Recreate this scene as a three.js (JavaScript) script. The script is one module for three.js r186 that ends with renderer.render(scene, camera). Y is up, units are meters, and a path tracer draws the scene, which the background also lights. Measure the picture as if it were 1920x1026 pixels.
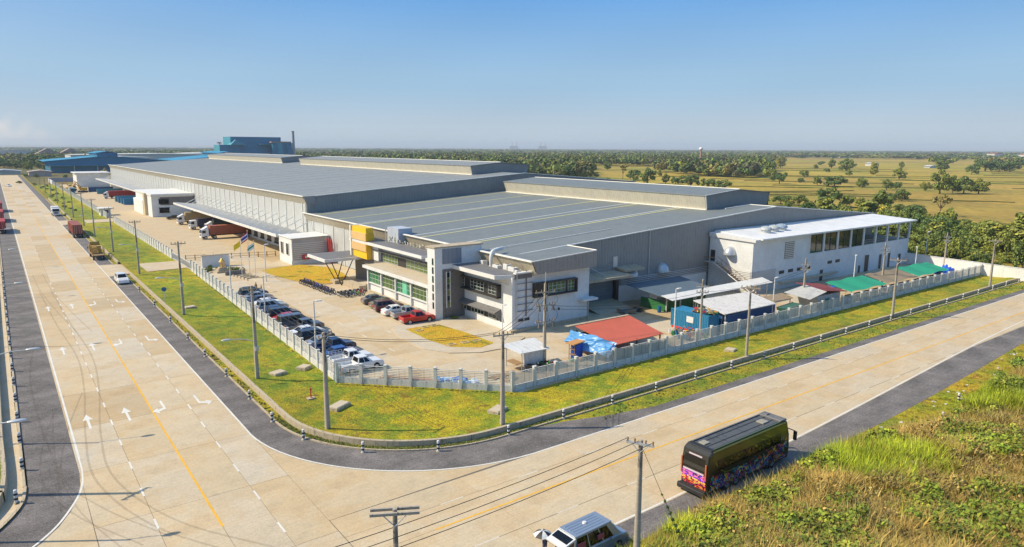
import * as THREE from 'three';
import { mergeGeometries } from 'three/addons/utils/BufferGeometryUtils.js';
import { RoundedBoxGeometry } from 'three/addons/geometries/RoundedBoxGeometry.js';
import { MarchingCubes } from 'three/addons/objects/MarchingCubes.js';

// ---------- camera, sky, sun, exposure ----------
const scene = new THREE.Scene();
const R = THREE.MathUtils.degToRad;
const camera = new THREE.PerspectiveCamera(43.22, 1024 / 547, 0.5, 30000);
camera.position.set(0, 26, 0);
camera.rotation.set(R(-10.33), R(-36.67), R(0.27), 'YXZ');
const renderer = new THREE.WebGLRenderer();
renderer.toneMapping = THREE.LinearToneMapping;
renderer.toneMappingExposure = 1.2;
renderer.shadowMap.enabled = true;
const sunDir = new THREE.Vector3(-0.83 * 0.743, 0.669, -0.56 * 0.743).normalize();
const sun = new THREE.DirectionalLight(0xfff0d6, 4.6);
sun.position.copy(sunDir).multiplyScalar(600).add(new THREE.Vector3(80, 0, -110));
sun.target.position.set(80, 0, -110);
sun.castShadow = true; sun.shadow.mapSize.set(4096, 4096);
Object.assign(sun.shadow.camera, { left: -330, right: 330, top: 330, bottom: -330, near: 10, far: 1500 });
scene.add(sun, sun.target);
{ // clear tropical sky: deep blue above, milky at the horizon, whiter towards the sun
  const W = 2048, H = 1024, d = new Float32Array(W * H * 4), v = new THREE.Vector3();
  const mix = (a, b, t) => a.map((x, i) => x + (b[i] - x) * t);
  for (let j = 0; j < H; j++) for (let i = 0; i < W; i++) {
    const el = ((j + .5) / H - .5) * Math.PI, az = ((i + .5) / W - .5) * 2 * Math.PI;
    v.set(Math.cos(el) * Math.cos(az), Math.sin(el), Math.cos(el) * Math.sin(az));
    const e = Math.max(0, THREE.MathUtils.radToDeg(el));
    const t1 = Math.min(1, e / 5.5), t2 = Math.min(1, Math.max(0, (e - 5.5) / 8)), t3 = Math.min(1, Math.max(0, (e - 12) / 50));
    const s = t => t * t * (3 - 2 * t);
    let c = mix([.50, .575, .63], [.315, .50, .68], s(t1));
    c = mix(c, [.085, .315, .72], t2); c = mix(c, [.085, .26, .62], Math.sqrt(t3)); { const q = 1 + .018 * Math.sin(az * 7 + el * 31) * Math.sin(el * 23 + az * 3) + .012 * Math.sin(az * 19 - el * 47); c = c.map(x => x * q); }
    const g = Math.max(0, v.dot(sunDir)), w = Math.min(1, .62 * g * g * g + .35 * Math.pow(g, 12));
    c = mix(c, [.86, .86, .84], w);
    { // smoke bank low on the left horizon
      const hd = THREE.MathUtils.radToDeg(Math.atan2(v.x, -v.z)), e2 = THREE.MathUtils.radToDeg(el), n = .5 + .25 * Math.sin(hd * 2.1 + e2 * 1.7) + .16 * Math.sin(hd * 5.3 - e2 * 3.1 + 1) + .09 * Math.sin(hd * 11 + e2 * 9);
      const top = 3.4 * Math.exp(-Math.pow((hd + 1.5) / 4.2, 2)) * (.55 + .7 * n); if (e2 > -1 && top > .05) c = mix(c, [.74, .72, .68], .85 * Math.min(1, Math.max(0, (top - e2) / .9)));
    }
    if (el < 0) c = mix(c, [.30, .29, .24], Math.min(1, -el * 6));
    const o = (j * W + i) * 4; d[o] = c[0]; d[o + 1] = c[1]; d[o + 2] = c[2]; d[o + 3] = 1;
  }
  const t = new THREE.DataTexture(d, W, H, THREE.RGBAFormat, THREE.FloatType);
  for (let i = 0; i < d.length; i++) if (i % 4 < 3) d[i] *= .93;
  t.mapping = THREE.EquirectangularReflectionMapping; t.magFilter = THREE.LinearFilter; t.minFilter = THREE.LinearFilter; t.wrapS = THREE.RepeatWrapping; t.needsUpdate = true;
  scene.background = t; scene.environment = t;
}
scene.fog = new THREE.FogExp2(0xc9d6e2, 0.00011);

// ---------- helpers ----------
let seed = 12345;
const rnd = () => { seed |= 0; seed = seed + 0x6D2B79F5 | 0; let t = Math.imul(seed ^ seed >>> 15, 1 | seed); t = t + Math.imul(t ^ t >>> 7, 61 | t) ^ t; return ((t ^ t >>> 14) >>> 0) / 4294967296; };
const rr = (a, b) => a + (b - a) * rnd();
const pick = a => a[Math.floor(rnd() * a.length)];
const ORD = ['first', 'second', 'third', 'fourth', 'fifth', 'sixth', 'seventh', 'eighth', 'ninth', 'tenth', 'eleventh', 'twelfth', 'thirteenth', 'fourteenth', 'fifteenth', 'sixteenth', 'seventeenth', 'eighteenth', 'nineteenth', 'twentieth'];
const TENS = { 2: 'twenty', 3: 'thirty', 4: 'forty', 5: 'fifty', 6: 'sixty', 7: 'seventy' };
const TENTH = { 3: 'thirtieth', 4: 'fortieth', 5: 'fiftieth', 6: 'sixtieth' };
const ord = n => n <= 20 ? ORD[n - 1] : n % 10 ? TENS[Math.floor(n / 10)] + '-' + ORD[n % 10 - 1] : TENTH[n / 10];
const names = {};
const numbered = n => { const k = names[n] = (names[n] ?? -1) + 1; return k ? n + '_' + String(k).padStart(3, '0') : n; };
const M4 = new THREE.Matrix4(), EU = new THREE.Euler(), QU = new THREE.Quaternion();
function tf(g, x = 0, y = 0, z = 0, rx = 0, ry = 0, rz = 0, s = 1) {
  const S = Array.isArray(s) ? new THREE.Vector3(...s) : new THREE.Vector3(s, s, s);
  return g.applyMatrix4(M4.compose(new THREE.Vector3(x, y, z), QU.setFromEuler(EU.set(rx, ry, rz)), S));
}
const bx = (w, h, d, x = 0, y = 0, z = 0, rx = 0, ry = 0, rz = 0) => tf(new THREE.BoxGeometry(w, h, d), x, y, z, rx, ry, rz);
const bb = (x0, x1, y0, y1, z0, z1) => bx(Math.abs(x1 - x0), Math.abs(y1 - y0), Math.abs(z1 - z0), (x0 + x1) / 2, (y0 + y1) / 2, (z0 + z1) / 2);
const rb = (w, h, d, r, x = 0, y = 0, z = 0, rx = 0, ry = 0, rz = 0) => tf(new RoundedBoxGeometry(w, h, d, 2, r), x, y, z, rx, ry, rz);
const cy = (r0, r1, h, n = 12, x = 0, y = 0, z = 0, rx = 0, ry = 0, rz = 0) => tf(new THREE.CylinderGeometry(r1, r0, h, n), x, y, z, rx, ry, rz);
const V = (x, y, z) => new THREE.Vector3(x, y, z);
function bar(a, b, r0, r1 = r0, n = 6) { // tapered rod between two points
  const A = V(...a), B = V(...b), d = B.clone().sub(A), g = new THREE.CylinderGeometry(r1, r0, d.length(), n);
  return g.applyMatrix4(M4.compose(A.add(B).multiplyScalar(.5), QU.setFromUnitVectors(V(0, 1, 0), d.normalize()), V(1, 1, 1)));
}
const tube = (pts, r, seg = 20, n = 6) => new THREE.TubeGeometry(new THREE.CatmullRomCurve3(pts.map(p => V(...p))), seg, r, n);
function uvm(g) { // uv in metres from position along the face's main direction
  const p = g.attributes.position, n = g.attributes.normal, uv = new Float32Array(p.count * 2);
  for (let i = 0; i < p.count; i++) {
    const ax = Math.abs(n.getX(i)), ay = Math.abs(n.getY(i)), az = Math.abs(n.getZ(i));
    if (ay >= ax && ay >= az) { uv[2 * i] = p.getX(i); uv[2 * i + 1] = p.getZ(i); }
    else if (ax >= az) { uv[2 * i] = p.getZ(i); uv[2 * i + 1] = p.getY(i); }
    else { uv[2 * i] = p.getX(i); uv[2 * i + 1] = p.getY(i); }
  }
  g.setAttribute('uv', new THREE.BufferAttribute(uv, 2)); return g;
}
function join(gs, keepUv) {
  gs = [gs].flat(9).map(g => {
    g = g.index ? g.toNonIndexed() : g;
    if (!g.attributes.normal) g.computeVertexNormals();
    for (const k of Object.keys(g.attributes)) if (!['position', 'normal', 'uv', 'color'].includes(k)) g.deleteAttribute(k);
    if (!keepUv || !g.attributes.uv) uvm(g);
    return g;
  });
  return gs.length === 1 ? gs[0] : mergeGeometries(gs);
}
function add(name, gs, mat, parent, keepUv) { // a part: one named mesh
  const o = new THREE.Mesh(join(gs, keepUv), mat); o.name = name; o.castShadow = o.receiveShadow = true; parent.add(o); return o;
}
function tag(o, label, category, group) { o.userData.label = label; o.userData.category = category; if (group) o.userData.group = group; return o; }
function thing(name, label, category, pos = [0, 0, 0], turn = 0, group) {
  const o = new THREE.Group(); o.name = numbered(name); scene.add(o); o.position.set(...pos); o.rotation.y = turn; return tag(o, label, category, group);
}
function copy(src, label, pos, turn = 0, group, scale) {
  const o = src.clone(); o.name = numbered(src.name.replace(/_\d{3}$/, '')); scene.add(o); o.position.set(...pos); o.rotation.y = turn; if (scale) o.scale.setScalar(scale);
  o.userData = { ...src.userData, label }; if (group) o.userData.group = group; return o;
}
function solo(name, gs, mat, label, category, group, keepUv) { return tag(add(numbered(name), gs, mat, scene, keepUv), label, category, group); }
function struct(name, gs, mat, keepUv) { const o = add(numbered(name), gs, mat, scene, keepUv); o.userData.kind = 'structure'; return o; }
function sgroup(name) { const o = new THREE.Group(); o.name = numbered(name); o.userData.kind = 'structure'; scene.add(o); return o; }
function poly(pts, y, y0) { // horizontal polygon [[x,z]...]; with y0, a slab with sides
  const s = new THREE.Shape(pts.map(p => new THREE.Vector2(p[0], -p[1])));
  const g = y0 === undefined ? new THREE.ShapeGeometry(s, 1) : new THREE.ExtrudeGeometry(s, { depth: y - y0, bevelEnabled: false, curveSegments: 1 });
  return tf(g, 0, y0 === undefined ? y : y0, 0, -Math.PI / 2);
}
function strip(A, B) { // surface between two equally long lines of points
  const p = [];
  for (let i = 0; i < A.length - 1; i++) p.push(...A[i], ...A[i + 1], ...B[i], ...B[i], ...A[i + 1], ...B[i + 1]);
  const g = new THREE.BufferGeometry(); g.setAttribute('position', new THREE.Float32BufferAttribute(p, 3)); g.computeVertexNormals();
  const n = g.attributes.normal; let s = 0; for (let i = 0; i < n.count; i++) s += n.getY(i);
  if (s < -1e-3 * n.count) { for (let i = 0; i < p.length; i += 9) for (let c = 0; c < 3; c++) { const t = p[i + 3 + c]; p[i + 3 + c] = p[i + 6 + c]; p[i + 6 + c] = t; } g.setAttribute('position', new THREE.Float32BufferAttribute(p, 3)); g.computeVertexNormals(); }
  return g;
}
const lift = (path, y) => path.map(p => [p[0], y, p[1]]);
function clip(pts, planes) { // keep the side a*x+b*z>=c of each plane
  for (const [a, b, c] of planes) {
    const o = [];
    for (let i = 0; i < pts.length; i++) {
      const P = pts[i], Q = pts[(i + 1) % pts.length], p = a * P[0] + b * P[1] - c, q = a * Q[0] + b * Q[1] - c;
      if (p >= 0) o.push(P);
      if (p * q < 0) { const t = p / (p - q); o.push([P[0] + (Q[0] - P[0]) * t, P[1] + (Q[1] - P[1]) * t]); }
    }
    pts = o; if (pts.length < 3) return null;
  }
  return pts;
}
// ---------- procedural textures ----------
function lattice(n, s) { const a = new Float32Array(n * n); let q = s * 7919 + 13; for (let i = 0; i < n * n; i++) { q = Math.imul(q ^ q >>> 15, 0x2c1b3c6d) + 0x9E3779B9 | 0; let t = Math.imul(q ^ q >>> 13, 0x297a2d39); a[i] = ((t ^ t >>> 16) >>> 0) / 4294967296; } return a; }
function noise(size, cells, s, cellsY = cells) { // tileable value noise
  const L = lattice(Math.max(cells, cellsY), s), N = Math.max(cells, cellsY), o = new Float32Array(size * size), f = t => t * t * (3 - 2 * t);
  for (let y = 0; y < size; y++) { const v = y / size * cellsY, y0 = Math.floor(v), fy = f(v - y0), r0 = (y0 % cellsY) * N, r1 = ((y0 + 1) % cellsY) * N;
    for (let x = 0; x < size; x++) { const u = x / size * cells, x0 = Math.floor(u), fx = f(u - x0), a = x0 % cells, b = (x0 + 1) % cells;
      const p = L[r0 + a], q = L[r0 + b], r = L[r1 + a], t = L[r1 + b]; o[y * size + x] = (p + (q - p) * fx) * (1 - fy) + (r + (t - r) * fx) * fy; } }
  return o;
}
function fbm(size, cells, oct, s, gain = .55) { const o = new Float32Array(size * size); let a = 1, w = 0; for (let k = 0; k < oct; k++) { const n = noise(size, Math.min(size, cells << k), s + k * 31); for (let i = 0; i < o.length; i++) o[i] += n[i] * a; w += a; a *= gain; } for (let i = 0; i < o.length; i++) o[i] /= w; return o; }
function tex(size, metres, fn, srgb = true) { // fn(i,x,y) -> [r,g,b] in 0..1 (srgb) or a height
  const d = new Uint8Array(size * size * 4);
  for (let i = 0; i < size * size; i++) { let c = fn(i, i % size, Math.floor(i / size)); if (!Array.isArray(c)) c = [c, c, c]; d[4 * i] = Math.max(0, Math.min(255, c[0] * 255)); d[4 * i + 1] = Math.max(0, Math.min(255, c[1] * 255)); d[4 * i + 2] = Math.max(0, Math.min(255, c[2] * 255)); d[4 * i + 3] = 255; }
  const t = new THREE.DataTexture(d, size, size); t.wrapS = t.wrapT = THREE.RepeatWrapping; t.magFilter = THREE.LinearFilter; t.minFilter = THREE.LinearMipmapLinearFilter; t.generateMipmaps = true; if (srgb) t.colorSpace = THREE.SRGBColorSpace;
  t.repeat.set(1 / metres, 1 / metres); t.needsUpdate = true; return t;
}
const lerp = (a, b, t) => a + (b - a) * t, l3 = (a, b, t) => [lerp(a[0], b[0], t), lerp(a[1], b[1], t), lerp(a[2], b[2], t)], sm = (a, b, x) => { x = Math.min(1, Math.max(0, (x - a) / (b - a))); return x * x * (3 - 2 * x); };
const mat = (rgb, rough = .8, o = {}) => { const m = new THREE.MeshStandardMaterial({ roughness: rough, side: THREE.DoubleSide, ...o }); if (Array.isArray(rgb)) m.color.setRGB(...rgb); else m.color.set(rgb); return m; };
const S = 512, n4 = fbm(S, 4, 6, 3), n8 = fbm(S, 8, 6, 11), n16 = fbm(S, 16, 5, 23), nf = noise(S, 256, 77), nf2 = noise(S, 128, 91), nst = (() => { const a = noise(S, 6, 51, 90), b = noise(S, 14, 52, 200); return a.map((v, i) => .6 * v + .4 * b[i]); })();
// concrete paving: tan, blotched, brushed across, with darker wheel grime
const concT = tex(S, 11, (i, x, y) => { const st = sm(.5, .85, n8[i]), g = .95 + .08 * (nf2[i] - .5) + .05 * (nst[i] - .5) - .04 * st + .07 * (n4[i] - .5); const tan = l3([.98, .95, .90], [.975, .92, .835], sm(.42, .62, n4[(i + 40960) % (S * S)])); return tan.map(c => c * g); });
const concB = tex(S, 11, i => .5 + .3 * (nf[i] - .5) + .2 * (n16[i] - .5), false);
const asphT = tex(S, 9, (i) => { const g = .82 + .34 * (nf[i] - .5) + .2 * (nf2[i] - .5) + .5 * (n4[i] - .5) + .14 * (nst[i] - .5); return [g, g * .985, g * .96].map(c => c * .95); });
const asphB = tex(S, 3, i => nf[i], false);
// plain weathering for walls, metal and concrete pieces
const wallT = tex(S, 14, (i) => { const g = .93 + .10 * (n8[i] - .5) + .07 * (nf2[i] - .5); return [g, g, g * .99]; });
const streakN = (() => { const a = noise(S, 200, 41, 3), b = noise(S, 60, 42, 5), c = noise(S, 24, 44, 24); return a.map((v, i) => .4 * v + .3 * b[i] + .3 * c[i]); })();
const streakT = tex(S, 8, (i) => { const g = .92 - .26 * sm(.55, .8, streakN[i]) + .1 * (nf2[i] - .5); return [g, g * .985, g * .96]; });
const corr = (metres, ribs, axisY) => tex(256, metres, (i, x, y) => { const k = (axisY ? y : x) / 256 * ribs % 1; return k < .22 ? 1 : k < .3 ? 1 - (k - .22) / .08 : k > .92 ? (k - .92) / .08 : 0; }, false);
const sheetT = (axisY) => tex(S, 12, (i, x, y) => { const a = axisY ? y : x, k = a / S * 16 % 1, s2 = streakN[axisY ? (x % S) * S + y : i]; const g = .95 + .09 * (n8[i] - .5) + .05 * (nf2[i] - .5) - (k < .10 ? .08 : k > .9 ? -.02 : 0) - .08 * sm(.52, .8, s2); return [g, g, g]; });
const sheetV = sheetT(false), sheetRoof = sheetT(true);
// grass: tufts of green and straw
const grassN = n4.map((v, i) => .45 * v + .25 * n16[i] + .3 * nf2[i]);
const lawnT = tex(S, 13, (i) => { const a = sm(.34, .62, n8[i] * .6 + n4[(i + 91 * S) % (S * S)] * .4), g = .94 + .5 * (nf[i] - .5) + .4 * (nf2[i] - .5) + .3 * (n16[i] - .5); let c = l3([.62, .70, .12], [.86, .78, .16], a); c = l3(c, [.68, .56, .26], sm(.62, .78, n16[(i + 777) % (S * S)] * .6 + n4[i] * .4)); return c.map(q => q * g); });
const dryT = tex(S, 11, (i) => { const g = .85 + .45 * (nf[i] - .5) + .3 * (nf2[i] - .5); let c = l3([.84, .74, .14], [.88, .71, .18], sm(.35, .65, n8[i])); c = l3(c, [.60, .58, .14], sm(.6, .75, n4[i])); return c.map(q => q * g); });
const lawnB = tex(S, 5, i => .5 * nf[i] + .5 * nf2[i], false);
const M = {
  conc: [[.60, .515, .365], [.625, .545, .40], [.58, .49, .34], [.605, .54, .42], [.61, .565, .47], [.54, .45, .305], [.63, .57, .455]].map(c => mat(c, .85, { map: concT, bumpMap: concB, bumpScale: .006 })),
  joint: mat([.17, .145, .11], .95),
  asph: mat([.262, .244, .236], .92, { map: asphT, bumpMap: asphB, bumpScale: .012 }),
  white: mat([.78, .78, .76], .7, { map: wallT }), paintW: mat([.76, .74, .67], .7, { map: wallT }), paintF: mat([.68, .62, .50], .8, { map: wallT }), paintO: mat([.85, .46, .03], .7, { map: wallT }),
  mull: mat([.50, .52, .50], .6), wallW: mat([.80, .81, .80], .75, { map: wallT }), fence: mat([.74, .76, .75], .7, { map: streakT }),
  sheetG: mat([.56, .58, .57], .45, { map: sheetV, bumpMap: corr(12, 16, false), bumpScale: .03 }),
  roofA: mat([.195, .218, .212], .6, { map: sheetRoof, bumpMap: corr(12, 16, true), bumpScale: .035 }),
  roofB: mat([.262, .28, .272], .6, { map: sheetRoof, bumpMap: corr(12, 16, true), bumpScale: .035 }),
  gable: mat([.31, .30, .275], .5, { map: sheetV, bumpMap: corr(12, 32, false), bumpScale: .03 }),
  cream: mat([.62, .58, .46], .55, { map: sheetV }), fascia: mat([.50, .46, .36], .5, { map: streakT }), trim: mat([.82, .80, .72], .5),
  sky1: mat([.56, .52, .22], .5), lineW: mat([.74, .73, .66], .5),
  grey: mat([.20, .20, .205], .6, { map: streakT }), dark: mat([.035, .032, .03], .5), steel: mat([.40, .41, .42], .4, { metalness: .6 }), galv: mat([.55, .57, .58], .4, { metalness: .5 }),
  poleC: mat([.47, .43, .36], .85, { map: streakT }), wood: mat([.30, .19, .09], .8), glass: new THREE.MeshPhysicalMaterial({ color: 0x0c1414, roughness: .06, metalness: 0, specularIntensity: 1, side: THREE.DoubleSide }),
  black: mat([.02, .02, .02], .6), rubber: mat([.022, .022, .024], .85), rim: mat([.45, .46, .47], .35, { metalness: .7 }),
  lawn: mat([.84, .87, .84], .95, { map: lawnT, bumpMap: lawnB, bumpScale: .06, vertexColors: true }), dry: mat([.98, .92, .6], .95, { map: dryT, bumpMap: lawnB, bumpScale: .05 }),
  kerb: mat([.54, .465, .335], .9, { map: streakT }), wire: mat([.03, .03, .03], .6), red: mat([.52, .03, .02], .5), yellow: mat([.80, .50, .01], .55), blue: mat([.01, .17, .42], .5, { map: streakT }),
};
// ---------- ground ----------
function vcol(g, fn) { const p = g.attributes.position, c = new Float32Array(p.count * 3); for (let i = 0; i < p.count; i++) c.set(fn(p.getX(i), p.getY(i), p.getZ(i)), 3 * i); g.setAttribute('color', new THREE.BufferAttribute(c, 3)); return g; }
{ // one sheet to the horizon: rough grass and stubble
  const g = new THREE.PlaneGeometry(24000, 24000, 60, 60).rotateX(-Math.PI / 2).translate(0, -.12, 0);
  const t = tex(1024, 600, (i, x, y) => { const k = (Math.floor(y / 2) % S) * S + Math.floor(x / 2) % S, a = n8[k], b = n16[k]; let c = l3([.42, .42, .14], [.62, .52, .24], sm(.35, .65, a)); const q = .85 + .5 * (b - .5); return c.map(v => v * q); });
  struct('ground', g, mat([.8, .78, .66], .95, { map: t }));
}
{ // rice fields after harvest: a patchwork of plots behind low banks
  const t = (() => { const Z = 2048, m = 1700, cellsX = 46, cellsY = 17, D = lattice(64, 5), E2 = lattice(64, 9), big = fbm(S, 6, 5, 61);
    return tex(Z, m, (i, x, y) => { const j = Math.floor(y / Z * cellsY + .6 * Math.sin(x / Z * 13)), ox = D[j & 63] * 9, ii = Math.floor(x / Z * cellsX * (.6 + E2[j & 63]) + ox + .25 * Math.sin(y / 60)); const r = D[(ii * 7 + j * 13) & 4095], q = E2[(ii * 5 + j * 29) & 4095];
      const k = (Math.floor(y / 4) % S) * S + Math.floor(x / 4) % S, fn = nf[(y % S) * S + x % S]; let c = l3([.78, .71, .25], [.70, .61, .23], r); c = l3(c, [.60, .62, .16], sm(.6, .95, q) * .8); c = l3(c, [.74, .60, .30], sm(.55, .75, big[k]) * .6); const g = .86 + .22 * (fn - .5) + .2 * (r - .5) + .25 * (n16[k] - .5); return c.map(v => v * g); }); })();
  const f = struct('rice_field', poly([[176, -30], [2600, -30], [2600, -900], [900, -1700], [430, -900], [176, -500]], -.04), mat([.93, .88, .60], .95, { map: t }));
  // grassy banks between plots
  const bankM = mat([.13, .14, .03], .95, { map: lawnT });
  const banks = []; for (let k = 0; k < 46; k++) { const x = 215 + Math.pow(rnd(), 1.3) * 950, z = -60 - rnd() * Math.min(620, (x - 120) * 1.1), along = rnd() < .72, L = rr(50, 190), w = rr(.6, 1.6); const a = along ? .65 + rr(-.08, .08) : -.9 + rr(-.1, .1); const dx = Math.sin(a), dz = along ? Math.cos(a) : -Math.cos(a) * .6; const A = [], B = []; for (let q = 0; q <= 14; q++) { const s = (q / 14 - .5) * L, wob = Math.sin(q * 1.3 + k) * 1.2, ww = w * rr(.7, 1.3); A.push([x + dx * s - dz * ww + wob, .02, z + dz * s + dx * ww]); B.push([x + dx * s + dz * ww + wob, .02, z + dz * s - dx * ww]); } const C = A.map((p, q) => [(p[0] + B[q][0]) / 2, rr(.3, .6), (p[2] + B[q][2]) / 2]); banks.push(strip(A, C), strip(C, B)); }
  for (const b of banks) add('grass_bank', b, bankM, f);
}
// ---------- road corner lines: kerb, wall and edge line turn about one centre ----------
const CX = 35, CZ = -63.5, FAR = -760, END = 172;
function turn(r0, r1, n = 22, fx = FAR, ex = END, cuts = []) { // from the far left road, round the corner, to the right end
  const p = []; for (const z of [fx, -620, -480, -400, -340, -289, -272, -240, -210, -186, -175, -158, -140, -120, -105, -92, -80, -70]) if (z >= fx) p.push([CX - r0, z]);
  for (let i = 0; i <= n; i++) { const t = i / n, a = Math.PI + t * Math.PI / 2, r = lerp(r0, r1, t); p.push([CX + Math.cos(a) * r, CZ - Math.sin(a) * r]); }
  for (const x of [38, 42, 46, 52, 60, 70, 82, 95, 110, 125, 140, 155, ex]) p.push([x, CZ + r1]);
  return p;
}
const edgeL = turn(18.65, 19.9), kerbL = turn(15.75, 15.4), wallL = turn(14.85, 14.6), wallIn = turn(14.5, 14.25);
{ // asphalt shoulder inside the corner; grass verge where it narrows on the right
  const outer = kerbL.map((p, i) => { const e = edgeL[i]; if (p[0] <= 38 || i < 40) return p; const t = sm(38, 52, p[0]); return [p[0], lerp(p[1], -45.1, t)]; });
  struct('shoulder', strip(lift(edgeL, -.004), lift(outer.map(p => p), -.004)), M.asph);
  const vg = strip(lift(outer, -.012), lift(wallL, -.02)); vcol(vg, (x, y, z) => { const d = .6 + .5 * n8[(Math.floor(Math.abs(x) * 9) % S) * S + Math.floor(Math.abs(z) * 9) % S]; return [d * .66, d * .66, d * .42]; });
  struct('verge', vg, M.lawn);
}
{ // concrete kerb (with gaps at the driveways) and the low retaining wall
  const gaps = [[-175, -158], [-289, -272]], inGap = (a, b) => gaps.some(g => a[0] < 21.5 && a[1] >= g[0] - .1 && b[1] <= g[1] + .1);
  const k = sgroup('kerb'), w = thing('retaining_wall', 'low tan concrete retaining wall curving round the lawn corner', 'wall');
  const run = (L, t, y0, y1, parent, nm, m) => { for (let i = 0; i < L.length - 1; i++) { if (inGap(L[i], L[i + 1])) continue; let a = L[i], b = L[i + 1]; const n = Math.max(1, Math.round(Math.hypot(b[0] - a[0], b[1] - a[1]) / 12)); for (let q = 0; q < n; q++) { const A = [lerp(a[0], b[0], q / n), lerp(a[1], b[1], q / n)], B = [lerp(a[0], b[0], (q + 1) / n), lerp(a[1], b[1], (q + 1) / n)], l = Math.hypot(B[0] - A[0], B[1] - A[1]); if (A[1] < -420) continue; add(nm, bx(l - .012, y1 - y0, t, (A[0] + B[0]) / 2, (y0 + y1) / 2, (A[1] + B[1]) / 2, 0, -Math.atan2(B[1] - A[1], B[0] - A[0]), 0), m, parent); } } };
  run(kerbL, .16, -.1, .12, k, 'kerb_stone', M.kerb); run(turn(14.67, 14.42), .32, -.3, .52, w, 'wall_section', M.kerb);
}
// lawn behind the wall: banked against it, then level up to the fence
const fenceIn = turn(14.5 - 2.6, 14.25 - 2.6);
const lawnCol = (x, y, z) => { const u = n4[(Math.floor(Math.abs(x) * 5) % S) * S + Math.floor(Math.abs(z) * 5) % S], w = n8[(Math.floor(Math.abs(z) * 4) % S) * S + Math.floor(Math.abs(x) * 4) % S]; const a = sm(.35, .65, u), g = .72 + .5 * (w - .4); return l3([.62, .71, .13], [.92, .85, .17], a).map(c => c * g); };
{
  const bands = [[14.5, .46], [13.4, .40], [12.2, .2], [10.8, .05], [9.4, .02], [8.2, .02], [7.2, .02], [6, .02], [3.1, .02]];
  const gs = []; const dens = L => { const o = []; for (let i = 0; i < L.length - 1; i++) { const n = Math.max(1, Math.ceil(Math.hypot(L[i + 1][0] - L[i][0], L[i + 1][1] - L[i][1]) / 4)); for (let q = 0; q < n; q++) o.push([lerp(L[i][0], L[i + 1][0], q / n), lerp(L[i][1], L[i + 1][1], q / n)]); } o.push(L[L.length - 1]); return o; };
  const lines = bands.map(([r, y]) => { const L = turn(r, r - .25, 22, -560, 166); return L.map(p => [p[0], y, p[1]]); });
  // subdivide by index so that all lines keep matching points
  const sub = lines.map(L => { const o = []; for (let i = 0; i < L.length - 1; i++) { const n = Math.max(1, Math.ceil(Math.hypot(lines[0][i + 1][0] - lines[0][i][0], lines[0][i + 1][2] - lines[0][i][2]) / 2.2)); for (let q = 0; q < n; q++) o.push(L[i].map((v, c) => lerp(v, L[i + 1][c], q / n))); } o.push(L[L.length - 1]); return o; });
  for (let k = 0; k < sub.length - 1; k++) gs.push(strip(sub[k], sub[k + 1]));
  // level fill under the corner up to the chamfered fence
  const fill = []; for (let x = 24; x < 46; x += 2) for (let z = -76; z < -55; z += 2) { const q = clip([[x, z], [x + 2, z], [x + 2, z + 2], [x, z + 2]], [[-.7071, .7071, -.7071 * 43.5 - .7071 * 56.9 + .45]]); if (q && Math.hypot(x - 35, z + 63.5) < 24) fill.push(poly(q, .012)); }
  const g = join([gs, fill].flat()); vcol(g, lawnCol);
  struct('lawn', g, M.lawn);
}
// ---------- concrete roads laid in slabs ----------
function slab(pts, parent, y = 0, k) { const m = M.conc[k ?? Math.floor(rnd() * 7)]; return add('slab', poly(pts, y, y - .03), m, parent); }
const inset = (x0, x1, z0, z1, g = .015) => [[x0 + g, z0 + g], [x1 - g, z0 + g], [x1 - g, z1 - g], [x0 + g, z1 - g]];
const LX = [3.05, 6.6, 10.25, 13.5, 16.5];
const roadL = sgroup('road');
{
  add('road_bed', bb(2.9, 16.4, -.5, -.022, FAR, -63.5), M.joint, roadL);
  add('road_bed', poly([[-30, -30], [-30, -47], [-6, -47.5], [-.5, -51.6], [2.9, -59], [2.9, -63.5], [16.4, -63.5], [16.4, -20], [-30, -20]], -.022), M.joint, roadL);
  for (let k = 0; k < 48; k++) { const z1 = -62.4 - k * 10.6, z0 = z1 - 10.6; for (let c = 0; c < 4; c++) slab(inset(LX[c], LX[c + 1], z0, z1), roadL, 0, k % 7 === 3 && c === 2 ? 4 : undefined); }
  const far = []; for (let c = 0; c < 4; c++) far.push(poly(inset(LX[c], LX[c + 1], FAR, -62.4 - 48 * 10.6), 0)); const fs = add('slab', far, M.conc[1], roadL); 
  for (let k = 0; k < 4; k++) for (let c = 0; c < 4; c++) slab(inset(LX[c], LX[c + 1], -62.4 + k * 10.2, -62.4 + (k + 1) * 10.2), roadL, 0, [1, 4, 0, 3][(k + c * 3) % 4]);
  // flare on the left where the road turns off
  const cur = []; for (let i = 0; i <= 10; i++) { const a = i / 10; cur.push([lerp(3.05, -9, a * a), lerp(-62.4, -48, Math.sin(a * Math.PI / 2))]); }
  slab([...cur, [3.0, -48]], roadL, 0, 1); slab([[-20, -47.96], [3.0, -47.96], [3.0, -24], [-20, -24]], roadL, 0, 2);
}
const roadR = sgroup('road');
const nearEdge = x => x < 30 ? -31.2 : lerp(-31.2, -36.1, sm(28, 140, x));
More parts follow.
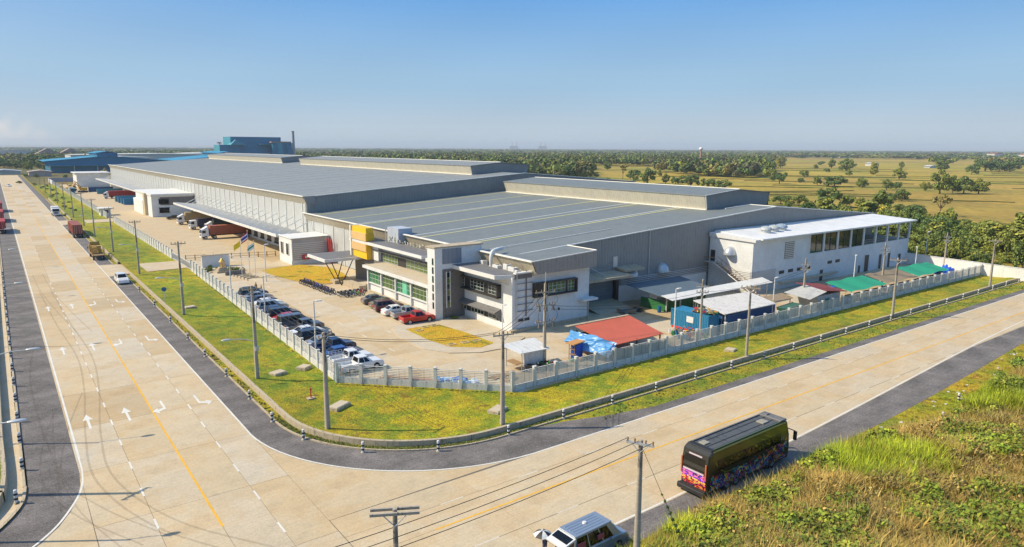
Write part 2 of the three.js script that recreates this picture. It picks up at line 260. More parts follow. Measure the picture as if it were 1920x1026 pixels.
{
  const RZ = [-43.65, -40.95, -38.2, -34.9];
  add('road_bed', poly([[16.4, -20], [16.4, -62], ...edgeL.slice(18, 41), [172, -43.6], [172, -36.2], [110, -35.4], [60, -33], [36, -31.3], [36, -20]], -.022), M.joint, roadR);
  for (let k = 0; k < 14; k++) { const x0 = 16.54 + k * 10.8, x1 = x0 + 10.8; for (let c = 0; c < 3; c++) slab(inset(x0, x1, RZ[c], RZ[c + 1]), roadR, 0, [0, 1, 1, 3][Math.floor(rnd() * 4)]); slab([[x0 + .02, -34.87], [x1 - .02, -34.87], [x1 - .02, Math.max(-34.8, nearEdge(x1))], [x0 + .02, Math.max(-34.8, nearEdge(x0))]].map(p => [p[0], p[1]]), roadR, 0, 1); }
  // corner infill slabs between the two roads
  const arc = edgeL.slice(18, 41);
  const cell = (planes, k) => { const q = clip([...arc.map(p => [p[0] - .02, p[1] + .02]).reverse(), [16.55, -62], [16.55, -43.7], [35, -43.7]].filter(p => p), planes); return q; };
  const full = [[16.515, -43.665], ...arc.filter(p => p[0] > 16.56 && p[1] < -43.72 && p[0] < 35).reverse().map(p => [p[0], p[1]]), [16.515, -61]];
  slab(full, roadR, 0, 0);
  slab([[16.54, -31.22], [22, -31.22], [22, -20], [16.54, -20]], roadR, 0, 2);
}
const smoothPath = (pts, n = 6) => new THREE.CatmullRomCurve3(pts.map(p => V(p[0], 0, p[1])), false, 'centripetal').getPoints((pts.length - 1) * n).map(p => [p.x, p.z]);
// shoulder on the near side of the right road and on the left side of the left road
{
  const A = [], B = []; for (let x = 20; x <= 176; x += 6) { A.push([x, -.006, nearEdge(x) - .02]); B.push([x, -.006, x < 40 ? -29.3 + (40 - x) * .06 : lerp(-29.1, -32.9, sm(55, 150, x))]); }
  struct('shoulder', strip(A, B), M.asph);
  const C = smoothPath([[3.05, FAR], [3.05, -300], [3.05, -200], [3.05, -120], [3.05, -80], [3.07, -62.4], [3.6, -56.5], [1.2, -50.5], [-5, -47.4], [-14, -47]]), D = smoothPath([[-.65, FAR], [-.65, -300], [-.65, -200], [-.62, -120], [-.5, -76], [-.45, -62], [-1.0, -58.2], [-3.6, -53.8], [-9, -50.8], [-16, -50.4]]);
  struct('shoulder', strip(lift(C, -.006), lift(D, -.006)), M.asph);
  const k = sgroup('kerb'); for (let z = -62; z > -330; z -= 12) add('kerb_stone', bx(.2, .24, 11.98, -.6 - (z < -90 ? .08 : 0), .02, z - 6), M.kerb, k);
  add('kerb_stone', strip(D.filter(p => p[1] > -62.1).map(p => [p[0], .14, p[1]]), D.filter(p => p[1] > -62.1).map(p => [p[0] - .2, .14, p[1] - .12])), M.kerb, k);
  // drain beyond it: sloping concrete floor, far wall, then grass
  const dr = thing('drainage_channel', 'open concrete drainage channel beside the left kerb', 'channel');
  const off = (d, y) => D.map(p => [p[0] - d, y, p[1] - (p[1] > -60 ? d * .7 : 0)]);
  add('channel_floor', strip(off(.22, .03), off(1.25, -.1)), M.conc[3], dr); add('channel_wall', strip(off(1.25, -.1), off(1.3, .7)), M.conc[0], dr); add('wall_coping', strip(off(1.3, .7), off(1.6, .7)), M.kerb, dr);
  const lg = strip(off(1.6, .67), off(16, .3)); vcol(lg, lawnCol); struct('lawn', lg, M.lawn);
}
// driveway aprons across the verge
for (const [a, b] of [[-175, -158.3], [-289, -272.5]]) struct('driveway', strip(lift([[16.5, a], [19, a + 1], [22, a + 2.5], [32, a + 4]], .14).map((p, i) => [p[0], i === 0 ? .004 : .1, p[2]]), [[16.5, .004, b], [19, .1, b - .6], [22, .1, b - 1.4], [32, .1, b - 2]]), M.conc[3]);
// ---------- road markings ----------
{
  const mk = (x0, x1, z0, z1, parent, m, nm) => add(nm, poly([[x0, z0], [x1, z0], [x1, z1], [x0, z1]], .006), m, parent);
  mk(10.17, 10.33, FAR, -47.3, roadL, M.paintO, 'centre_line');
  add('edge_line', strip(lift(turn(18.62, 19.86).slice(0, 53), .006), lift(turn(18.46, 19.70).slice(0, 53), .006)), M.paintW, roadL);
  const W = [[3.22, FAR], [3.22, -200], ...smoothPath([[3.22, -66], [3.2, -62.6], [2.85, -59.4], [2.0, -56.6], [.6, -53.6], [-1.6, -51], [-5, -49]], 5)];
  add('edge_line', strip(lift(W, .006), lift(W.map((p, i) => [p[0] + (i < 3 ? .17 : .12), p[1] + (i < 3 ? 0 : .12)]), .006)), M.paintW, roadL);
  for (let k = 0; k < 34; k++) for (const x of [6.6, 13.5]) { const z = -44 - k * 5.6 * (k > 20 ? 1.35 : 1); mk(x - .07, x + .07, z - 1.6, z, roadL, M.paintW, 'lane_dash'); }
  mk(22, 172, -38.28, -38.12, roadR, M.paintO, 'centre_line');
  { const A = [], B = []; for (let x = 30; x <= 172; x += 6) { A.push([x, .006, nearEdge(x) - .1]); B.push([x, .006, nearEdge(x) - .26]); } add('edge_line', strip(A, B), M.paintW, roadR); }
  for (let k = 0; k < 17; k++) { mk(24 + k * 7.2, 26 + k * 7.2, -41.02, -40.88, roadR, M.paintF, 'lane_dash'); if (k < 12) mk(23 + k * 7.2, 25 + k * 7.2, -34.97, -34.83, roadR, M.paintF, 'lane_dash'); }
  const arrow = (x, z, kind) => { // outline in local metres, pointing towards -z
    let o;
    if (kind === 'ahead') o = [[-.11, 2], [.11, 2], [.11, -.6], [.45, -.5], [0, -2.2], [-.45, -.5], [-.11, -.6]];
    else { const s = kind === 'left' ? 1 : -1; o = [[-.13, -2.1], [.13, -2.1], [.13, .5], [.75, .9], [.75, .35], [1.45, 1.15], [.75, 2.1], [.75, 1.5], [-.13, 1.0]].map(p => [p[0] * s * .82, p[1] * .9]); }
    add('arrow', poly(o.map(p => [x + p[0], z + p[1]]), .007), M.paintW, roadL);
  };
  for (const z of [-74.2, -103.1, -132]) { arrow(4.82, z, 'ahead'); arrow(8.1, z, 'ahead'); arrow(11.4, z - .3, 'right'); arrow(14.6, z, 'left'); }
  // worn tyre tracks swinging through the junction
  const skidM = mat([.17, .135, .10], .9, { transparent: true, opacity: .15 });
  const skid = (pts, w) => { const c = new THREE.CatmullRomCurve3(pts.map(p => V(p[0], 0, p[1]))).getPoints(40), A = [], B = []; c.forEach((p, i) => { const q = c[Math.min(i + 1, 40)], o = c[Math.max(i - 1, 0)], d = q.clone().sub(o).normalize(); A.push([p.x - d.z * w, .0035, p.z + d.x * w]); B.push([p.x + d.z * w, .0035, p.z - d.x * w]); }); add('tyre_mark', strip(A, B), skidM, roadL); };
  for (const d of [0, 1.7]) { skid([[4.4 + d, -150], [5.2 + d, -118], [6 + d * .9, -98], [5.4 + d * .8, -84], [4.2 + d * .7, -70], [4 + d * .7, -60], [6.5 + d * .8, -50], [11 + d, -42]], .09); skid([[3.5 + d, -84], [1.2 + d, -72], [.6 + d * .8, -62], [2.2 + d, -55], [5.4 + d, -48]], .07); skid([[4.2 + d, -170], [4.6 + d, -150], [5.9 + d, -128], [7.2 + d, -112]], .07); }
  skid([[2.0, -110], [.9, -92], [1.1, -76], [1.6, -64], [1.4, -56]], .1); skid([[2.3, -80], [1.7, -66], [2.4, -56], [4.6, -47]], .06);
}
// ---------- yard paving inside the fence ----------
const fencePlanes = [[69, 3, 1753.5], [14, -14.1, 1400], [0, -1, 56.3]];
{
  const y = sgroup('yard');
  add('yard_bed', poly(clip([[20, -56], [168, -56], [168, -84], [60, -84], [60, -172], [20, -172]].map(p => p), [[69, 3, 1753.5], [14, -14.1, 1400]]) ?? [], .012), M.joint, y);
  const cells = []; for (let x = 26; x < 60; x += 5.7) for (let z = -170; z < -84; z += 6.2) cells.push([x, Math.min(60.3, x + 5.7), z, z + 6.2]);
  for (let x = 26; x < 166; x += 6.1) for (let z = -83.2; z < -56; z += 6.75) cells.push([x, x + 6.1, z, z + 6.75]);
  for (const [a, b, c, d] of cells) { const q = clip(inset(a, b, c, d, .014), fencePlanes); if (q) slab(q, y, .045); }
  add('slab', poly([[31.5, -170.05], [60.4, -170.05], [60.4, -560], [31.5, -560]], .045), M.conc[0], y);
  // faded bay lines
  for (let k = 0; k < 9; k++) { const z = -78 - k * 8.4, x = 39.2; add('bay_line', poly([[x - .07, z - 1.6], [x + .07, z - 1.6], [x + .07, z], [x - .07, z]], .052), M.paintW, y); add('bay_line', poly([[43 - .07, z - 1.6], [43.07, z - 1.6], [43.07, z], [43 - .07, z]], .052), M.paintW, y); }
}
// yellowed lawns in the yard, each with a pale kerb
function island(pts, label, border) {
  const cx = pts.reduce((s, p) => s + p[0], 0) / pts.length, cz = pts.reduce((s, p) => s + p[1], 0) / pts.length, grow = d => pts.map(p => { const l = Math.hypot(p[0] - cx, p[1] - cz); return [p[0] + (p[0] - cx) / l * d, p[1] + (p[1] - cz) / l * d]; });
  const o = sgroup('lawn'); o.userData.label = label; add('lawn_kerb', poly(grow(.22), .16, .03), M.kerb, o); add('turf', poly(pts, .175), M.dry, o);
}
const smoothPoly = (pts, n = 5) => new THREE.CatmullRomCurve3(pts.map(p => V(p[0], 0, p[1])), true, 'catmullrom', .3).getPoints(pts.length * n).slice(0, -1).map(p => [p.x, p.z]);
island(smoothPoly([[43.7, -147.5], [43.9, -138.4], [45.6, -130.4], [49.4, -125.4], [55.3, -130.4], [56.6, -141.7], [52.3, -149.7]]), 'yellow lawn before the dock cabin');
{
  struct('pavement', poly([[44.2, -88.5], [42.7, -84], [42.6, -76.5], [44.4, -73], [47.8, -70.9], [52, -70.6], [56.8, -73.2], [56.8, -90], [48, -91.5]], .15, .03), M.conc[4]);
  const o = sgroup('lawn'); o.userData.label = 'yellow lawn by the office'; add('turf', poly([[45.4, -86.6], [50.6, -86.8], [51.5, -80], [51.7, -73.3], [49, -72.6], [45.9, -75.2], [45.2, -80]], .168), M.dry, o);
  for (const [x, z] of [[46.6, -84.8], [48.2, -86], [49.8, -86], [46.6, -76], [48.6, -75.8], [50.4, -75.6]]) { add('stone_ring', [bb(x - .55, x + .55, .16, .24, z - .42, z - .3), bb(x - .55, x + .55, .16, .24, z + .3, z + .42), bb(x - .55, x - .43, .16, .235, z - .3, z + .3), bb(x + .43, x + .55, .16, .235, z - .3, z + .3)], M.kerb, o); }
}
// ---------- perimeter fence ----------
function fenceRun(label, A, B, n, slatted, posts, rows = 10) {
  const L = Math.hypot(B[0] - A[0], B[1] - A[1]), a = -Math.atan2(B[1] - A[1], B[0] - A[0]), f = thing('perimeter_fence', label, 'fence', [A[0], 0, A[1]], a, 'perimeter fence'), w = L / n;
  const pg = join([bx(.34, 2.28, .34, 0, 1.14, 0), bx(.42, .07, .42, 0, 2.31, 0)]), wg = uvm(bx(w - .36, .68, .14, w / 2, .34, 0)), sg = uvm(bx(w - .38, rows < 9 ? .055 : .075, .045, 0, 0, 0, .3)), rg = uvm(bx(w - .37, .06, .1, w / 2, 2.1, 0));
  const rest = [];
  for (let k = 0; k <= n; k++) {
    const put = (nm, g) => { const m = new THREE.Mesh(g, M.fence); m.name = nm; m.castShadow = m.receiveShadow = true; m.position.x = k * w; f.add(m); return m; };
    if (k < posts) put('post', pg); else rest.push(pg.clone().translate(k * w, 0, 0));
    if (k === n) break;
    if (k < posts) put('base_wall', wg); else rest.push(wg.clone().translate(k * w, 0, 0));
    for (let s = 0; s < rows; s++) { const y = .78 + s * 1.28 / rows; if (k < slatted) { const m = put('slat', sg); m.position.set(k * w + w / 2, y, 0); } else rest.push(sg.clone().translate(k * w + w / 2, y, 0)); }
    rest.push(rg.clone().translate(k * w, 0, 0));
  }
  const r = add('top_rail', rest, M.fence, f); if (slatted < n) { r.name = 'far_panels'; r.userData.kind = 'stuff'; }
}
fenceRun('short white slatted fence across the cut corner of the yard', [28.5, -71], [42.6, -57.1], 7, 7, 99, 7);
fenceRun('long white slatted fence along the right-hand road', [42.6, -57.1], [164.8, -56.0], 40, 29, 99);
fenceRun('white slatted fence beside the row of parked cars', [28.5, -71], [31.5, -156], 28, 28, 99, 8);
fenceRun('white slatted fence between driveways on the left road', [31.5, -175.5], [31.5, -271], 30, 24, 99);
fenceRun('far white slatted fence running towards the blue factory', [31.5, -290], [31.5, -560], 90, 0, 0);
{ const g = thing('sliding_gate', 'white barred sliding gate at the nearer driveway', 'gate', [31.5, .1, -175.3], 0); add('gate_frame', [bb(-.05, .05, .1, .2, 0, 19), bb(-.05, .05, 1.5, 1.6, 0, 19)], M.fence, g); for (let k = 0; k < 38; k++) add('bar', bb(-.03, .03, .2, 1.5, k * .5 + .1, k * .5 + .16), M.fence, g); }
{ const w = thing('boundary_wall', 'plain white rendered boundary wall at the right end of the plot', 'wall'); for (let k = 0; k < 9; k++) { const z = -46 - k * 6, x = 164 + k * .75; add('wall_panel', bx(.2, 2.5, 5.97, x + .35, 1.25, z - 3, 0, -.124, 0), M.wallW, w); add('pier', bx(.36, 2.62, .36, x, 1.31, z), M.wallW, w); add('coping', bx(.34, .09, 5.6, x + .35, 2.545, z - 3, 0, -.124, 0), M.white, w); } }
// ---------- building helpers ----------
const exZ = (pts, z0, z1) => tf(new THREE.ExtrudeGeometry(new THREE.Shape(pts.map(p => new THREE.Vector2(p[0], p[1]))), { depth: z1 - z0, bevelEnabled: false, curveSegments: 1 }), 0, 0, z0);
const exX = (pts, x0, x1) => tf(new THREE.ExtrudeGeometry(new THREE.Shape(pts.map(p => new THREE.Vector2(-p[0], p[1]))), { depth: x1 - x0, bevelEnabled: false, curveSegments: 1 }), x0, 0, 0, 0, Math.PI / 2, 0); // pts in [z,y]
function sheet(a, b, c, d, t = .12) { // sloping slab through four points, given around
  const p = [a, b, c, d], q = p.map(v => [v[0], v[1] - t, v[2]]), P = []; const tri = (...v) => v.forEach(w => P.push(...w));
  tri(p[0], p[1], p[2], p[0], p[2], p[3]); tri(q[0], q[2], q[1], q[0], q[3], q[2]);
  for (let i = 0; i < 4; i++) { const j = (i + 1) % 4; tri(p[i], q[i], q[j], p[i], q[j], p[j]); }
  const g = new THREE.BufferGeometry(); g.setAttribute('position', new THREE.Float32BufferAttribute(P, 3)); g.computeVertexNormals(); return g;
}
function monitorRoof(o, x0, x1, z0, z1, roofY, hgt, matRoof) { // raised ridge vent with outward-leaning cream sides
  const lean = .9, xm = (x0 + x1) / 2, yL = roofY(x0), yR = roofY(x1), top = roofY(xm) + hgt - .9;
  const m = new THREE.Group(); m.name = 'ridge_vent'; o.add(m);
  add('vent_side', strip([[x0, yL, z0], [x0, yL, z1]], [[x0 - lean, top, z0 - .3], [x0 - lean, top, z1 + .3]]), M.cream, m);
  add('vent_side', strip([[x1, yR, z0], [x1, yR, z1]], [[x1 + lean, top, z0 - .3], [x1 + lean, top, z1 + .3]]), M.cream, m);
  for (const z of [z1, z0]) add('vent_end', exZ([[x0, yL], [x1, yR], [x1 + lean, top], [xm, top + .95], [x0 - lean, top]], z - .06, z + .06), M.gable, m);
  add('vent_roof', [sheet([x0 - lean - .1, top + .04, z0 - .35], [xm, top + 1.0, z0 - .35], [xm, top + 1.0, z1 + .35], [x0 - lean - .1, top + .04, z1 + .35]), sheet([xm, top + 1.0, z0 - .35], [x1 + lean + .1, top + .04, z0 - .35], [x1 + lean + .1, top + .04, z1 + .35], [xm, top + 1.0, z1 + .35])], matRoof, m);
  add('flashing', [bb(x0 - .35, x0 + .1, yL - .05, yL + .12, z0, z1), bar([x0 - lean - .1, top + .06, z1 + .38], [xm, top + 1.02, z1 + .38], .07), bar([x0 - .02, yL, z1 + .1], [x0 - lean, top, z1 + .36], .07), bar([xm, top + 1.03, z0], [xm, top + 1.03, z1 + .4], .09)], M.trim, m);
}
// ---------- front warehouse ----------
const yA = x => x < 128.5 ? 9.95 + (x - 60) * .0625 : 14.23 - (x - 128.5) * .083;
const yB = x => x < 127.5 ? 13.9 + (x - 60) * .0676 : 18.46 - (x - 127.5) * .076;
{
  const o = thing('warehouse', 'lower grey front warehouse with ridge vent and yellow skylight strips', 'warehouse');
  const z0 = -164.8, z1 = -82;
  add('gable_wall', exZ([[60.5, 0], [170.6, 0], [170.6, yA(170.6) - .1], [128.5, yA(128.5) - .1], [60.5, yA(60.5) - .1]], z1 - .2, z1), M.gable, o);
  add('side_wall', bb(60.4, 60.6, 0, 9.3, z0, z1 - .2), M.sheetG, o); add('side_wall', bb(170.4, 170.6, 0, 10.4, z0, z1 - .2), M.sheetG, o);
  add('roof_slope', sheet([60, yA(60), z0], [128.5, yA(128.5), z0], [128.5, yA(128.5), z1 + .05], [60, yA(60), z1 + .05]), M.roofA, o);
  add('roof_slope', sheet([128.5, yA(128.5), z0], [171.4, yA(171.4), z0], [171.4, yA(171.4), z1 + .05], [128.5, yA(128.5), z1 + .05]), M.roofA, o);
  const line = (z, w, m, nm, xe = 116) => add(nm, sheet([60.4, yA(60.4) + .05, z - w], [xe, yA(xe) + .05, z - w], [xe, yA(xe) + .05, z + w], [60.4, yA(60.4) + .05, z + w], .1), m, o);
  for (const z of [-159.5, -147, -134.5, -121.8, -109, -96.5]) line(z, .27, M.sky1, 'skylight_strip', z > -92 ? 124 : 116.6);
  for (const z of [-135.9, -97.9, -112]) line(z, .15, M.lineW, 'roof_flashing', 116.6);
  add('fascia', strip([[59.55, 10.15, z0 - .6], [59.55, 10.15, -118]], [[60.35, 8.35, z0 - .6], [60.35, 8.35, -118]]), M.fascia, o);
  add('fascia', strip([[59.55, 10.15, -113.6], [59.55, 10.15, -75.3]], [[60.35, 8.35, -113.6], [60.35, 8.35, -75.3]]), M.fascia, o);
  add('gutter_trim', [bb(59.35, 59.75, 10.1, 10.28, z0 - .6, -118), bb(59.35, 59.75, 10.1, 10.28, -113.6, -75.2)], M.trim, o);
  add('gable_trim', [bar([60, yA(60) + .05, z1 + .1], [128.5, yA(128.5) + .05, z1 + .1], .12), bar([128.5, yA(128.5) + .05, z1 + .1], [171.4, yA(171.4) + .05, z1 + .1], .07), bar([120.5, yA(120.5) + .1, -88.2], [129, yA(129) + .1, -88.2], .09), bar([129, yA(129) + .1, -88.2], [129, yA(129) + .1, z1], .09)], M.trim, o);
  monitorRoof(o, 117.4, 138.2, -160.5, -90.5, yA, 3.2, M.roofA);
  for (const z of [-161, -155, -149, -143, -137, -131]) add('wall_rib', bb(60.26, 60.4, 0, 8.4, z - .13, z + .13), M.white, o);
  // extension over the office: lower roof, deep grey fascia, white wall below
  add('extension_roof', sheet([59.7, 10.12, -82], [71.9, 10.72, -82], [71.9, 10.72, -75.2], [59.7, 10.12, -75.2], .14), M.roofA, o);
  add('extension_fascia', exZ([[59.7, 10.1], [71.9, 10.75], [71.9, 8.35], [60.5, 8.3]], -75.3, -75.15), M.gable, o);
  add('extension_fascia', exX([[-82.2, 10.6], [-75.2, 10.7], [-75.2, 8.35], [-82.2, 8.35]], 71.75, 71.95), M.gable, o);
  add('extension_trim', [bar([59.6, 10.2, -75.2], [71.95, 10.82, -75.2], .09), bar([71.95, 10.82, -75.2], [71.95, 10.8, -82], .09), bar([60, 10.2, -88.4], [88, yA(88) + .08, -88.4], .06)], M.trim, o);
  add('downpipe', [bar([91, 0, -81.85], [91, yA(91) + .6, -81.85], .07), bb(89.8, 91.1, yA(91) + .5, yA(91) + .62, -81.9, -81.8)], M.galv, o);
  // hooded wall vents and plinth ledge on the gable
  for (const x of [86.6, 94.6]) { const h = new THREE.Group(); h.name = 'wall_vent'; o.add(h); add('hood', tf(new THREE.SphereGeometry(1.25, 14, 8, 0, Math.PI, 0, Math.PI / 2), x, 4.3, -82, 0, 0, 0, [1, 1.25, 1.15]), M.galv, h); add('hood_frame', bb(x - 1.3, x + 1.3, 4.15, 4.3, -82, -80.9), M.galv, h); }
  add('plinth', bb(76, 107, 0, 2.9, -82, -81.72), M.wallW, o); for (let k = 0; k < 4; k++) add('pipe_run', bar([84, 3.1 + k * .3, -81.6], [107, 3.1 + k * .3, -81.6], .07), M.galv, o);
  add('small_vent', bb(82.2, 83.2, 6.2, 8.0, -82, -81.85), M.galv, o);
}
{ // rear warehouse
  const o = thing('warehouse', 'long taller rear warehouse with two ridge vents and ribbed white side', 'warehouse');
  const z0 = -514, z1 = -165;
  add('step_wall', exZ([[60.5, 9], [174.6, 9], [174.6, yB(174.6) - .1], [127.5, yB(127.5) - .1], [60.5, yB(60.5) - .1]], z1 - .2, z1), M.gable, o);
  add('side_wall', bb(60.4, 60.6, 0, 13.3, z0, z1 - .2), M.sheetG, o); add('side_wall', bb(174.4, 174.6, 0, 14.6, z0, z1 - .2), M.sheetG, o); add('end_wall', bb(60.5, 174.6, 0, 13.5, z0, z0 + .2), M.sheetG, o);
  add('roof_slope', sheet([60, yB(60), z0], [127.5, yB(127.5), z0], [127.5, yB(127.5), z1 + .05], [60, yB(60), z1 + .05]), M.roofB, o);
  add('roof_slope', sheet([127.5, yB(127.5), z0], [175.4, yB(175.4), z0], [175.4, yB(175.4), z1 + .05], [127.5, yB(127.5), z1 + .05]), M.roofB, o);
  const paleM = mat([.43, .44, .36], .45), dimM = mat([.36, .37, .36], .5);
  for (let k = 0; k < 26; k++) { const z = -172 - k * 12.8; add('skylight_strip', sheet([60.6, yB(60.6) + .05, z - .35], [115, yB(115) + .05, z - .35], [115, yB(115) + .05, z + .35], [60.6, yB(60.6) + .05, z + .35], .1), k % 3 === 1 ? dimM : paleM, o); }
  add('fascia', strip([[59.5, 14.1, z0], [59.5, 14.1, z1 + .3]], [[60.35, 12.2, z0], [60.35, 12.2, z1 + .3]]), M.fascia, o);
  add('fascia_return', exZ([[59.5, 14.1], [62.5, 14.25], [62.5, 12.2], [60.35, 12.2]], z1 + .02, z1 + .3), M.gable, o);
  add('gutter_trim', bb(59.3, 59.7, 14.05, 14.25, z0, z1 + .3), M.trim, o);
  add('step_trim', [bar([60, yB(60) + .1, z1 + .1], [127.5, yB(127.5) + .1, z1 + .1], .13), bar([127.5, yB(127.5) + .1, z1 + .1], [175.4, yB(175.4) + .1, z1 + .1], .1)], M.trim, o);
  monitorRoof(o, 117.5, 138.5, -326, -178.5, yB, 3.0, M.roofB); monitorRoof(o, 117.5, 138.5, -500, -352, yB, 3.0, M.roofB);
  for (let k = 0; k < 58; k++) { const z = -168 - k * 6; add('wall_rib', bb(60.24, 60.4, 4, 12.3, z - .13, z + .13), M.white, o); }
  add('corner_pipe', [bar([60.2, 0, -165.4], [60.2, 12.4, -165.4], .12), bar([60.2, 0, -165.9], [60.2, 12.4, -165.9], .1)], M.trim, o);
  for (const z of [-240, -330]) add('roof_mast', bar([60, 14, z], [60, 16.5, z], .06), M.galv, o);
  // loading docks under the canopy
  add('dock_wall', bb(58.4, 60.4, 0, 4.6, -283.5, -159.6), M.wallW, o); add('dock_wall', bb(58.4, 60.4, 0, 4.6, -505, -319), M.wallW, o);
  for (let k = 0; k < 20; k++) { const z = -165 - k * 6; add('dock_door', bb(58.3, 58.42, 1.15, 3.9, z - 1.5, z + 1.5), M.dark, o); add('dock_bumper', bb(58.15, 58.4, .75, 1.1, z - 1.6, z + 1.6), M.rubber, o); }
}
// canopies over the docks, hung from the wall
function dockCanopy(label, z0, z1) {
  const o = thing('dock_canopy', label, 'canopy', [0, 0, 0], 0, 'dock canopies');
  add('canopy_sheet', sheet([51, 5.9, z0], [60.2, 4.85, z0], [60.2, 4.85, z1], [51, 5.9, z1], .12), mat([.70, .70, .67], .6, { map: sheetRoof, bumpMap: corr(12, 16, true), bumpScale: .03 }), o);
  add('canopy_fascia', bb(50.8, 51, 5.4, 6.0, z0, z1), M.white, o); add('canopy_end', exZ([[51, 5.4], [60.2, 4.3], [60.2, 4.9], [51, 5.95]], z1, z1 + .15), M.white, o);
  for (let z = z1 - 3; z > z0; z -= 6) { add('hanger', bar([60.2, 8.4, z], [54.2, 5.55, z], .11, .11, 5), M.white, o); add('canopy_beam', bar([51, 5.6, z], [60.2, 4.55, z], .12, .12, 4), M.white, o); }
  for (let z = z1 - 1.5; z > z0; z -= 3) add('purlin', bar([51.2, 5.98, z - .3], [60, 4.98, z - .3], .13, .13, 4), M.white, o);
}
dockCanopy('long white dock canopy hung over the nearer loading bays', -273, -159.6);
dockCanopy('far white dock canopy beyond the two-storey dock office', -505, -319);
{ // cabin at the near end of the docks
  const o = thing('dock_cabin', 'white ribbed cabin under the near end of the dock canopy', 'cabin');
  add('wall', exX([[-159.4, 0], [-151, 0], [-151, 5.9], [-159.4, 6.1]], 51.4, 51.6), M.wallW, o); add('louvred_wall', bb(51.6, 60.2, 1, 5.85, -151.2, -151), mat([.48, .47, .46], .6, { map: wallT }), o);
  for (let k = 0; k < 9; k++) add('louvre', bb(51.7, 60.1, 1.25 + k * .42, 1.45 + k * .42, -151, -150.86), mat([.60, .59, .58], .5), o);
  add('plinth', bb(51.2, 60.2, 0, 1, -151, -150.8), M.white, o); add('roof', sheet([51.2, 5.98, -159.4], [60.2, 6.1, -159.4], [60.2, 6.1, -150.8], [51.2, 5.95, -150.8]), M.white, o);
  for (const z of [-157.2, -153.6]) { const w = add('window', bb(51.3, 51.42, 2.0, 4.6, z - .75, z + .75), M.glass, o); add('frame', [bb(51.25, 51.44, 1.9, 2, z - .85, z + .85), bb(51.25, 51.44, 4.6, 4.7, z - .85, z + .85), bb(51.25, 51.44, 2, 4.6, z - .85, z - .75), bb(51.25, 51.44, 2, 4.6, z + .75, z + .85)], M.white, w); }
  const s = thing('fire_cabinet', 'small red fire hose cabinet on the cabin wall', 'cabinet', [54.4, 1.1, -150.6]); add('box', rb(1.6, 1.1, .35, .05, 0, .55, 0), M.red, s); add('hose_reel', cy(.3, .3, .06, 16, 0, .55, .2, Math.PI / 2), M.white, s);
}
for (let k = 0; k < 3; k++) { const a = thing('red_pillar', ['left', 'middle', 'right'][k] + ' of the three red pointed pipes by the warehouse wall', 'pipe', [59.4, 0, -150.2 + k * 1.15], 0, 'red pointed pipes'); add('pipe', cy(.19, .19, 5.2, 10, 0, 2.6, 0), M.red, a); add('tip', cy(.2, .02, .7, 10, 0, 5.55, 0), M.red, a); }
{ // two-storey dock office between the canopies
  const o = thing('dock_office', 'white two-storey dock office standing between the two dock canopies', 'building');
  const A = -318.5, B = -284;
  add('wall', bb(45.6, 60.3, 0, 7.8, A, B), M.wallW, o); add('roof_slab', bb(45.4, 60.3, 7.8, 8.5, A - .5, B + .6), M.white, o); add('grey_band', bb(48.5, 60.3, 4.3, 7.3, B, B + .08), M.grey, o);
  add('tower_fin', bb(44.6, 46.2, 0, 8.4, -296, -293), mat([.55, .45, .28], .8), o); add('lower_wall', bb(44.6, 45.6, 0, 5.4, A, -297), M.wallW, o);
  for (const [y0, y1] of [[1.6, 3.3], [4.9, 6.6]]) { const w = add('window', bb(48, 51.4, y0, y1, B + .06, B + .16), M.glass, o); add('frame', [bb(47.8, 51.6, y0 - .15, y0, B + .06, B + .24), bb(47.8, 51.6, y1, y1 + .15, B + .06, B + .24), bb(49.65, 49.75, y0, y1, B + .1, B + .2)], M.dark, w); }
}
// ---------- office block at the front corner ----------
function windowStrip(parent, axis, fixed, a0, a1, y0, y1, nv, nh, glassM, out) { // gridded window: glass with white mullions; axis 'z' faces -x, axis 'x' faces +z
  const box = (p0, p1, q0, q1, d0, d1) => axis === 'z' ? bb(fixed - d1 * out, fixed - d0 * out, q0, q1, p0, p1) : bb(p0, p1, q0, q1, fixed + d0 * out, fixed + d1 * out);
  const w = add('window', box(a0, a1, y0, y1, 0, .05), glassM, parent);
  for (let i = 0; i <= nv; i++) { const p = lerp(a0, a1, i / nv); add('mullion', box(p - .03, p + .03, y0, y1, .04, .1), M.mull, w); }
  for (let j = 0; j <= nh; j++) { const y = lerp(y0, y1, j / nh); add('transom', box(a0, a1, y - .028, y + .028, .04, .09), M.mull, w); }
  return w;
}
const glassGreen = new THREE.MeshPhysicalMaterial({ color: 0x3c7a4e, roughness: .08, side: THREE.DoubleSide }), glassTeal = new THREE.MeshPhysicalMaterial({ color: 0x74c8a6, roughness: .1, side: THREE.DoubleSide }), glassOlive = new THREE.MeshPhysicalMaterial({ color: 0x566b34, roughness: .08, side: THREE.DoubleSide }), glassDk = new THREE.MeshPhysicalMaterial({ color: 0x1c302a, roughness: .06, side: THREE.DoubleSide });
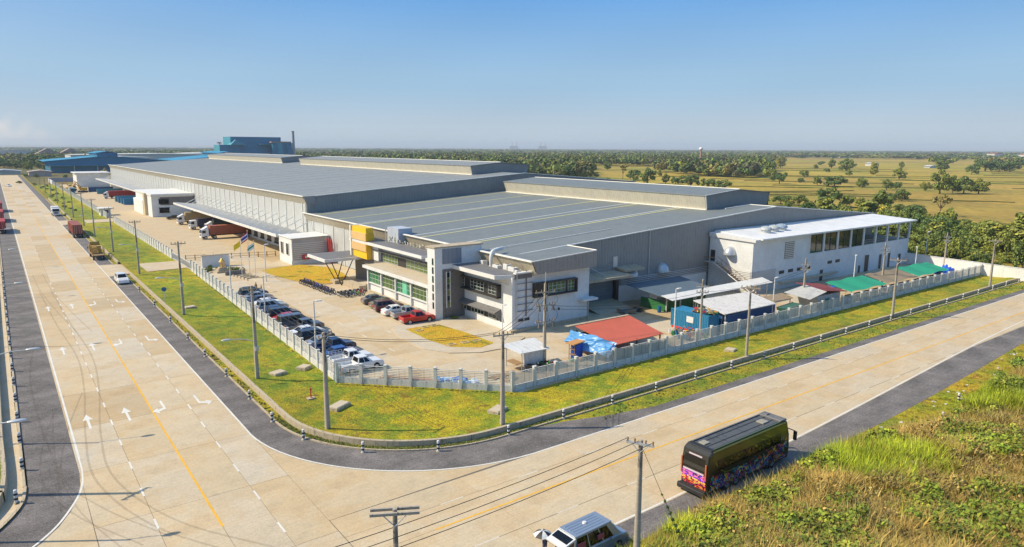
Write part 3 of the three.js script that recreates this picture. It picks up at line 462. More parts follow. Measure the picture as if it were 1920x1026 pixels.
{
  const o = thing('office_building', 'white two-storey office with dark framed windows, grey fin tower and yellow panels', 'office');
  add('wall', bb(56.9, 60.3, 0, 8.0, -91, -76.35), M.wallW, o);            // near wing, street side
  add('wall', bb(60.3, 71.6, 0, 8.35, -81.9, -76.35), M.wallW, o);          // end wall towards the right road
  add('upper_wall', bb(56.9, 60.3, 4.9, 8.0, -122, -91), M.wallW, o);
  add('ground_floor', bb(52.9, 60.3, 0, 4.45, -115, -91.1), M.wallW, o);
  add('terrace_ledge', bb(52.1, 56.9, 4.45, 4.92, -115.6, -91.1), M.white, o); add('terrace_floor', bb(52.4, 56.9, 4.92, 4.95, -115.3, -91.1), M.conc[4], o);
  add('entrance_wall', bb(56.2, 60.3, 0, 4.9, -128, -115), M.grey, o);
  // glazed ground floor in four bays between white piers
  const zs = [-114.5, -109.1, -103.7, -98.3, -92.9];
  for (let k = 0; k < 4; k++) { windowStrip(o, 'z', 52.9, zs[k] + .18, zs[k + 1] - .18, 1.95, 4.35, 4, 3, [glassGreen, glassOlive, glassGreen, glassOlive][k], 1); if (k === 2) add('blind', bb(52.78, 52.86, 2, 4.2, zs[k] + 2.2, zs[k] + 3.7), glassTeal, o); }
  for (const z of zs) add('pier', bb(52.55, 52.9, 0, 4.45, z - .17, z + .17), M.white, o);
  add('sill', bb(52.6, 52.9, 1.78, 1.92, -114.4, -92.9), M.white, o); add('plinth', bb(52.5, 52.9, 0, .45, -114.3, -91.2), M.kerb, o);
  // upper windows of the left wing, dark panels between
  add('dark_panel', bb(56.82, 56.9, 4.95, 6.85, -119.6, -91.2), M.dark, o);
  for (const [a, b] of [[-116.6, -110.6], [-107.4, -99.8], [-97.8, -91.5]]) windowStrip(o, 'z', 56.82, a, b, 5.05, 6.6, 5, 3, glassOlive, 1);
  add('window_hood', sheet([56.0, 6.95, -120], [56.9, 6.95, -120], [56.9, 6.95, -91.2], [56.0, 6.95, -91.2], .12), M.grey, o);
  // near wing: two framed window strips, the lower under a grey awning
  add('window_frame', [bb(56.15, 56.9, 6.45, 6.62, -91, -79), bb(56.15, 56.9, 4.62, 4.8, -91, -79), bb(56.15, 56.9, 4.62, 6.6, -79.2, -79)], M.dark, o);
  add('dark_panel', bb(56.8, 56.9, 4.75, 6.45, -91, -79.2), M.dark, o);
  for (const [a, b, n] of [[-89.6, -88.5, 2], [-86.8, -83.2, 4], [-82, -79.4, 3]]) windowStrip(o, 'z', 56.8, a, b, 4.9, 6.4, n, 3, glassDk, 1);
  add('awning', sheet([55.7, 2.55, -91], [56.9, 3.0, -91], [56.9, 3.0, -79], [55.7, 2.55, -79], .12), M.grey, o); add('awning_end', exZ([[55.7, 2.5], [56.9, 2.95], [56.9, 1.05]], -79.15, -79), M.grey, o);
  add('dark_panel', bb(56.8, 56.9, 1.2, 2.7, -90.4, -79.6), M.dark, o); for (const [a, b, n] of [[-89.4, -88, 2], [-86.6, -83.2, 4], [-82, -80, 2]]) windowStrip(o, 'z', 56.8, a, b, 1.3, 2.6, n, 2, glassDk, 1);
  // window box on the end wall
  add('window_frame', [bb(60.5, 68.7, 6.7, 6.88, -76.35, -75.7), bb(60.5, 68.7, 4.75, 4.92, -76.35, -75.7), bb(60.5, 60.68, 4.9, 6.7, -76.35, -75.7), bb(68.52, 68.7, 4.9, 6.7, -76.35, -75.7)], M.dark, o);
  add('dark_panel', bb(60.6, 68.6, 4.9, 6.75, -76.35, -76.28), M.dark, o); for (const [a, b, n] of [[63.4, 66.6, 4], [67.2, 68.4, 2]]) windowStrip(o, 'x', -76.28, a, b, 5.0, 6.6, n, 3, glassOlive, 1);
  // roof slabs over each wing
  add('roof_slab', exX([[-128, 7.85], [-99, 7.85], [-99, 8.35], [-128, 8.35]], 55.1, 60.2), M.white, o); add('slab_topping', bb(55.3, 60.2, 8.35, 8.40, -127.8, -99.2), M.grey, o);
  add('roof_slab', poly([[54.7, -97], [59, -97], [59, -78.4], [57.2, -76.6], [54.7, -77.6]], 8.35, 7.8), M.white, o); add('slab_topping', poly([[54.9, -96.8], [59, -96.8], [59, -78.6], [57.2, -76.9], [54.9, -77.8]], 8.4, 8.35), M.grey, o);
  add('slab_end', bb(57.2, 60.3, 7.75, 8.5, -76.75, -76.2), M.grey, o);
  add('stay_cable', [bar([54.9, 7.8, -79], [56.9, 6.9, -77.2], .03), bar([54.9, 7.8, -83], [56.9, 7.0, -81.5], .03)], M.steel, o);
  // fin tower with slit windows
  add('fin', bb(51.7, 57.2, 0, 11.1, -91.05, -88.85), M.wallW, o); add('fin_cap', bb(51.55, 60.4, 11.1, 11.3, -91.2, -88.7), M.kerb, o); add('fin_cladding', bb(53.0, 56.9, 0, 7.8, -88.85, -88.76), M.grey, o); add('fin_back', bb(57.2, 60.2, 8.4, 11.1, -91.05, -88.85), M.wallW, o); add('louvre_panel', bb(53.0, 56.4, 8.6, 10.9, -88.85, -88.77), mat([.24, .27, .31], .5, { map: sheetV }), o);
  for (let k = 0; k < 6; k++) { add('slit_window', bb(53.7, 54.2, 2.0 + k * .9, 2.7 + k * .9, -88.77, -88.7), k % 2 ? glassDk : glassOlive, o); add('slit_window', bb(51.62, 51.72, 1.8 + k * 1.35, 2.8 + k * 1.35, -89.6, -89.25), glassDk, o); }
  add('slit_surround', [bb(53.55, 53.7, 1.8, 7.4, -88.77, -88.69), bb(54.2, 54.35, 1.8, 7.4, -88.77, -88.69)], M.white, o);
  // yellow panel stack at the left end
  const orange = mat([.80, .52, .22], .6, { map: wallT });
  add('yellow_panel', bb(55.2, 56.7, 9.9, 10.9, -126.6, -120.4), M.yellow, o); add('cream_panel', bb(55.0, 56.7, 8.42, 9.9, -126.8, -120.2), orange, o); add('yellow_panel', [bb(55.02, 56.72, 9.2, 9.9, -120.2, -120.1), bb(55.02, 56.72, 8.5, 9.2, -120.2, -120.1)], mat([.70, .42, .01], .55), o);
  add('cream_panel', bb(55.0, 56.7, 6.4, 7.82, -126.8, -120.2), orange, o); add('yellow_panel', bb(55.2, 56.7, 4.95, 6.4, -126.4, -120.1), M.yellow, o); add('yellow_panel', bb(55.1, 56.75, 5.0, 7.8, -120.2, -120.05), mat([.72, .43, .01], .55), o);
  add('edge_fin', bb(54.9, 56.8, 4.9, 11.0, -127.2, -126.8), M.trim, o); add('roof_box', bb(58.6, 61.5, 8.4, 11.2, -118.2, -113.8), mat([.42, .46, .52], .6), o); add('mast', [bar([57.6, 8.4, -117], [57.6, 12.4, -117], .05), bar([57.2, 8.4, -116], [57.2, 11.8, -116], .04)], M.galv, o);
  add('end_pier', bb(56.2, 56.9, 4.95, 7.85, -119.9, -117.4), M.wallW, o);
  // cable risers and small vents on the end wall
  for (let k = 0; k < 2; k++) add('riser', bar([57.6 + k * 1.7, k ? 2.2 : 1.6, -76.2], [57.6 + k * 1.7, 8.9, -76.2], .09), k ? M.grey : M.galv, o);
  for (let k = 0; k < 6; k++) add('ladder_rung', bb(57.5, 60.6, 3 + k * 1.0, 3.08 + k * 1.0, -76.25, -76.16), M.grey, o);
  add('riser_cap', bb(57.2, 60.6, 8.5, 8.7, -76.6, -75.9), M.white, o); add('vent_grille', [bb(58.0, 58.9, 1.5, 1.9, -76.35, -76.28), bb(59.1, 60, 1.5, 1.9, -76.35, -76.28)], M.dark, o); add('vent_grille', bb(65.4, 65.7, 2.2, 2.6, -76.35, -76.28), M.dark, o);
  add('porch_roof', bb(69.4, 72.3, 3.2, 3.5, -76.4, -75), M.white, o); add('porch_post', bb(70.2, 70.3, 0, 3.2, -75.2, -75.1), M.wood, o);
  add('footing', bb(56.4, 71.9, 0, .5, -76.35, -75.9), M.kerb, o);
}
// roof-top letters and plant behind the parapet
{
  const sg = thing('roof_sign', 'row of pale stand-off letters along the office roof slab', 'sign'); const fm = mat([.70, .66, .50], .5);
  add('sign_rail', bb(58.45, 58.55, 8.42, 8.5, -118, -100), M.steel, sg);
  for (let k = 0; k < 16; k++) { const z = -117.4 + k * 1.08, h = k < 3 ? 1.3 : .95, c = k % 4; const gs = []; // cut-out characters, too small to read in the photograph
    for (let q = 0; q < 3; q++) gs.push(rnd() < .5 ? bx(.1, h * rr(.5, 1) * .8, .14, 0, h * .4, rr(-.3, .3)) : bx(.1, .13, rr(.3, .6), 0, h * rr(.2, .8), rr(-.12, .12)));
    add('letter', gs.map(g => g.translate(58.5, 8.55, z)), fm, sg); }
  const p = thing('exhaust_duct', 'white bent exhaust duct rising behind the office roof slab', 'duct', [58.9, 8.2, -84.4]); add('duct', tube([[0, 0, 0], [0, 1.6, 0], [.3, 2.3, -.1], [1.4, 2.55, -.4], [2.6, 2.6, -.8]], .28, 24, 10), M.white, p); add('collar', cy(.36, .36, .2, 12, 0, .1, 0), M.white, p);
  for (let k = 0; k < 5; k++) { const [x, z, w, h] = [[58.9, -82.8, 1.4, .6], [59.2, -80.7, 1.0, 1.0], [59.0, -79, 1.5, .8], [59.3, -90 + 3, .9, .7], [59.1, -78, .8, .5]][k]; const a = thing('air_unit', ['long low', 'tall narrow', 'large square', 'grey far', 'small corner'][k] + ' white air unit behind the office roof slab', 'air unit', [x, 8.2, z], 0, 'roof plant'); add('casing', rb(.9, h, w, .05, 0, h / 2, 0), M.white, a); add('fan_grille', cy(.3, .3, .05, 14, 0, h + .01, 0), M.grey, a); }
}
{ // entrance canopy on V columns
  const o = thing('entrance_canopy', 'flat grey entrance canopy on thin black V-shaped columns', 'canopy');
  add('slab', bb(48.4, 57, 4.45, 5.0, -133.2, -124.2), M.white, o); add('topping', bb(48.7, 57, 5.0, 5.04, -132.9, -124.5), M.grey, o);
  for (const [b, t1, t2] of [[[51.4, .1, -126.2], [49.6, 4.45, -127.6], [52.3, 4.45, -125]], [[50.9, .1, -122.6], [50, 4.45, -125], [54.2, 4.45, -124.6]]]) add('column', [bar(b, t1, .09), bar(b, t2, .09)], M.black, o);
  const w = thing('ramp_wall', 'low concrete ramp walls by the office entrance', 'wall'); add('wall_section', bb(51.2, 52.6, 0, 1.1, -122.4, -115.2), M.kerb, w); add('wall_section', bb(52.6, 56.2, 0, 1.2, -116.2, -115.6), M.kerb, w); add('ramp', sheet([52.4, .1, -126.5], [56.4, .1, -126.5], [56.4, 1.0, -116.3], [52.4, 1.0, -116.3], .1), M.conc[4], w); add('planter', bb(50.4, 51.6, 0, .7, -126.8, -124.6), M.kerb, w);
}
// ---------- white canteen building at the right end ----------
{
  const o = thing('canteen_building', 'long white two-storey building with open upper floor and flat white roof', 'building');
  const x0 = 107.6, x1 = 168, zf = -72.3, zb = -81.75, xm = 126;
  add('end_wall', bb(x0, x0 + .25, 4.2, 9.7, zb, zf), M.wallW, o); add('end_louvre_wall', bb(x0, x0 + .2, 0, 4.2, zb, zf), mat([.58, .58, .56], .6, { map: wallT }), o);
  for (let k = 0; k < 13; k++) add('louvre', bb(x0 - .1, x0, .35 + k * .3, .5 + k * .3, zb, zf - .2), M.white, o);
  add('front_wall', bb(x0 + .25, xm, 4.2, 9.6, zf - .25, zf), M.wallW, o); add('front_wall', bb(x0 + .25, x1, 0, 4.2, zf - .25, zf), M.wallW, o); add('upper_parapet', bb(xm, x1, 4.2, 5.9, zf - .25, zf), M.wallW, o);
  add('floor_slab', bb(xm, x1, 5.7, 5.9, zb, zf - .25), M.conc[4], o); add('back_wall', bb(xm - .2, x1 - 18, 5.9, 9.8, zb, zb + .2), M.grey, o); add('partition', bb(xm, xm + .2, 5.9, 9.7, zb, zf - .25), M.wallW, o); add('ceiling', bb(xm, x1, 9.55, 9.6, zb, zf - .1), M.grey, o);
  add('roof', sheet([x0 + 1.2, 10.75, zb + .1], [x1 + 1, 10.75, zb + .1], [x1 + 1.4, 10.1, zf + .9], [x0 + 1.4, 10.1, zf + .9], .28), mat([.86, .86, .84], .5, { map: wallT, bumpMap: corr(12, 24, false), bumpScale: .03 }), o);
  add('roof_edge', exX([[zb, 9.7], [zf + .6, 9.55], [zf + .6, 10.0], [zb, 10.5]], x0 - .3, x0 + 1.2), M.white, o);
  for (let k = 0; k <= 8; k++) { const x = xm + (x1 - xm) * k / 8; add('column', bb(x - .28, x + .28, 5.9, 9.6, zf - .3, zf + .04), M.white, o); if (k < 8) { const w = x + (x1 - xm) / 8; if (k < 4) { const g = add('glazing', bb(x + .3, w - .3, 6.0, 9.5, zf - .22, zf - .16), glassDk, o); add('mullion', bb((x + w) / 2 - .05, (x + w) / 2 + .05, 6, 9.5, zf - .16, zf - .08), M.dark, g); } else add('railing', [bb(x + .3, w - .3, 6.85, 6.92, zf - .2, zf - .12), bb(x + .3, w - .3, 6.4, 6.46, zf - .2, zf - .12)], M.steel, o); } }
  for (const [a, b, c, d] of [[117.6, 120.6, 5.6, 8.8]]) { const w = add('louvred_window', bb(a, b, c, d, zf, zf + .06), M.grey, o); for (let k = 0; k < 9; k++) add('louvre', bb(a, b, c + .1 + k * .35, c + .3 + k * .35, zf + .06, zf + .13), M.galv, w); }
  add('shutter', bb(x0 + .3, x0 + 7.4, .2, 4.1, zf, zf + .08), M.sheetG, o); for (let k = 0; k < 11; k++) add('shutter_slat', bb(x0 + .4, x0 + 7.3, .4 + k * .33, .55 + k * .33, zf + .08, zf + .13), M.galv, o);
  for (const [x, y] of [[117, 2.9], [120, 2.9], [123, 2.9], [126, 2.9], [134, 3.2], [137, 3.2]]) add('vent_window', bb(x - .8, x + .8, y, y + .6, zf, zf + .07), M.dark, o);
  for (const [x, w, h] of [[131, 1.2, 2.2], [149, 1.8, 3.6], [155, 1.2, 3.2], [159, 1.0, 3.4], [146, .9, 1.6], [164, 1.2, 2.6]]) { const d = add('door', bb(x - w / 2, x + w / 2, .05, h, zf, zf + .07), M.dark, o); add('door_frame', [bb(x - w / 2 - .1, x - w / 2, .05, h + .1, zf, zf + .1), bb(x + w / 2, x + w / 2 + .1, .05, h + .1, zf, zf + .1)], M.white, d); }
  add('bench_ledge', bb(116, 136, 1.2, 1.5, zf, zf + .9), M.conc[4], o);
  { const h = new THREE.Group(); h.name = 'wall_vent'; o.add(h); add('hood', tf(new THREE.SphereGeometry(1.2, 14, 8, 0, Math.PI, 0, Math.PI / 2), x0, 6.8, -77, 0, -Math.PI / 2, 0, [1, 1.3, 1.2]), M.galv, h); }
  { const g = new THREE.Group(); g.name = 'stair'; o.add(g); // steel stair up the end wall
    for (let k = 0; k < 18; k++) add('tread', bb(x0 - 1.5, x0 - .25, .28 + k * .27, .34 + k * .27, -70.6 - k * .52, -70.15 - k * .52), M.wood, g);
    for (const x of [x0 - 1.5, x0 - .25]) { add('stringer', bar([x, .1, -70], [x, 5.1, -79.6], .12), M.galv, g); add('handrail', bar([x, 1.1, -70], [x, 6.1, -79.6], .04), M.wood, g); for (let k = 0; k < 9; k++) add('baluster', bar([x, .3 + k * .54, -70.4 - k * 1.04], [x, 1.35 + k * .54, -70.4 - k * 1.04], .025), M.wood, g); }
    add('landing', bb(x0 - 1.5, x0, 5.0, 5.12, -81.7, -79.5), M.galv, g); add('landing_rail', bb(x0 - 1.52, x0 - 1.45, 5.9, 6.1, -81.7, -79.5), M.wood, g); const d = add('door', bb(x0 - .06, x0, 5.12, 7.2, -81.4, -80.4), M.dark, o); }
  for (let k = 0; k < 3; k++) { const v = thing('roof_vent', ['near', 'middle', 'far'][k] + ' pale domed turbine vent on the canteen roof', 'vent', [116.5 + k * 3.1, 10.35, -75.8 - k * .35], 0, 'domed roof vents'); add('dome', tf(new THREE.SphereGeometry(1.15, 16, 8, 0, Math.PI * 2, 0, Math.PI / 2), 0, .55, 0, 0, 0, 0, [1, .62, 1]), k === 2 ? mat([.25, .33, .42], .5) : mat([.40, .43, .42], .5), v); add('curb', cy(.95, .95, .7, 16, 0, .25, 0), M.galv, v); for (let q = 0; q < 8; q++) add('rib', tube([[0, 1.27, 0], [Math.cos(q * .785) * .8, 1.07, Math.sin(q * .785) * .8], [Math.cos(q * .785) * 1.17, .58, Math.sin(q * .785) * 1.17]], .03, 8, 4), M.galv, v); }
}
// ---------- street furniture ----------
{ // black and white kerb bollards
  const p = thing('bollard', '', 'bollard', [0, 0, 0], 0, 'kerb bollards');
  add('post', cy(.13, .12, .95, 12, 0, .475, 0), M.white, p); for (const y of [.3, .66]) add('black_band', cy(.136, .134, .16, 12, 0, y, 0), M.black, p); add('cap', tf(new THREE.SphereGeometry(.125, 12, 6, 0, Math.PI * 2, 0, Math.PI / 2), 0, .95, 0, 0, 0, 0, [1, .45, 1]), M.white, p); add('foot', cy(.2, .17, .06, 10, 0, .03, 0), M.kerb, p);
  let first = true; const put = (label, x, z, y = 0) => { if (first) { first = false; p.position.set(x, y, z); p.userData.label = label; } else copy(p, label, [x, y, z], rr(-.3, .3)); };
  const left = [[19.35, -154.8], [19.3, -139], [19.3, -124.3], [19.2, -111], [19.2, -99.5], [19.2, -90], [19.3, -80.5], [19.3, -71.5], [19.25, -64], [20.2, -58.2], [23.4, -52.6], [28.8, -49]];
  left.forEach(([x, z], i) => put(`black banded bollard on the lawn kerb, ${ord(left.length - i)} leftwards from the road corner`, x - .25, z + .05));
  let k = 0; for (let x = 35.5; x < 163; x += 6.65) put(`white bollard along the right-hand lawn wall, ${ord(++k)} from the road corner`, x, -48.1);
  k = 0; for (let z = -59.5; z > -172; z -= 6.2) put(`black banded bollard on the left kerb, ${ord(++k)} up from the bottom`, z > -62 ? -1.15 : -.62, z, .1);
  [[62.7, -26.6], [71.5, -25.9], [78.6, -27.2], [90, -27.6]].forEach(([x, z], i) => put(`white bollard in the roadside weeds, ${ord(i + 1)} beyond the bus`, x, z));
}
// concrete power poles with crossarms
function powerPole(label, x, z, h, opt = {}) {
  const o = thing('power_pole', label, 'power pole', [x, 0, z], opt.turn ?? 0, 'concrete power poles');
  add('shaft', tf(new THREE.CylinderGeometry(.15, .27, h, 4, 1), 0, h / 2, 0, 0, Math.PI / 4, 0), M.poleC, o);
  for (const y of opt.arms ?? [h - .35]) { const a = add('crossarm', bx(opt.arm ?? 2.1, .13, .12, 0, y, .17), opt.steel ? M.galv : M.poleC, o); for (const s of [-.46, -.2, .2, .46]) add('insulator', [cy(.045, .06, .2, 8, s * (opt.arm ?? 2.1), y + .17, .17), cy(.075, .05, .08, 8, s * (opt.arm ?? 2.1), y + .26, .17)], M.wood, a); add('brace', [bar([-.55, y, .2], [0, y - .55, .18], .025), bar([.55, y, .2], [0, y - .55, .18], .025)], M.galv, o); }
  if (opt.lamp) { const l = opt.lamp, ym = l.y, g = new THREE.Group(); g.name = 'street_light'; o.add(g); add('arm', tube([[0, ym - .5, 0], [l.dx * .5, ym - .1, l.dz * .5], [l.dx, ym, l.dz]], .045, 12, 6), M.galv, g); add('lamp_head', tf(new THREE.SphereGeometry(.42, 12, 6), l.dx * 1.12, ym + .02, l.dz * 1.12, 0, Math.atan2(-l.dz, l.dx), 0, [1.3, .26, .5]), M.galv, g); add('junction_box', bx(.4, .5, .35, .05, ym - 1.3, .25), M.galv, o); }
  return o;
}
const poleTops = {};
[[21.3, -113.4, 11.8], [21.4, -76.5, 11.0], [22.3, -58.3, 9.6], [35.9, -49.6, 9.5]].forEach(([x, z, h], i) => powerPole(['concrete power pole on the lawn beside the parked cars, with street light arm', 'tall concrete pole on the lawn with low street light arm', 'concrete pole at the lawn corner next to the stone slab', 'concrete pole with insulators in front of the fence corner'][i], x, z, h, { turn: [0, 0, .6, -.2][i], lamp: i < 2 ? { y: i ? 5.2 : 6.4, dx: -2.6, dz: -.4 } : null }));
{ const zz = [[21.7, -156.2], [21.6, -193.3], [21.3, -228], [21.8, -262], [21.6, -296], [21.6, -332], [21.6, -370], [21.6, -410], [21.6, -455], [21.6, -505]]; zz.forEach(([x, z], i) => powerPole(`concrete power pole on the left verge, ${ord(i + 1)} beyond the white car at the kerb`, x, z, 11.3, { turn: 0, lamp: i < 3 ? { y: 6.6, dx: -2.4, dz: .3 } : null })); }
[[73.4, -49.3], [111, -49], [150.2, -49.2]].forEach(([x, z], i) => powerPole(`concrete pole on the right-hand lawn, ${ord(i + 1)} from the corner`, x, z, 9.5, { turn: -.95, arm: 2.3 }));
{ // equipment pole inside the fence corner
  const o = powerPole('equipment pole with stacked crossarms and switchgear inside the fence corner', 51, -61.9, 10.2, { arms: [9.2, 7.6, 5.6], arm: 2.6, turn: -.25 });
  for (const y of [7.6, 5.6]) for (const s of [-1, 0, 1]) add('switch_unit', [cy(.16, .13, .55, 8, s * .9, y - .3, .4), cy(.2, .2, .1, 8, s * .9, y - .55, .4), cy(.06, .06, .4, 6, s * .9 + .2, y + .1, -.25, .6)], M.grey, o);
  for (const s of [-1, 0, 1]) add('drop_wire', tube([[s * 1.1, 9.2, .2], [s * 1.3, 8.3, .8], [s * .9, 7.5, .5], [s * 1.25, 6.6, .9], [s * .9, 5.4, .4]], .02, 20, 4), M.wire, o); add('spike', bar([0, 10.2, 0], [.05, 11.6, 0], .04), M.galv, o); add('base_block', bx(.9, .5, .9, 0, .25, 0), M.kerb, o);
}
{ const ps = [[75.6, -58.2, 8.6, 'beside the blue junk container'], [105, -60.6, 8.4, 'behind the small red-roofed hut'], [132.8, -61.1, 8.8, 'between the green awnings'], [166.2, -63.6, 8.2, 'at the far end of the green awnings']]; for (const [x, z, h, w] of ps) powerPole('grey yard pole with short arms ' + w, x, z, h, { arms: [h - 1.0, h - 1.8], arm: 1.6, steel: true, turn: -.8 }); }
// near poles on the roadside strip
{ const o = powerPole('near grey pole with steel crossarm and insulators beside the weeds', 29.85, -26.9, 8.6, { arms: [8.4], arm: 1.7, steel: true, turn: -1.1 }); const q = powerPole('near pole cut off at the bottom edge, with paired crossarms', 14.06, -28.4, 8.6, { arms: [], turn: -.5 }); for (const s of [-.25, .25]) add('crossarm', bx(2.4, .14, .12, 0, 8.45, s), M.poleC, q); add('brace', [bar([-.6, 8.4, .2], [0, 7.7, .12], .03), bar([.6, 8.4, .2], [0, 7.7, .12], .03)], M.galv, q); }
{ // left-side poles and lamps: mostly outside the picture, their arms and shadows show
  [[-2.6, -54.2], [-2.4, -73.2], [-2.4, -110.4], [-2.4, -147.4], [-2.4, -184]].forEach(([x, z], i) => { const o = thing('street_lamp', `street lamp reaching over the left shoulder, ${ord(i + 1)} from the bottom`, 'street lamp', [x, .3, z], 0, 'left street lamps'); add('pole', cy(.12, .08, 7.7, 8, 0, 3.85, 0), M.galv, o); add('arm', tube([[0, 7.4, 0], [i ? 1.6 : .9, 7.85, .2], [i ? 3.2 : 1.8, 7.95, .6]], .04, 12, 6), M.galv, o); add('lamp_head', tf(new THREE.SphereGeometry(.45, 12, 6), i ? 3.6 : 2.15, 7.98, .7, 0, -.2, 0, [1.35, .26, .5]), M.galv, o); });
  powerPole('concrete power pole left of the drainage channel, shown by its shadow', -2.3, -61.8, 9.4, { arm: 2.2, turn: .5 });
}
// yard lamps on slim white posts
{ const p = thing('yard_lamp', '', 'yard lamp', [0, 0, 0], 0, 'slim yard lamps'); add('post', cy(.1, .08, 6.6, 10, 0, 3.3, 0), M.white, p); add('arm', bx(.7, .06, .06, .3, 6.6, 0), M.white, p); add('lamp_head', rb(.75, .14, .36, .05, .62, 6.62, 0), M.white, p); add('base_plate', bx(.36, .06, .36, 0, .06, 0), M.galv, p);
  const L = [[30.3, -82, 'beside the grey-white sedan in the parked row', 1.07], [31.3, -105.5, 'beside the red car in the parked row', 1], [32.2, -128, 'by the dark lifted car at the far end of the row', 1], [40.6, -135, 'at the edge of the flag court', 1.1], [75.1, -62.3, 'beside the junk heap', 1], [97.4, -61.2, 'behind the white-roofed store', .9], [126.6, -63.4, 'before the canteen shutter', 1], [150.6, -63, 'over the far green awning', .95], [54.4, -75.2, 'at the office corner', .7], [172, -70, 'beyond the boundary wall', 1.1]];
  L.forEach(([x, z, w, s], i) => { const lab = 'slim white yard lamp ' + w; if (!i) { p.position.set(x, 0, z); p.userData.label = lab; p.scale.setScalar(s); } else copy(p, lab, [x, 0, z], [0, 0, .4, .5][i % 4], undefined, s); }); }
// overhead wires
{ const wire = (label, a, b, sag, r = .022) => { const n = 12, pts = []; for (let i = 0; i <= n; i++) { const t = i / n; pts.push([lerp(a[0], b[0], t), lerp(a[1], b[1], t) - sag * 4 * t * (1 - t), lerp(a[2], b[2], t)]); } solo('overhead_wire', tube(pts, r, 28, 5), M.wire, label, 'wire', 'overhead wires'); };
  const near = [32.6, 9.6, -29.3]; [0, .5, 1].forEach((d, i) => wire(['upper', 'middle', 'lower'][i] + ' black wire sagging across the road from the near pole', [29.4 + d * .75, 8.6 - d * .1, -27.6 + d * 1.3], [-8, 8.3 - i * .1, -29.6 + i * .5], .9 + .12 * i, .02));
  [0, 1, 2].forEach(i => wire(['left', 'middle', 'right'][i] + ' wire from the equipment pole to the fence corner pole', [50 + i * .9, 9.4, -61.7], [35.1 + i * .8, 9.4, -49.6], .5));
  [0, 1].forEach(i => wire(['upper', 'lower'][i] + ' wire over the yard from the corner pole to the left pole', [35.3, 9.4 - i * .15, -49.8], [22.3, 9.4 - i * .2, -58.3], .6));
  [0, 1, 2].forEach(i => wire(['left', 'middle', 'right'][i] + ' wire over the parked cars between lawn poles', [20.7 + i * .6, 10.8, -76.5], [21.8 + i * .5, 9.4, -58.5], .5));
  [0, 1].forEach(i => wire(['upper', 'lower'][i] + ' wire over the red shed roof along the yard', [52, 7.4 - i * .4, -61.9], [75.6, 6.8 - i * .4, -58.2], .7));
  [0, 1].forEach(i => wire(['upper', 'lower'][i] + ' wire crossing before the canteen building', [75.6, 6.8 - i * .4, -58.2], [105, 6.7 - i * .4, -60.6], .7)); }
{ // climbing plant on the stay of the near pole
  solo('stay_wire', [bar([29.9, 8.2, -26.9], [33.9, .1, -26.3], .014)], M.wire, 'taut stay wire running from near pole into the weeds', 'stay wire');
}
// small things on the lawn
{ const slabT = (label, x, z, a, w = 2.2) => { const o = thing('stone_slab', label, 'slab', [x, .02, z], a, 'concrete slabs on lawn'); add('slab', rb(w, .35, 1.3, .03, 0, .17, 0), M.kerb, o); add('lid', rb(w * .9, .06, 1.1, .02, 0, .37, 0), M.conc[4], o); };
  slabT('concrete manhole slab behind the lawn corner pole', 25.6, -63.6, .5); slabT('concrete manhole slab beside the fence corner pole', 38, -53.3, .4, 1.9); slabT('thin concrete slab on lawn near the tall pole', 24, -77.5, .3, 1.6); slabT('small concrete slab on lawn beside the first power pole', 23.3, -119, .2, 1.8); slabT('white broken slab on the right-hand lawn', 74.6, -52.5, .3, 1.3); slabT('flat slab by the fence behind the tall pole', 27.2, -77.8, .6, 1.4);
  const h = thing('hydrant_pipe', 'short red standpipe on a concrete pad in the lawn', 'standpipe', [24.2, .05, -67.6]); add('pipe', cy(.06, .06, 1.1, 8, 0, .6, 0), M.red, h); add('head', cy(.11, .09, .18, 8, 0, 1.1, 0), M.red, h); add('pad', bx(.8, .14, .6, 0, .07, 0), M.kerb, h);
  const s = thing('road_sign', 'small blue round road sign on the left lawn kerb', 'sign', [20.6, .3, -124], -.3); add('post', cy(.04, .04, 2.4, 8, 0, 1.2, 0), M.galv, s); add('plate', cy(.38, .38, .04, 20, 0, 2.4, .05, Math.PI / 2), M.blue, s); }
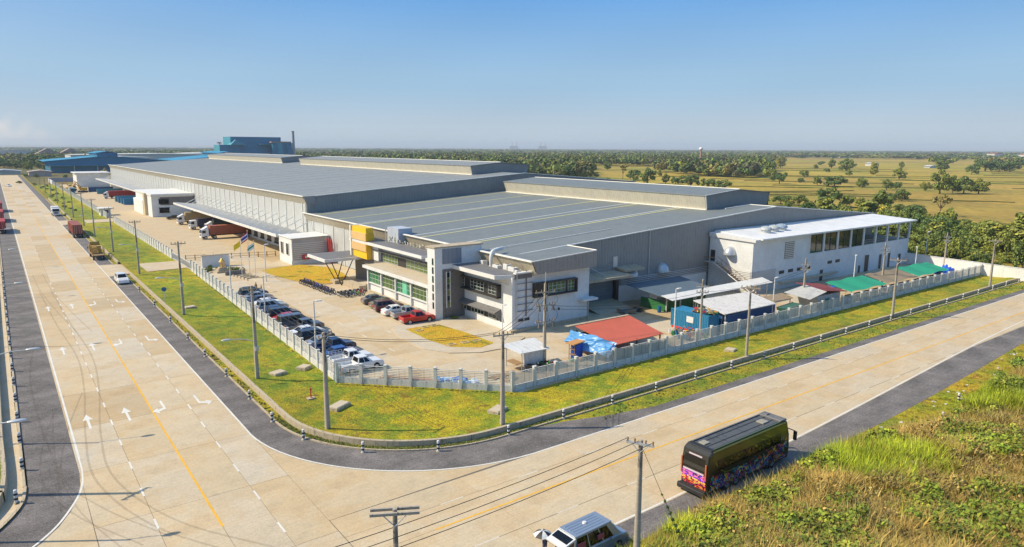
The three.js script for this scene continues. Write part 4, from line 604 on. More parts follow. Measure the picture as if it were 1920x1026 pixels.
// gate court: railing, flags, shrine
{ const f = thing('yard_railing', 'brown post and rail barrier across the yard behind the flags', 'railing'); for (let k = 0; k <= 10; k++) add('post', bx(.18, 1.25, .18, 33.5 + k * 1.9, .66, -171 + k * .5), M.wood, f); for (const y of [.55, 1.1]) add('rail', bar([33.5, y, -171], [52.5, y, -166], .05), M.wood, f);
  const flag = (label, x, z, h, bands, sym) => { const o = thing('flagpole', label, 'flagpole', [x, .1, z], 0, 'flagpoles'); add('pole', cy(.07, .05, h, 8, 0, h / 2, 0), M.white, o); add('finial', tf(new THREE.SphereGeometry(.1, 8, 6), 0, h, 0), M.yellow, o); let y = h - .3; const cl = new THREE.Group(); cl.name = 'flag'; o.add(cl); for (const [hh, m] of bands) { const A = [], B = []; for (let i = 0; i <= 10; i++) { const t = i / 10, d = -t * .9, wv = Math.sin(t * 6) * .12 * t; A.push([-t * 1.3, y + d, wv]); B.push([-t * 1.3, y + d - hh, wv + .02]); } add('band', strip(A, B), m, cl); y -= hh; } };
  const fw = mat([.8, .8, .8], .8), fr = mat([.6, .02, .04], .8), fb = mat([.05, .04, .3], .8), fy = mat([.85, .62, .02], .8), fg = mat([.05, .3, .15], .8);
  flag('tall flagpole with red, white and blue striped flag', 39.4, -141.5, 9.4, [[.25, fr], [.25, fw], [.5, fb], [.25, fw], [.25, fr]]); flag('flagpole with plain yellow flag', 38.2, -142.6, 7.6, [[1.1, fy]]); flag('flagpole with white flag bearing a dark green patch', 40.2, -140.3, 7.4, [[.4, fw], [.35, fg], [.4, fw]]);
  const sh = thing('spirit_shrine', 'gilded tiered shrine on a stepped stone base by the flags', 'shrine', [36.4, .05, -150.5]); sh.scale.setScalar(.78); const gold = mat([.72, .45, .10], .4, { metalness: .4 }); add('base', [bx(3.4, .5, 3.0, 0, .25, 0), bx(2.6, .5, 2.3, 0, .75, 0), bx(2.0, .4, 1.8, 0, 1.2, 0)], M.kerb, sh); for (const [a, b] of [[-.5, -.5], [.5, -.5], [-.5, .5], [.5, .5]]) add('column', cy(.09, .09, 1.4, 8, a, 2.1, b), gold, sh); add('figure', [cy(.42, .28, .5, 10, 0, 1.65, 0), cy(.27, .2, .5, 10, 0, 2.1, 0), tf(new THREE.SphereGeometry(.17, 10, 8), 0, 2.5, 0)], gold, sh); add('tiered_roof', [cy(1.1, .7, .3, 4, 0, 2.95, 0, 0, .785), cy(.75, .45, .3, 4, 0, 3.25, 0, 0, .785), cy(.45, .2, .4, 4, 0, 3.6, 0, 0, .785), cy(.2, .02, 1.0, 8, 0, 4.2, 0)], gold, sh); add('offering_table', bx(.9, .7, .6, 1.9, .4, .6), gold, sh);
  const wl = thing('court_wall', 'white low screen wall behind the gilded shrine', 'wall', [37, 0, -158.5]); add('wall', bx(5.6, 2.6, .4, 0, 1.3, 0), M.wallW, wl); add('coping', bx(5.9, .12, .7, 0, 2.66, 0), M.kerb, wl); const w2 = thing('planter_wall', 'grey low planter wall in front of the shrine', 'planter', [37.6, 0, -146]); add('wall', bx(3.6, .9, .4, 0, .45, 0), M.grey, w2); add('end_post', bx(.45, 1.2, .5, 1.9, .6, 0), M.kerb, w2);
  for (let k = 0; k < 5; k++) { const s = thing('court_step', `curved pale stone edging of the flag court, ${ord(k + 1)} from the shrine`, 'edging', [38.5 + k * .25, .05, -144.5 + k * 1.5], .3, 'flag court edging'); add('edge_stone', tf(new THREE.TorusGeometry(1.6, .12, 6, 20, Math.PI), 0, .08, 0, -Math.PI / 2), M.kerb, s); } }
// ---------- yard sheds on the right ----------
{ // red roofed shed with blue tarpaulin
  const o = thing('red_roof_shed', 'open shed with flat orange-red sheet roof near the fence', 'shed'); add('roof', sheet([58.9, 3.15, -65.4], [68.9, 3.15, -65.2], [67.1, 2.55, -57.4], [58.0, 2.55, -57.3], .08), mat([.60, .13, .065], .6, { map: wallT, bumpMap: corr(12, 20, false), bumpScale: .02 }), o);
  add('ridge_flashing', sheet([57.6, 3.2, -65.9], [68.9, 3.2, -65.6], [68.9, 3.22, -65.1], [57.8, 3.22, -65.3], .05), M.kerb, o); for (const [x, z] of [[58.3, -57.7], [62.5, -57.7], [66.8, -57.7], [59, -65], [64, -65], [68.5, -65]]) add('post', bb(x - .07, x + .07, 0, 2.6, z - .07, z + .07), M.dark, o); add('side_sheet', bb(59, 66.6, 0, 1.5, -57.72, -57.68), M.grey, o); add('back_wall', bb(59.2, 68.5, 0, 2.2, -64.9, -64.8), M.dark, o); add('board', bb(58.1, 60, .3, 1.9, -57.66, -57.6), M.kerb, o);
  const t = thing('blue_tarpaulin', 'crumpled light blue tarpaulin hung on the red shed', 'tarpaulin'); const g = new THREE.PlaneGeometry(8.4, 2.3, 46, 16), p = g.attributes.position; for (let i = 0; i < p.count; i++) { const u = p.getX(i), v = p.getY(i), f = (1.15 - v) / 2.3; p.setXYZ(i, -f * 1.15 + 1.1 * (n8[(Math.floor((u + 5) * 26) % S) * S + Math.floor((v + 3) * 60) % S] - .5) + .7 * (n16[(Math.floor((v + 3) * 40) % S) * S + Math.floor((u + 5) * 30) % S] - .5) * (.4 + f), 1.85 + v * (.72 + .5 * (n4[Math.floor((u + 5) * 36) % S] - .4)), u); } g.computeVertexNormals(); tf(g, 58.2, .15, -61.2); add('sheet', g, mat([.10, .34, .72], .35, { map: wallT }), t); }
{ const o = thing('rack_shed', 'small grey lean-to with pale ribbed roof beside the equipment pole', 'shed'); add('roof', sheet([46.6, 2.75, -64.9], [52, 2.75, -65.1], [51.4, 2.35, -61.4], [47.2, 2.35, -61.6], .08), mat([.74, .74, .70], .5, { map: sheetV }), o); add('front_wall', bb(47.9, 51.2, .1, 2.3, -61.95, -61.85), M.sheetG, o); for (const [x, z] of [[47.3, -64.6], [51.6, -64.8], [47.6, -61.9]]) add('post', bb(x - .05, x + .05, 0, 2.5, z - .05, z + .05), M.galv, o); add('shelf', bb(46.8, 47.9, .9, 1.0, -64, -62), M.wood, o); }
{ const o = thing('tool_cabinet', 'wooden topped blue cabinet standing beside the tarpaulin', 'cabinet', [56, .05, -61.9], .2); add('body', bx(1.3, 1.9, .9, .3, .95, 0), mat([.02, .07, .42], .6), o); add('frame', [bx(.07, 2.1, .07, -.75, 1.05, .4), bx(.07, 2.1, .07, -.75, 1.05, -.4), bx(.5, .06, .8, -.55, .7, 0), bx(.5, .06, .8, -.55, 1.4, 0)], M.wood, o); add('top', bx(2.4, .12, 1.3, 0, 2.15, 0), mat([.52, .26, .08], .7), o); const l = thing('step_ladder', 'aluminium step ladder leaning by the blue cabinet', 'ladder', [58, .05, -60.9], .4); for (const s of [-.22, .22]) add('rail', bar([s, 0, .3], [s * .7, 1.9, 0], .03), M.galv, l); for (let k = 0; k < 6; k++) add('rung', bx(.4, .04, .06, 0, .25 + k * .3, .27 - k * .045), M.galv, l); }
{ // roller door annex
  const o = thing('loading_annex', 'grey roller door with concrete ramp and steel canopies beside the office', 'annex'); add('roller_door', bb(75.2, 82, .9, 5.0, -81.9, -81.6), mat([.13, .16, .18], .5, { bumpMap: corr(12, 40, true), bumpScale: .03 }), o); add('jamb', [bb(74.4, 75.2, 0, 5.2, -82, -81), bb(82, 82.6, 0, 5.2, -82, -80.8)], M.dark, o); add('canopy', sheet([72.2, 5.7, -82], [83.2, 5.7, -82], [83.2, 5.4, -78.2], [72.2, 5.4, -78.2], .4), M.kerb, o); add('canopy', sheet([82.8, 6.3, -82], [87.6, 6.3, -82], [87.6, 6.0, -79.6], [82.8, 6.0, -79.6], .35), M.kerb, o); add('ramp', sheet([74.6, .95, -81.6], [82.2, .95, -81.6], [82.2, .06, -76.8], [74.6, .06, -76.8], .06), M.conc[3], o); add('stay', bar([73, 8.6, -82], [78, 5.6, -79.5], .06), M.galv, o); }
{ const o = thing('work_shelter', 'dark blue roofed shelter with green lower walls against the warehouse', 'shelter'); add('roof', sheet([83.4, 3.5, -79.8], [97, 3.5, -79.9], [95.2, 3.0, -71.6], [82.6, 3.0, -71.3], .1), mat([.12, .17, .21], .5, { map: sheetV }), o); add('front_wall', bb(84.6, 94.6, .05, 1.7, -72.2, -72.1), mat([.02, .15, .04], .7, { map: streakT }), o); add('side_wall', bb(84.5, 84.6, .05, 1.7, -77.5, -72.1), mat([.02, .15, .04], .7), o); for (const x of [84.6, 88, 91.4, 94.6]) add('post', bb(x - .08, x + .08, 0, 3.0, -72.1, -71.95), M.white, o); add('notice', bb(84.4, 84.5, 1.9, 2.7, -75.5, -74), M.white, o);
  const d = thing('blue_drum', 'blue plastic drum beside the green shelter', 'drum', [83.6, .05, -72.6]); add('barrel', cy(.32, .32, .95, 14, 0, .48, 0), M.blue, d); add('lid', cy(.33, .33, .05, 14, 0, .98, 0), M.blue, d); const c = thing('walkway_canopy', 'long white folded walkway canopy in front of the shelter', 'canopy'); add('roof', sheet([81.6, 3.4, -70.6], [108, 3.5, -70.4], [107, 3.15, -67.6], [81.2, 3.15, -67.9], .08), mat([.78, .77, .72], .5, { map: sheetV }), c); for (let k = 0; k < 6; k++) add('post', bb(82 + k * 4.8, 82.12 + k * 4.8, 0, 3.2, -68.1, -68), M.galv, c);
  const j = thing('scrap_pile', 'dark pile of rusty scrap on the shaded yard', 'scrap'); for (let k = 0; k < 14; k++) add('scrap_piece', bx(rr(.5, 1.8), rr(.15, .5), rr(.3, .8), 78 + rr(0, 5), .2 + rr(0, .3), -75.2 + rr(-1.4, 1), rr(-.2, .2), rr(0, 3), rr(-.2, .2)), pick([M.wood, M.dark, M.grey]), j); }
// shipping containers
function container(name, label, m, L, pos, turn, group, parent) {
  const o = parent ?? thing(name, label, 'container', pos, turn, group); const ribs = []; for (let k = 0; k < L / .28 - 1; k++) for (const s of [-1, 1]) ribs.push(bx(.14, 2.3, .05, -L / 2 + .25 + k * .28, 1.33, s * 1.2)); for (let k = 0; k < 8; k++) ribs.push(bx(.05, 2.3, .14, L / 2, 1.33, -1.05 + k * .3));
  add('body', [bx(L - .06, 2.45, 2.36, 0, 1.3, 0), ribs], m, o); add('frame', [-1, 1].map(s => [bx(L, .14, .14, 0, 2.55, s * 1.17), bx(L, .16, .14, 0, .08, s * 1.17), bx(.16, 2.6, .16, -L / 2, 1.3, s * 1.15), bx(.16, 2.6, .16, L / 2, 1.3, s * 1.15)]), m, o);
  for (const s of [-1, 1]) { const d = add('door', bx(.06, 2.3, 1.1, -L / 2 - .03, 1.32, s * .57), m, o); add('lock_rod', [bar([-L / 2 - .09, .2, s * .35], [-L / 2 - .09, 2.45, s * .35], .025), bar([-L / 2 - .09, .2, s * .8], [-L / 2 - .09, 2.45, s * .8], .025)], M.galv, d); } return o;
}
const contBlue = mat([.03, .26, .50], .55, { map: streakT }), contRed = mat([.34, .085, .05], .6, { map: streakT }), contDk = mat([.02, .10, .30], .55, { map: streakT }), contTeal = mat([.06, .30, .45], .55, { map: streakT }), contMar = mat([.45, .035, .03], .6, { map: streakT }), contRust = mat([.42, .13, .07], .6, { map: streakT });
{ const c = container('shipping_container', 'bright blue container with white panel and junk heaped on top', contBlue, 6.4, [79.4, .3, -62.3], -Math.PI / 2 + .03, 'yard containers'); add('notice', bx(1.2, .9, .04, 0.2, 1.5, 1.28), M.white, c); for (const s of [-1.22, 1.22]) add('red_skirt', bx(6.2, .35, .05, 0, -.1, s), M.red, c);
  container('shipping_container', 'dark blue container under the white sheet roof', contDk, 12, [87.6, .05, -59.6], .02, 'yard containers'); const r = thing('store_roof', 'white ribbed sheet roof spanning over the dark blue container', 'roof'); add('roof', sheet([82.6, 3.5, -65.2], [95.2, 3.5, -64.2], [92.6, 3.1, -57.6], [80.4, 3.1, -57.9], .1), mat([.80, .79, .76], .55, { map: streakT, bumpMap: corr(12, 24, false), bumpScale: .04 }), r); for (const [x, z] of [[83, -64.6], [94.6, -64], [81, -58.2], [92.2, -58]]) add('post', bb(x - .06, x + .06, 0, 3.1, z - .06, z + .06), M.galv, r);
  const jm = [mat([.5, .2, .02], .7), mat([.4, .3, .12], .7), M.red, M.yellow, M.white, M.wood, mat([.03, .2, .06], .7), M.blue, M.grey]; const j = thing('junk_heap', 'colourful junk heaped on the bright blue container roof', 'junk'); for (let k = 0; k < 34; k++) add('junk_piece', bx(rr(.2, 1.2), rr(.08, .35), rr(.15, .6), 79.4 + rr(-.9, .9), 3.05 + rr(0, .25), -60.6 + rr(-1.4, 1.4), rr(-.4, .4), rr(0, 3), rr(-.4, .4)), pick(jm), j); const j2 = thing('junk_heap', 'mixed scrap, drums and pipes heaped before the blue container', 'junk'); for (let k = 0; k < 46; k++) { const x = 75.4 + rr(-1.6, 3.4), z = -60.4 + rr(-2.6, 2.2); add('junk_piece', rnd() < .35 ? cy(rr(.15, .3), rr(.15, .3), rr(.4, .9), 10, x, .4, z, rr(-.8, .8), 0, rr(-.8, .8)) : bx(rr(.2, .9), rr(.2, .7), rr(.2, .7), x, rr(.2, .7), z, rr(-.3, .3), rr(0, 3), rr(-.3, .3)), pick(jm), j2); }
  const j3 = thing('material_stack', 'pipes, blue sheeting and pallets stacked along the corner fence', 'materials'); for (let k = 0; k < 16; k++) add('pipe', bar([32.8 + rr(-.2, .4) + k * .05, .15 + (k % 4) * .13, -69.4 + k * .12], [36.6 + k * .05, .15 + (k % 4) * .13, -65.2 + k * .12], .07), pick([M.wood, mat([.42, .22, .14], .7), M.kerb]), j3); for (let k = 0; k < 16; k++) add('sheeting', rb(rr(.5, 1.1), rr(.3, .7), rr(.4, .8), .14, 40.2 + rr(-.6, .6) - (k % 5) * .55, .35, -61.6 - (k % 5) * .55 + rr(-.5, .5), rr(-.3, .3), rr(0, 3), rr(-.2, .2)), pick([mat([.2, .4, .66], .5), mat([.5, .6, .7], .5), mat([.04, .14, .5], .5)]), j3); for (let k = 0; k < 5; k++) add('pallet', bx(1.2, .14, 1, 43.6 + k * .5, .1 + k * .02, -61.8 + (k % 2) * 1.4, 0, rr(0, 1)), M.wood, j3);
  const pb = thing('parts_bins', 'orange and grey bins along the office end of the yard', 'bins'); for (let k = 0; k < 9; k++) add('bin', rb(.5, .4, .5, .05, 55 + k * .9, .25, -61 + rr(-.2, .2)), pick(jm), pb); }
{ // hut and green awnings
  const o = thing('red_roof_hut', 'little hut with half grey, half rusty red roof by the fence', 'hut'); const rr1 = mat([.30, .06, .045], .65, { map: streakT }), gr = mat([.56, .57, .55], .6, { map: streakT }); add('wall', bb(104, 111, 0, 2.7, -62, -57.6), mat([.62, .6, .55], .8, { map: wallT }), o); add('roof', sheet([101.6, 3.0, -62], [106, 3.9, -61], [105.4, 3.5, -56.9], [101.2, 2.7, -57.2], .08), gr, o); add('roof', sheet([106, 4.0, -62.8], [112.8, 3.1, -62.4], [112, 2.8, -56.9], [105.6, 3.6, -57.0], .08), rr1, o); add('door', bb(106.5, 107.5, .05, 2.1, -57.6, -57.54), mat([.03, .2, .1], .6), o);
  const tank = (label, x, z, y) => { const t = thing('water_tank', label, 'tank', [x, y, z], 0, 'blue tanks'); add('tank', rb(1.1, 1.2, 1.1, .4, 0, .6, 0), mat([.02, .16, .55], .4), t); add('lid', cy(.25, .25, .12, 12, 0, 1.24, 0), M.blue, t); }; tank('blue water tank behind the red-roofed hut', 114, -60.6, 1.6); tank('blue water tank in front of the first green awning', 113.4, -57.6, .1);
  const green = mat([.02, .33, .18], .75, { map: wallT, transparent: false }), brown = mat([.27, .21, .13], .8, { map: wallT });
  [[113.8, 126.4, green, 'nearest green shade-net awning behind the fence'], [126.6, 138.6, brown, 'brown shade-net awning between the green ones'], [138.8, 152, green, 'farthest green shade-net awning behind the fence']].forEach(([a, b, m, lab], i) => { const t = thing('shade_awning', lab, 'awning', [0, 0, 0], 0, 'shade-net awnings'); const A = [], B = []; for (let k = 0; k <= 12; k++) { const x = lerp(a, b, k / 12), s = .12 * Math.sin(k / 12 * Math.PI * 4); A.push([x + (i ? 2.2 : 1.4), 2.95 + s, -62.6]); B.push([x, 2.35 + s, -57.2]); } add('net', strip(A, B), m, t); for (const x of [a + .3, (a + b) / 2, b - .3]) { add('post', bar([x, 0, -57.3], [x, 2.35, -57.3], .05), M.galv, t); add('post', bar([x + 2, 0, -62.4], [x + 2, 2.9, -62.4], .05), M.galv, t); } add('blue_curtain', bb(a + .6, b - .5, .7, 1.5, -58.6, -58.5), i === 1 ? contDk : M.dark, t); });
  const t = thing('blue_tarpaulin', 'bright blue tarpaulin heap at the far end of the awnings', 'tarpaulin'); const g = new THREE.SphereGeometry(1, 24, 12, 0, Math.PI * 2, 0, Math.PI / 2), p = g.attributes.position; for (let i = 0; i < p.count; i++) { const s = 1 + .14 * Math.sin(p.getX(i) * 9 + p.getZ(i) * 5) + .1 * Math.sin(p.getZ(i) * 13); p.setXYZ(i, p.getX(i) * s, p.getY(i) * s, p.getZ(i) * s); } g.computeVertexNormals(); add('sheet', tf(g, 155.6, 0.05, -59.4, 0, .15, 0, [4.4, 2.2, 1.6]), mat([.03, .13, .60], .45), t);
  const s = thing('skip_bin', 'dark green dented skip beside the hut', 'skip', [98.4, .05, -58.8], .1); add('body', exZ([[-2.2, 0], [2.2, 0], [2.7, 1.7], [-2.7, 1.7]], -.9, .9), mat([.06, .17, .11], .6, { map: streakT }), s); add('rim', [bx(5.5, .1, .1, 0, 1.7, .92), bx(5.5, .1, .1, 0, 1.7, -.92)], M.grey, s); const b = thing('brown_awning', 'faded brown sheet awning behind the green skip', 'awning'); add('roof', sheet([97, 2.5, -63.4], [103, 2.5, -63.2], [101.8, 2.3, -60.4], [96, 2.3, -60.6], .06), mat([.36, .28, .18], .8, { map: streakT }), b); for (const [x, z] of [[96.4, -61], [101.5, -60.8]]) add('post', bb(x - .05, x + .05, 0, 2.3, z - .05, z + .05), M.wood, b); }
// ---------- vehicles ----------
const paint = (r, g, b, metal = .15) => { const m = new THREE.MeshPhysicalMaterial({ roughness: .38, metalness: metal, clearcoat: .8, clearcoatRoughness: .12, side: THREE.DoubleSide }); m.color.setRGB(r, g, b); return m; };
const PAINT = { white: paint(.74, .74, .72, 0), silver: paint(.40, .42, .43, .5), grey: paint(.13, .135, .14, .4), black: paint(.012, .013, .015), navy: paint(.012, .025, .08), blue: paint(.02, .07, .26), red: paint(.52, .012, .012), teal: paint(.03, .07, .10, .3), olive: paint(.10, .11, .07, .3), maroon: paint(.09, .012, .018), bronze: paint(.16, .13, .10, .4) };
const carGlass = new THREE.MeshPhysicalMaterial({ color: 0x07090a, roughness: .05, side: THREE.DoubleSide }), tailM = mat([.45, .01, .01], .3), headM = mat([.75, .76, .76], .15);
function wheel(o, x, z, r, w) { const t = add('wheel', cy(r, r, w, 18, x, r, z, Math.PI / 2), M.rubber, o); add('rim', [cy(r * .62, r * .62, w + .02, 14, x, r, z, Math.PI / 2), cy(r * .2, r * .2, w + .05, 8, x, r, z, Math.PI / 2)], M.rim, t); }
function bodyShape(pts, arches, r) { // side outline with wheel arches cut into the sill
  const s = new THREE.Shape(); s.moveTo(pts[0][0], pts[0][1]); pts.slice(1).forEach(p => s.lineTo(p[0], p[1])); const y = pts[0][1];
  for (const x of [...arches].sort((a, b) => b - a)) { s.lineTo(x + r, y); s.absarc(x, y, r, 0, Math.PI, false); } s.lineTo(pts[0][0], y); return s;
}
const quad = (a, b, c, d) => { const g = new THREE.BufferGeometry(); g.setAttribute('position', new THREE.Float32BufferAttribute([...a, ...b, ...c, ...a, ...c, ...d], 3)); g.computeVertexNormals(); return g; };
const hull = (b, t) => { const gs = [quad(t[0], t[1], t[2], t[3]), quad(b[3], b[2], b[1], b[0])]; for (let i = 0; i < 4; i++) { const j = (i + 1) % 4; gs.push(quad(b[i], b[j], t[j], t[i])); } return gs; };
function pane(a, b, c, d, u0, u1, v0, v1, off) { // window set into a face a-b (bottom), d-c (top)
  const P = (u, v) => { const lo = V(...a).lerp(V(...b), u), hi = V(...d).lerp(V(...c), u); return lo.lerp(hi, v); }, n = V(...b).sub(V(...a)).cross(V(...d).sub(V(...a))).normalize().multiplyScalar(off);
  const q = [P(u0, v0), P(u1, v0), P(u1, v1), P(u0, v1)], out = q.map(p => p.clone().add(n).toArray()), inn = q.map(p => p.toArray()); return hull(inn, out);
}
function greenhouse(o, x0, x1, w0, y0, X0, X1, w1, y1, m, sides) {
  const b = [[x0, y0, w0], [x1, y0, w0], [x1, y0, -w0], [x0, y0, -w0]], t = [[X0, y1, w1], [X1, y1, w1], [X1, y1, -w1], [X0, y1, -w1]];
  add('cabin', hull(b, t), m, o); add('roof', rb(X1 - X0 + .1, .09, w1 * 2 + .06, .04, (X0 + X1) / 2, y1 + .01, 0), m, o);
  add('windscreen', pane(b[1], b[2], t[2], t[1], .06, .94, .1, .94, .015), carGlass, o); add('rear_window', pane(b[3], b[0], t[0], t[3], .08, .92, .18, .92, .015), carGlass, o);
  for (const [u0, u1] of sides) { add('side_window', pane(b[0], b[1], t[1], t[0], u0, u1, .12, .9, .015), carGlass, o); add('side_window', pane(b[2], b[3], t[3], t[2], 1 - u1, 1 - u0, .12, .9, .015), carGlass, o); }
}
function car(label, type, m, pos, turn, group, opt = {}) {
  const o = thing(type === 'pickup' ? 'pickup_truck' : type === 'van' ? 'van' : 'car', label, type === 'pickup' ? 'pickup truck' : type === 'van' ? 'van' : 'car', pos, turn, group);
  const D = { sedan: [1.76, .31, [-1.38, 1.38], [[-2.25, .3], [-2.3, .55], [-2.22, .92], [-1.7, .99], [1.0, .95], [1.9, .82], [2.22, .66], [2.28, .3]]], suv: [1.86, .36, [-1.4, 1.42], [[-2.3, .36], [-2.36, .7], [-2.3, 1.08], [1.0, 1.08], [2.0, .98], [2.3, .78], [2.34, .36]]], van: [1.86, .34, [-1.6, 1.5], [[-2.4, .32], [-2.45, .8], [-2.4, 1.1], [1.5, 1.08], [2.2, .98], [2.42, .7], [2.45, .32]]], pickup: [1.84, .38, [-1.62, 1.58], [[-2.6, .42], [-2.64, .7], [-.78, .7], [-.78, 1.06], [1.15, 1.06], [2.2, .99], [2.5, .8], [2.55, .42]]] }[type], [W, r, ar, pts] = D;
  const g = new THREE.ExtrudeGeometry(bodyShape(pts, ar, r + .07), { depth: W - .2, bevelEnabled: true, bevelThickness: .1, bevelSize: .07, bevelSegments: 2, curveSegments: 6 }); g.translate(0, .03, -(W - .2) / 2); add('body', g, m, o);
  add('underbody', bx(pts[pts.length - 1][0] * 1.7, .2, W - .3, 0, .36, 0), M.black, o);
  for (const x of ar) for (const s of [-1, 1]) wheel(o, x, s * (W / 2 - .13), r, .22);
  const y0 = { sedan: .98, suv: 1.1, van: 1.1, pickup: 1.08 }[type], rear = pts[1][0], front = pts[pts.length - 1][0], hw = W / 2;
  if (type === 'sedan') greenhouse(o, -1.85, 1.05, hw - .06, y0, -1.05, .3, .62, 1.45, m, [[.2, .5], [.53, .8]]);
  if (type === 'suv') greenhouse(o, -2.3, 1.1, hw - .05, y0, -2.05, .35, .70, 1.76, m, [[.05, .26], [.3, .55], [.58, .82]]);
  if (type === 'van') greenhouse(o, -2.42, 1.75, hw - .04, y0, -2.3, .85, .74, opt.tall ?? 1.95, m, [[.04, .3], [.33, .6], [.63, .84]]);
  if (type === 'pickup') { greenhouse(o, -.8, 1.15, hw - .06, y0, -.6, .45, .66, 1.74, m, [[.08, .45], [.5, .82]]);
    for (const s of [-1, 1]) add('bed_side', rb(1.9, .42, .1, .03, -1.7, .92, s * (hw - .04)), m, o); add('tailgate', rb(.09, .44, W - .06, .03, -2.62, .92, 0), m, o); add('bed_floor', bx(1.8, .05, W - .2, -1.7, .74, 0), M.black, o);
    if (opt.cage) for (const s of [-1, 1]) for (let k = 0; k < 5; k++) { add('cage_post', bar([-2.55 + k * .43, 1.1, s * .82], [-2.55 + k * .43, 1.75, s * .82], .025), M.galv, o); if (k < 3) add('cage_rail', bar([-2.6, 1.3 + k * .22, s * .82], [-.82, 1.3 + k * .22, s * .82], .025), M.galv, o); }
    if (opt.canopy) { add('canopy', hull([[-2.6, 1.1, .86], [-.8, 1.1, .86], [-.8, 1.1, -.86], [-2.6, 1.1, -.86]], [[-2.45, 1.76, .7], [-.75, 1.76, .7], [-.75, 1.76, -.7], [-2.45, 1.76, -.7]]), m, o); for (const s of [-1, 1]) add('side_window', bx(1.3, .34, .03, -1.65, 1.42, s * .8, s * -.2), carGlass, o); } }
  for (const s of [-1, 1]) { add('tail_light', rb(.08, .2, .3, .03, rear - .03, y0 - .25, s * (hw - .22)), tailM, o); add('headlight', rb(.16, .15, .36, .04, front - .1, y0 - .3, s * (hw - .26)), headM, o); add('mirror', rb(.14, .13, .2, .04, type === 'pickup' ? .95 : .75, y0 + .08, s * (hw + .06)), m, o); }
  add('bumper', [rb(.14, .2, W - .1, .05, front - .02, .46, 0), rb(.14, .2, W - .1, .05, rear + .02, .48, 0)], type === 'pickup' ? M.rim : m, o); add('number_plate', bx(.02, .12, .36, rear - .06, .6, 0), M.white, o);
  if (opt.rack) add('roof_rack', [-1, 1].map(s => bar([-1.7, 1.86, s * .6], [.2, 1.86, s * .6], .03)), M.black, o); return o;
}
{ // the row along the fence, nose into the yard
  const R0 = [['pickup', 'white', 'white double-cab pickup at the fence corner end of the row', {}], ['pickup', 'white', 'white pickup with steel cage over its bed in the row', { cage: 1 }], ['sedan', 'blue', 'blue car between the caged pickup and a navy pickup', {}], ['pickup', 'navy', 'navy pickup with dark bed next to the blue car', {}], ['sedan', 'silver', 'silver sedan in the middle of the fence row', {}], ['suv', 'black', 'black hatchback left of the silver sedan', {}], ['sedan', 'white', 'white sedan squeezed between black cars in the row', {}], ['pickup', 'grey', 'dark grey pickup beside the white sedan', {}], ['van', 'grey', 'tall grey van with long dark windows in the row', {}], ['sedan', 'red', 'small red car next to the tall grey van', {}], ['suv', 'black', 'black wagon with red tail lights beside the red car', {}], ['sedan', 'navy', 'dark blue sedan behind the lawn pole', {}], ['suv', 'silver', 'silver wagon beyond the dark blue sedan', {}], ['sedan', 'white', 'white sedan near the far end of the row', {}], ['sedan', 'navy', 'navy sedan third from the flag end of the row', {}], ['sedan', 'silver', 'pale silver sedan second from the flag end', {}], ['suv', 'teal', 'dark teal wagon parked last by the flags', { rack: 1 }]];
  R0.forEach(([t, c, l, opt], i) => { const z = -73.4 - i * 3.02 + rr(-.15, .15); const f = lerp(28.5, 31.5, (-z - 71) / 69); car(l, t, PAINT[c], [f + 3.55 + (t === 'pickup' ? .3 : 0) + rr(-.2, .2), .05, z], .03 + rr(-.05, .05), 'cars parked along the fence', opt); });
}
[['sedan', 'grey', 'dark grey car nearest the motorcycles by the office', [49.6, .05, -105.2]], ['sedan', 'olive', 'olive sedan parked before the office windows', [49.3, .05, -101.5]], ['suv', 'maroon', 'dark maroon hatchback before the office windows', [48.9, .05, -99.0]], ['sedan', 'white', 'white sedan between the maroon hatchback and grey pickup', [48.8, .05, -96.0]], ['pickup', 'silver', 'silver-white pickup before the office', [49.3, .05, -93.1]], ['pickup', 'red', 'bright red pickup beside the office fin tower', [49.0, .05, -89.6]], ['sedan', 'navy', 'dark blue car half hidden behind the red pickup', [50.6, .05, -92.9 + 5.6]]].slice(0, 6).forEach(([t, c, l, p]) => car(l, t, PAINT[c], p, -.06 + rr(-.05, .05), 'cars parked by the office'));
car('white car heading towards the camera beside the lawn kerb', 'suv', PAINT.white, [17.7, 0, -149.8], -Math.PI / 2 + .02, 'vehicles on the left road');
car('black car parked before the two-storey dock office', 'sedan', PAINT.black, [50.4, .05, -272], Math.PI + .05, 'cars by the dock office'); car('dark grey car behind the black one at the dock office', 'sedan', PAINT.grey, [54.5, .05, -274.5], Math.PI, 'cars by the dock office'); car('pale blue car at the dock office wall', 'sedan', PAINT.silver, [57, .05, -268], Math.PI, 'cars by the dock office'); car('tiny white car at the far bend of the left road', 'sedan', PAINT.white, [6.8, 0, -549], -1.2, 'vehicles on the left road');
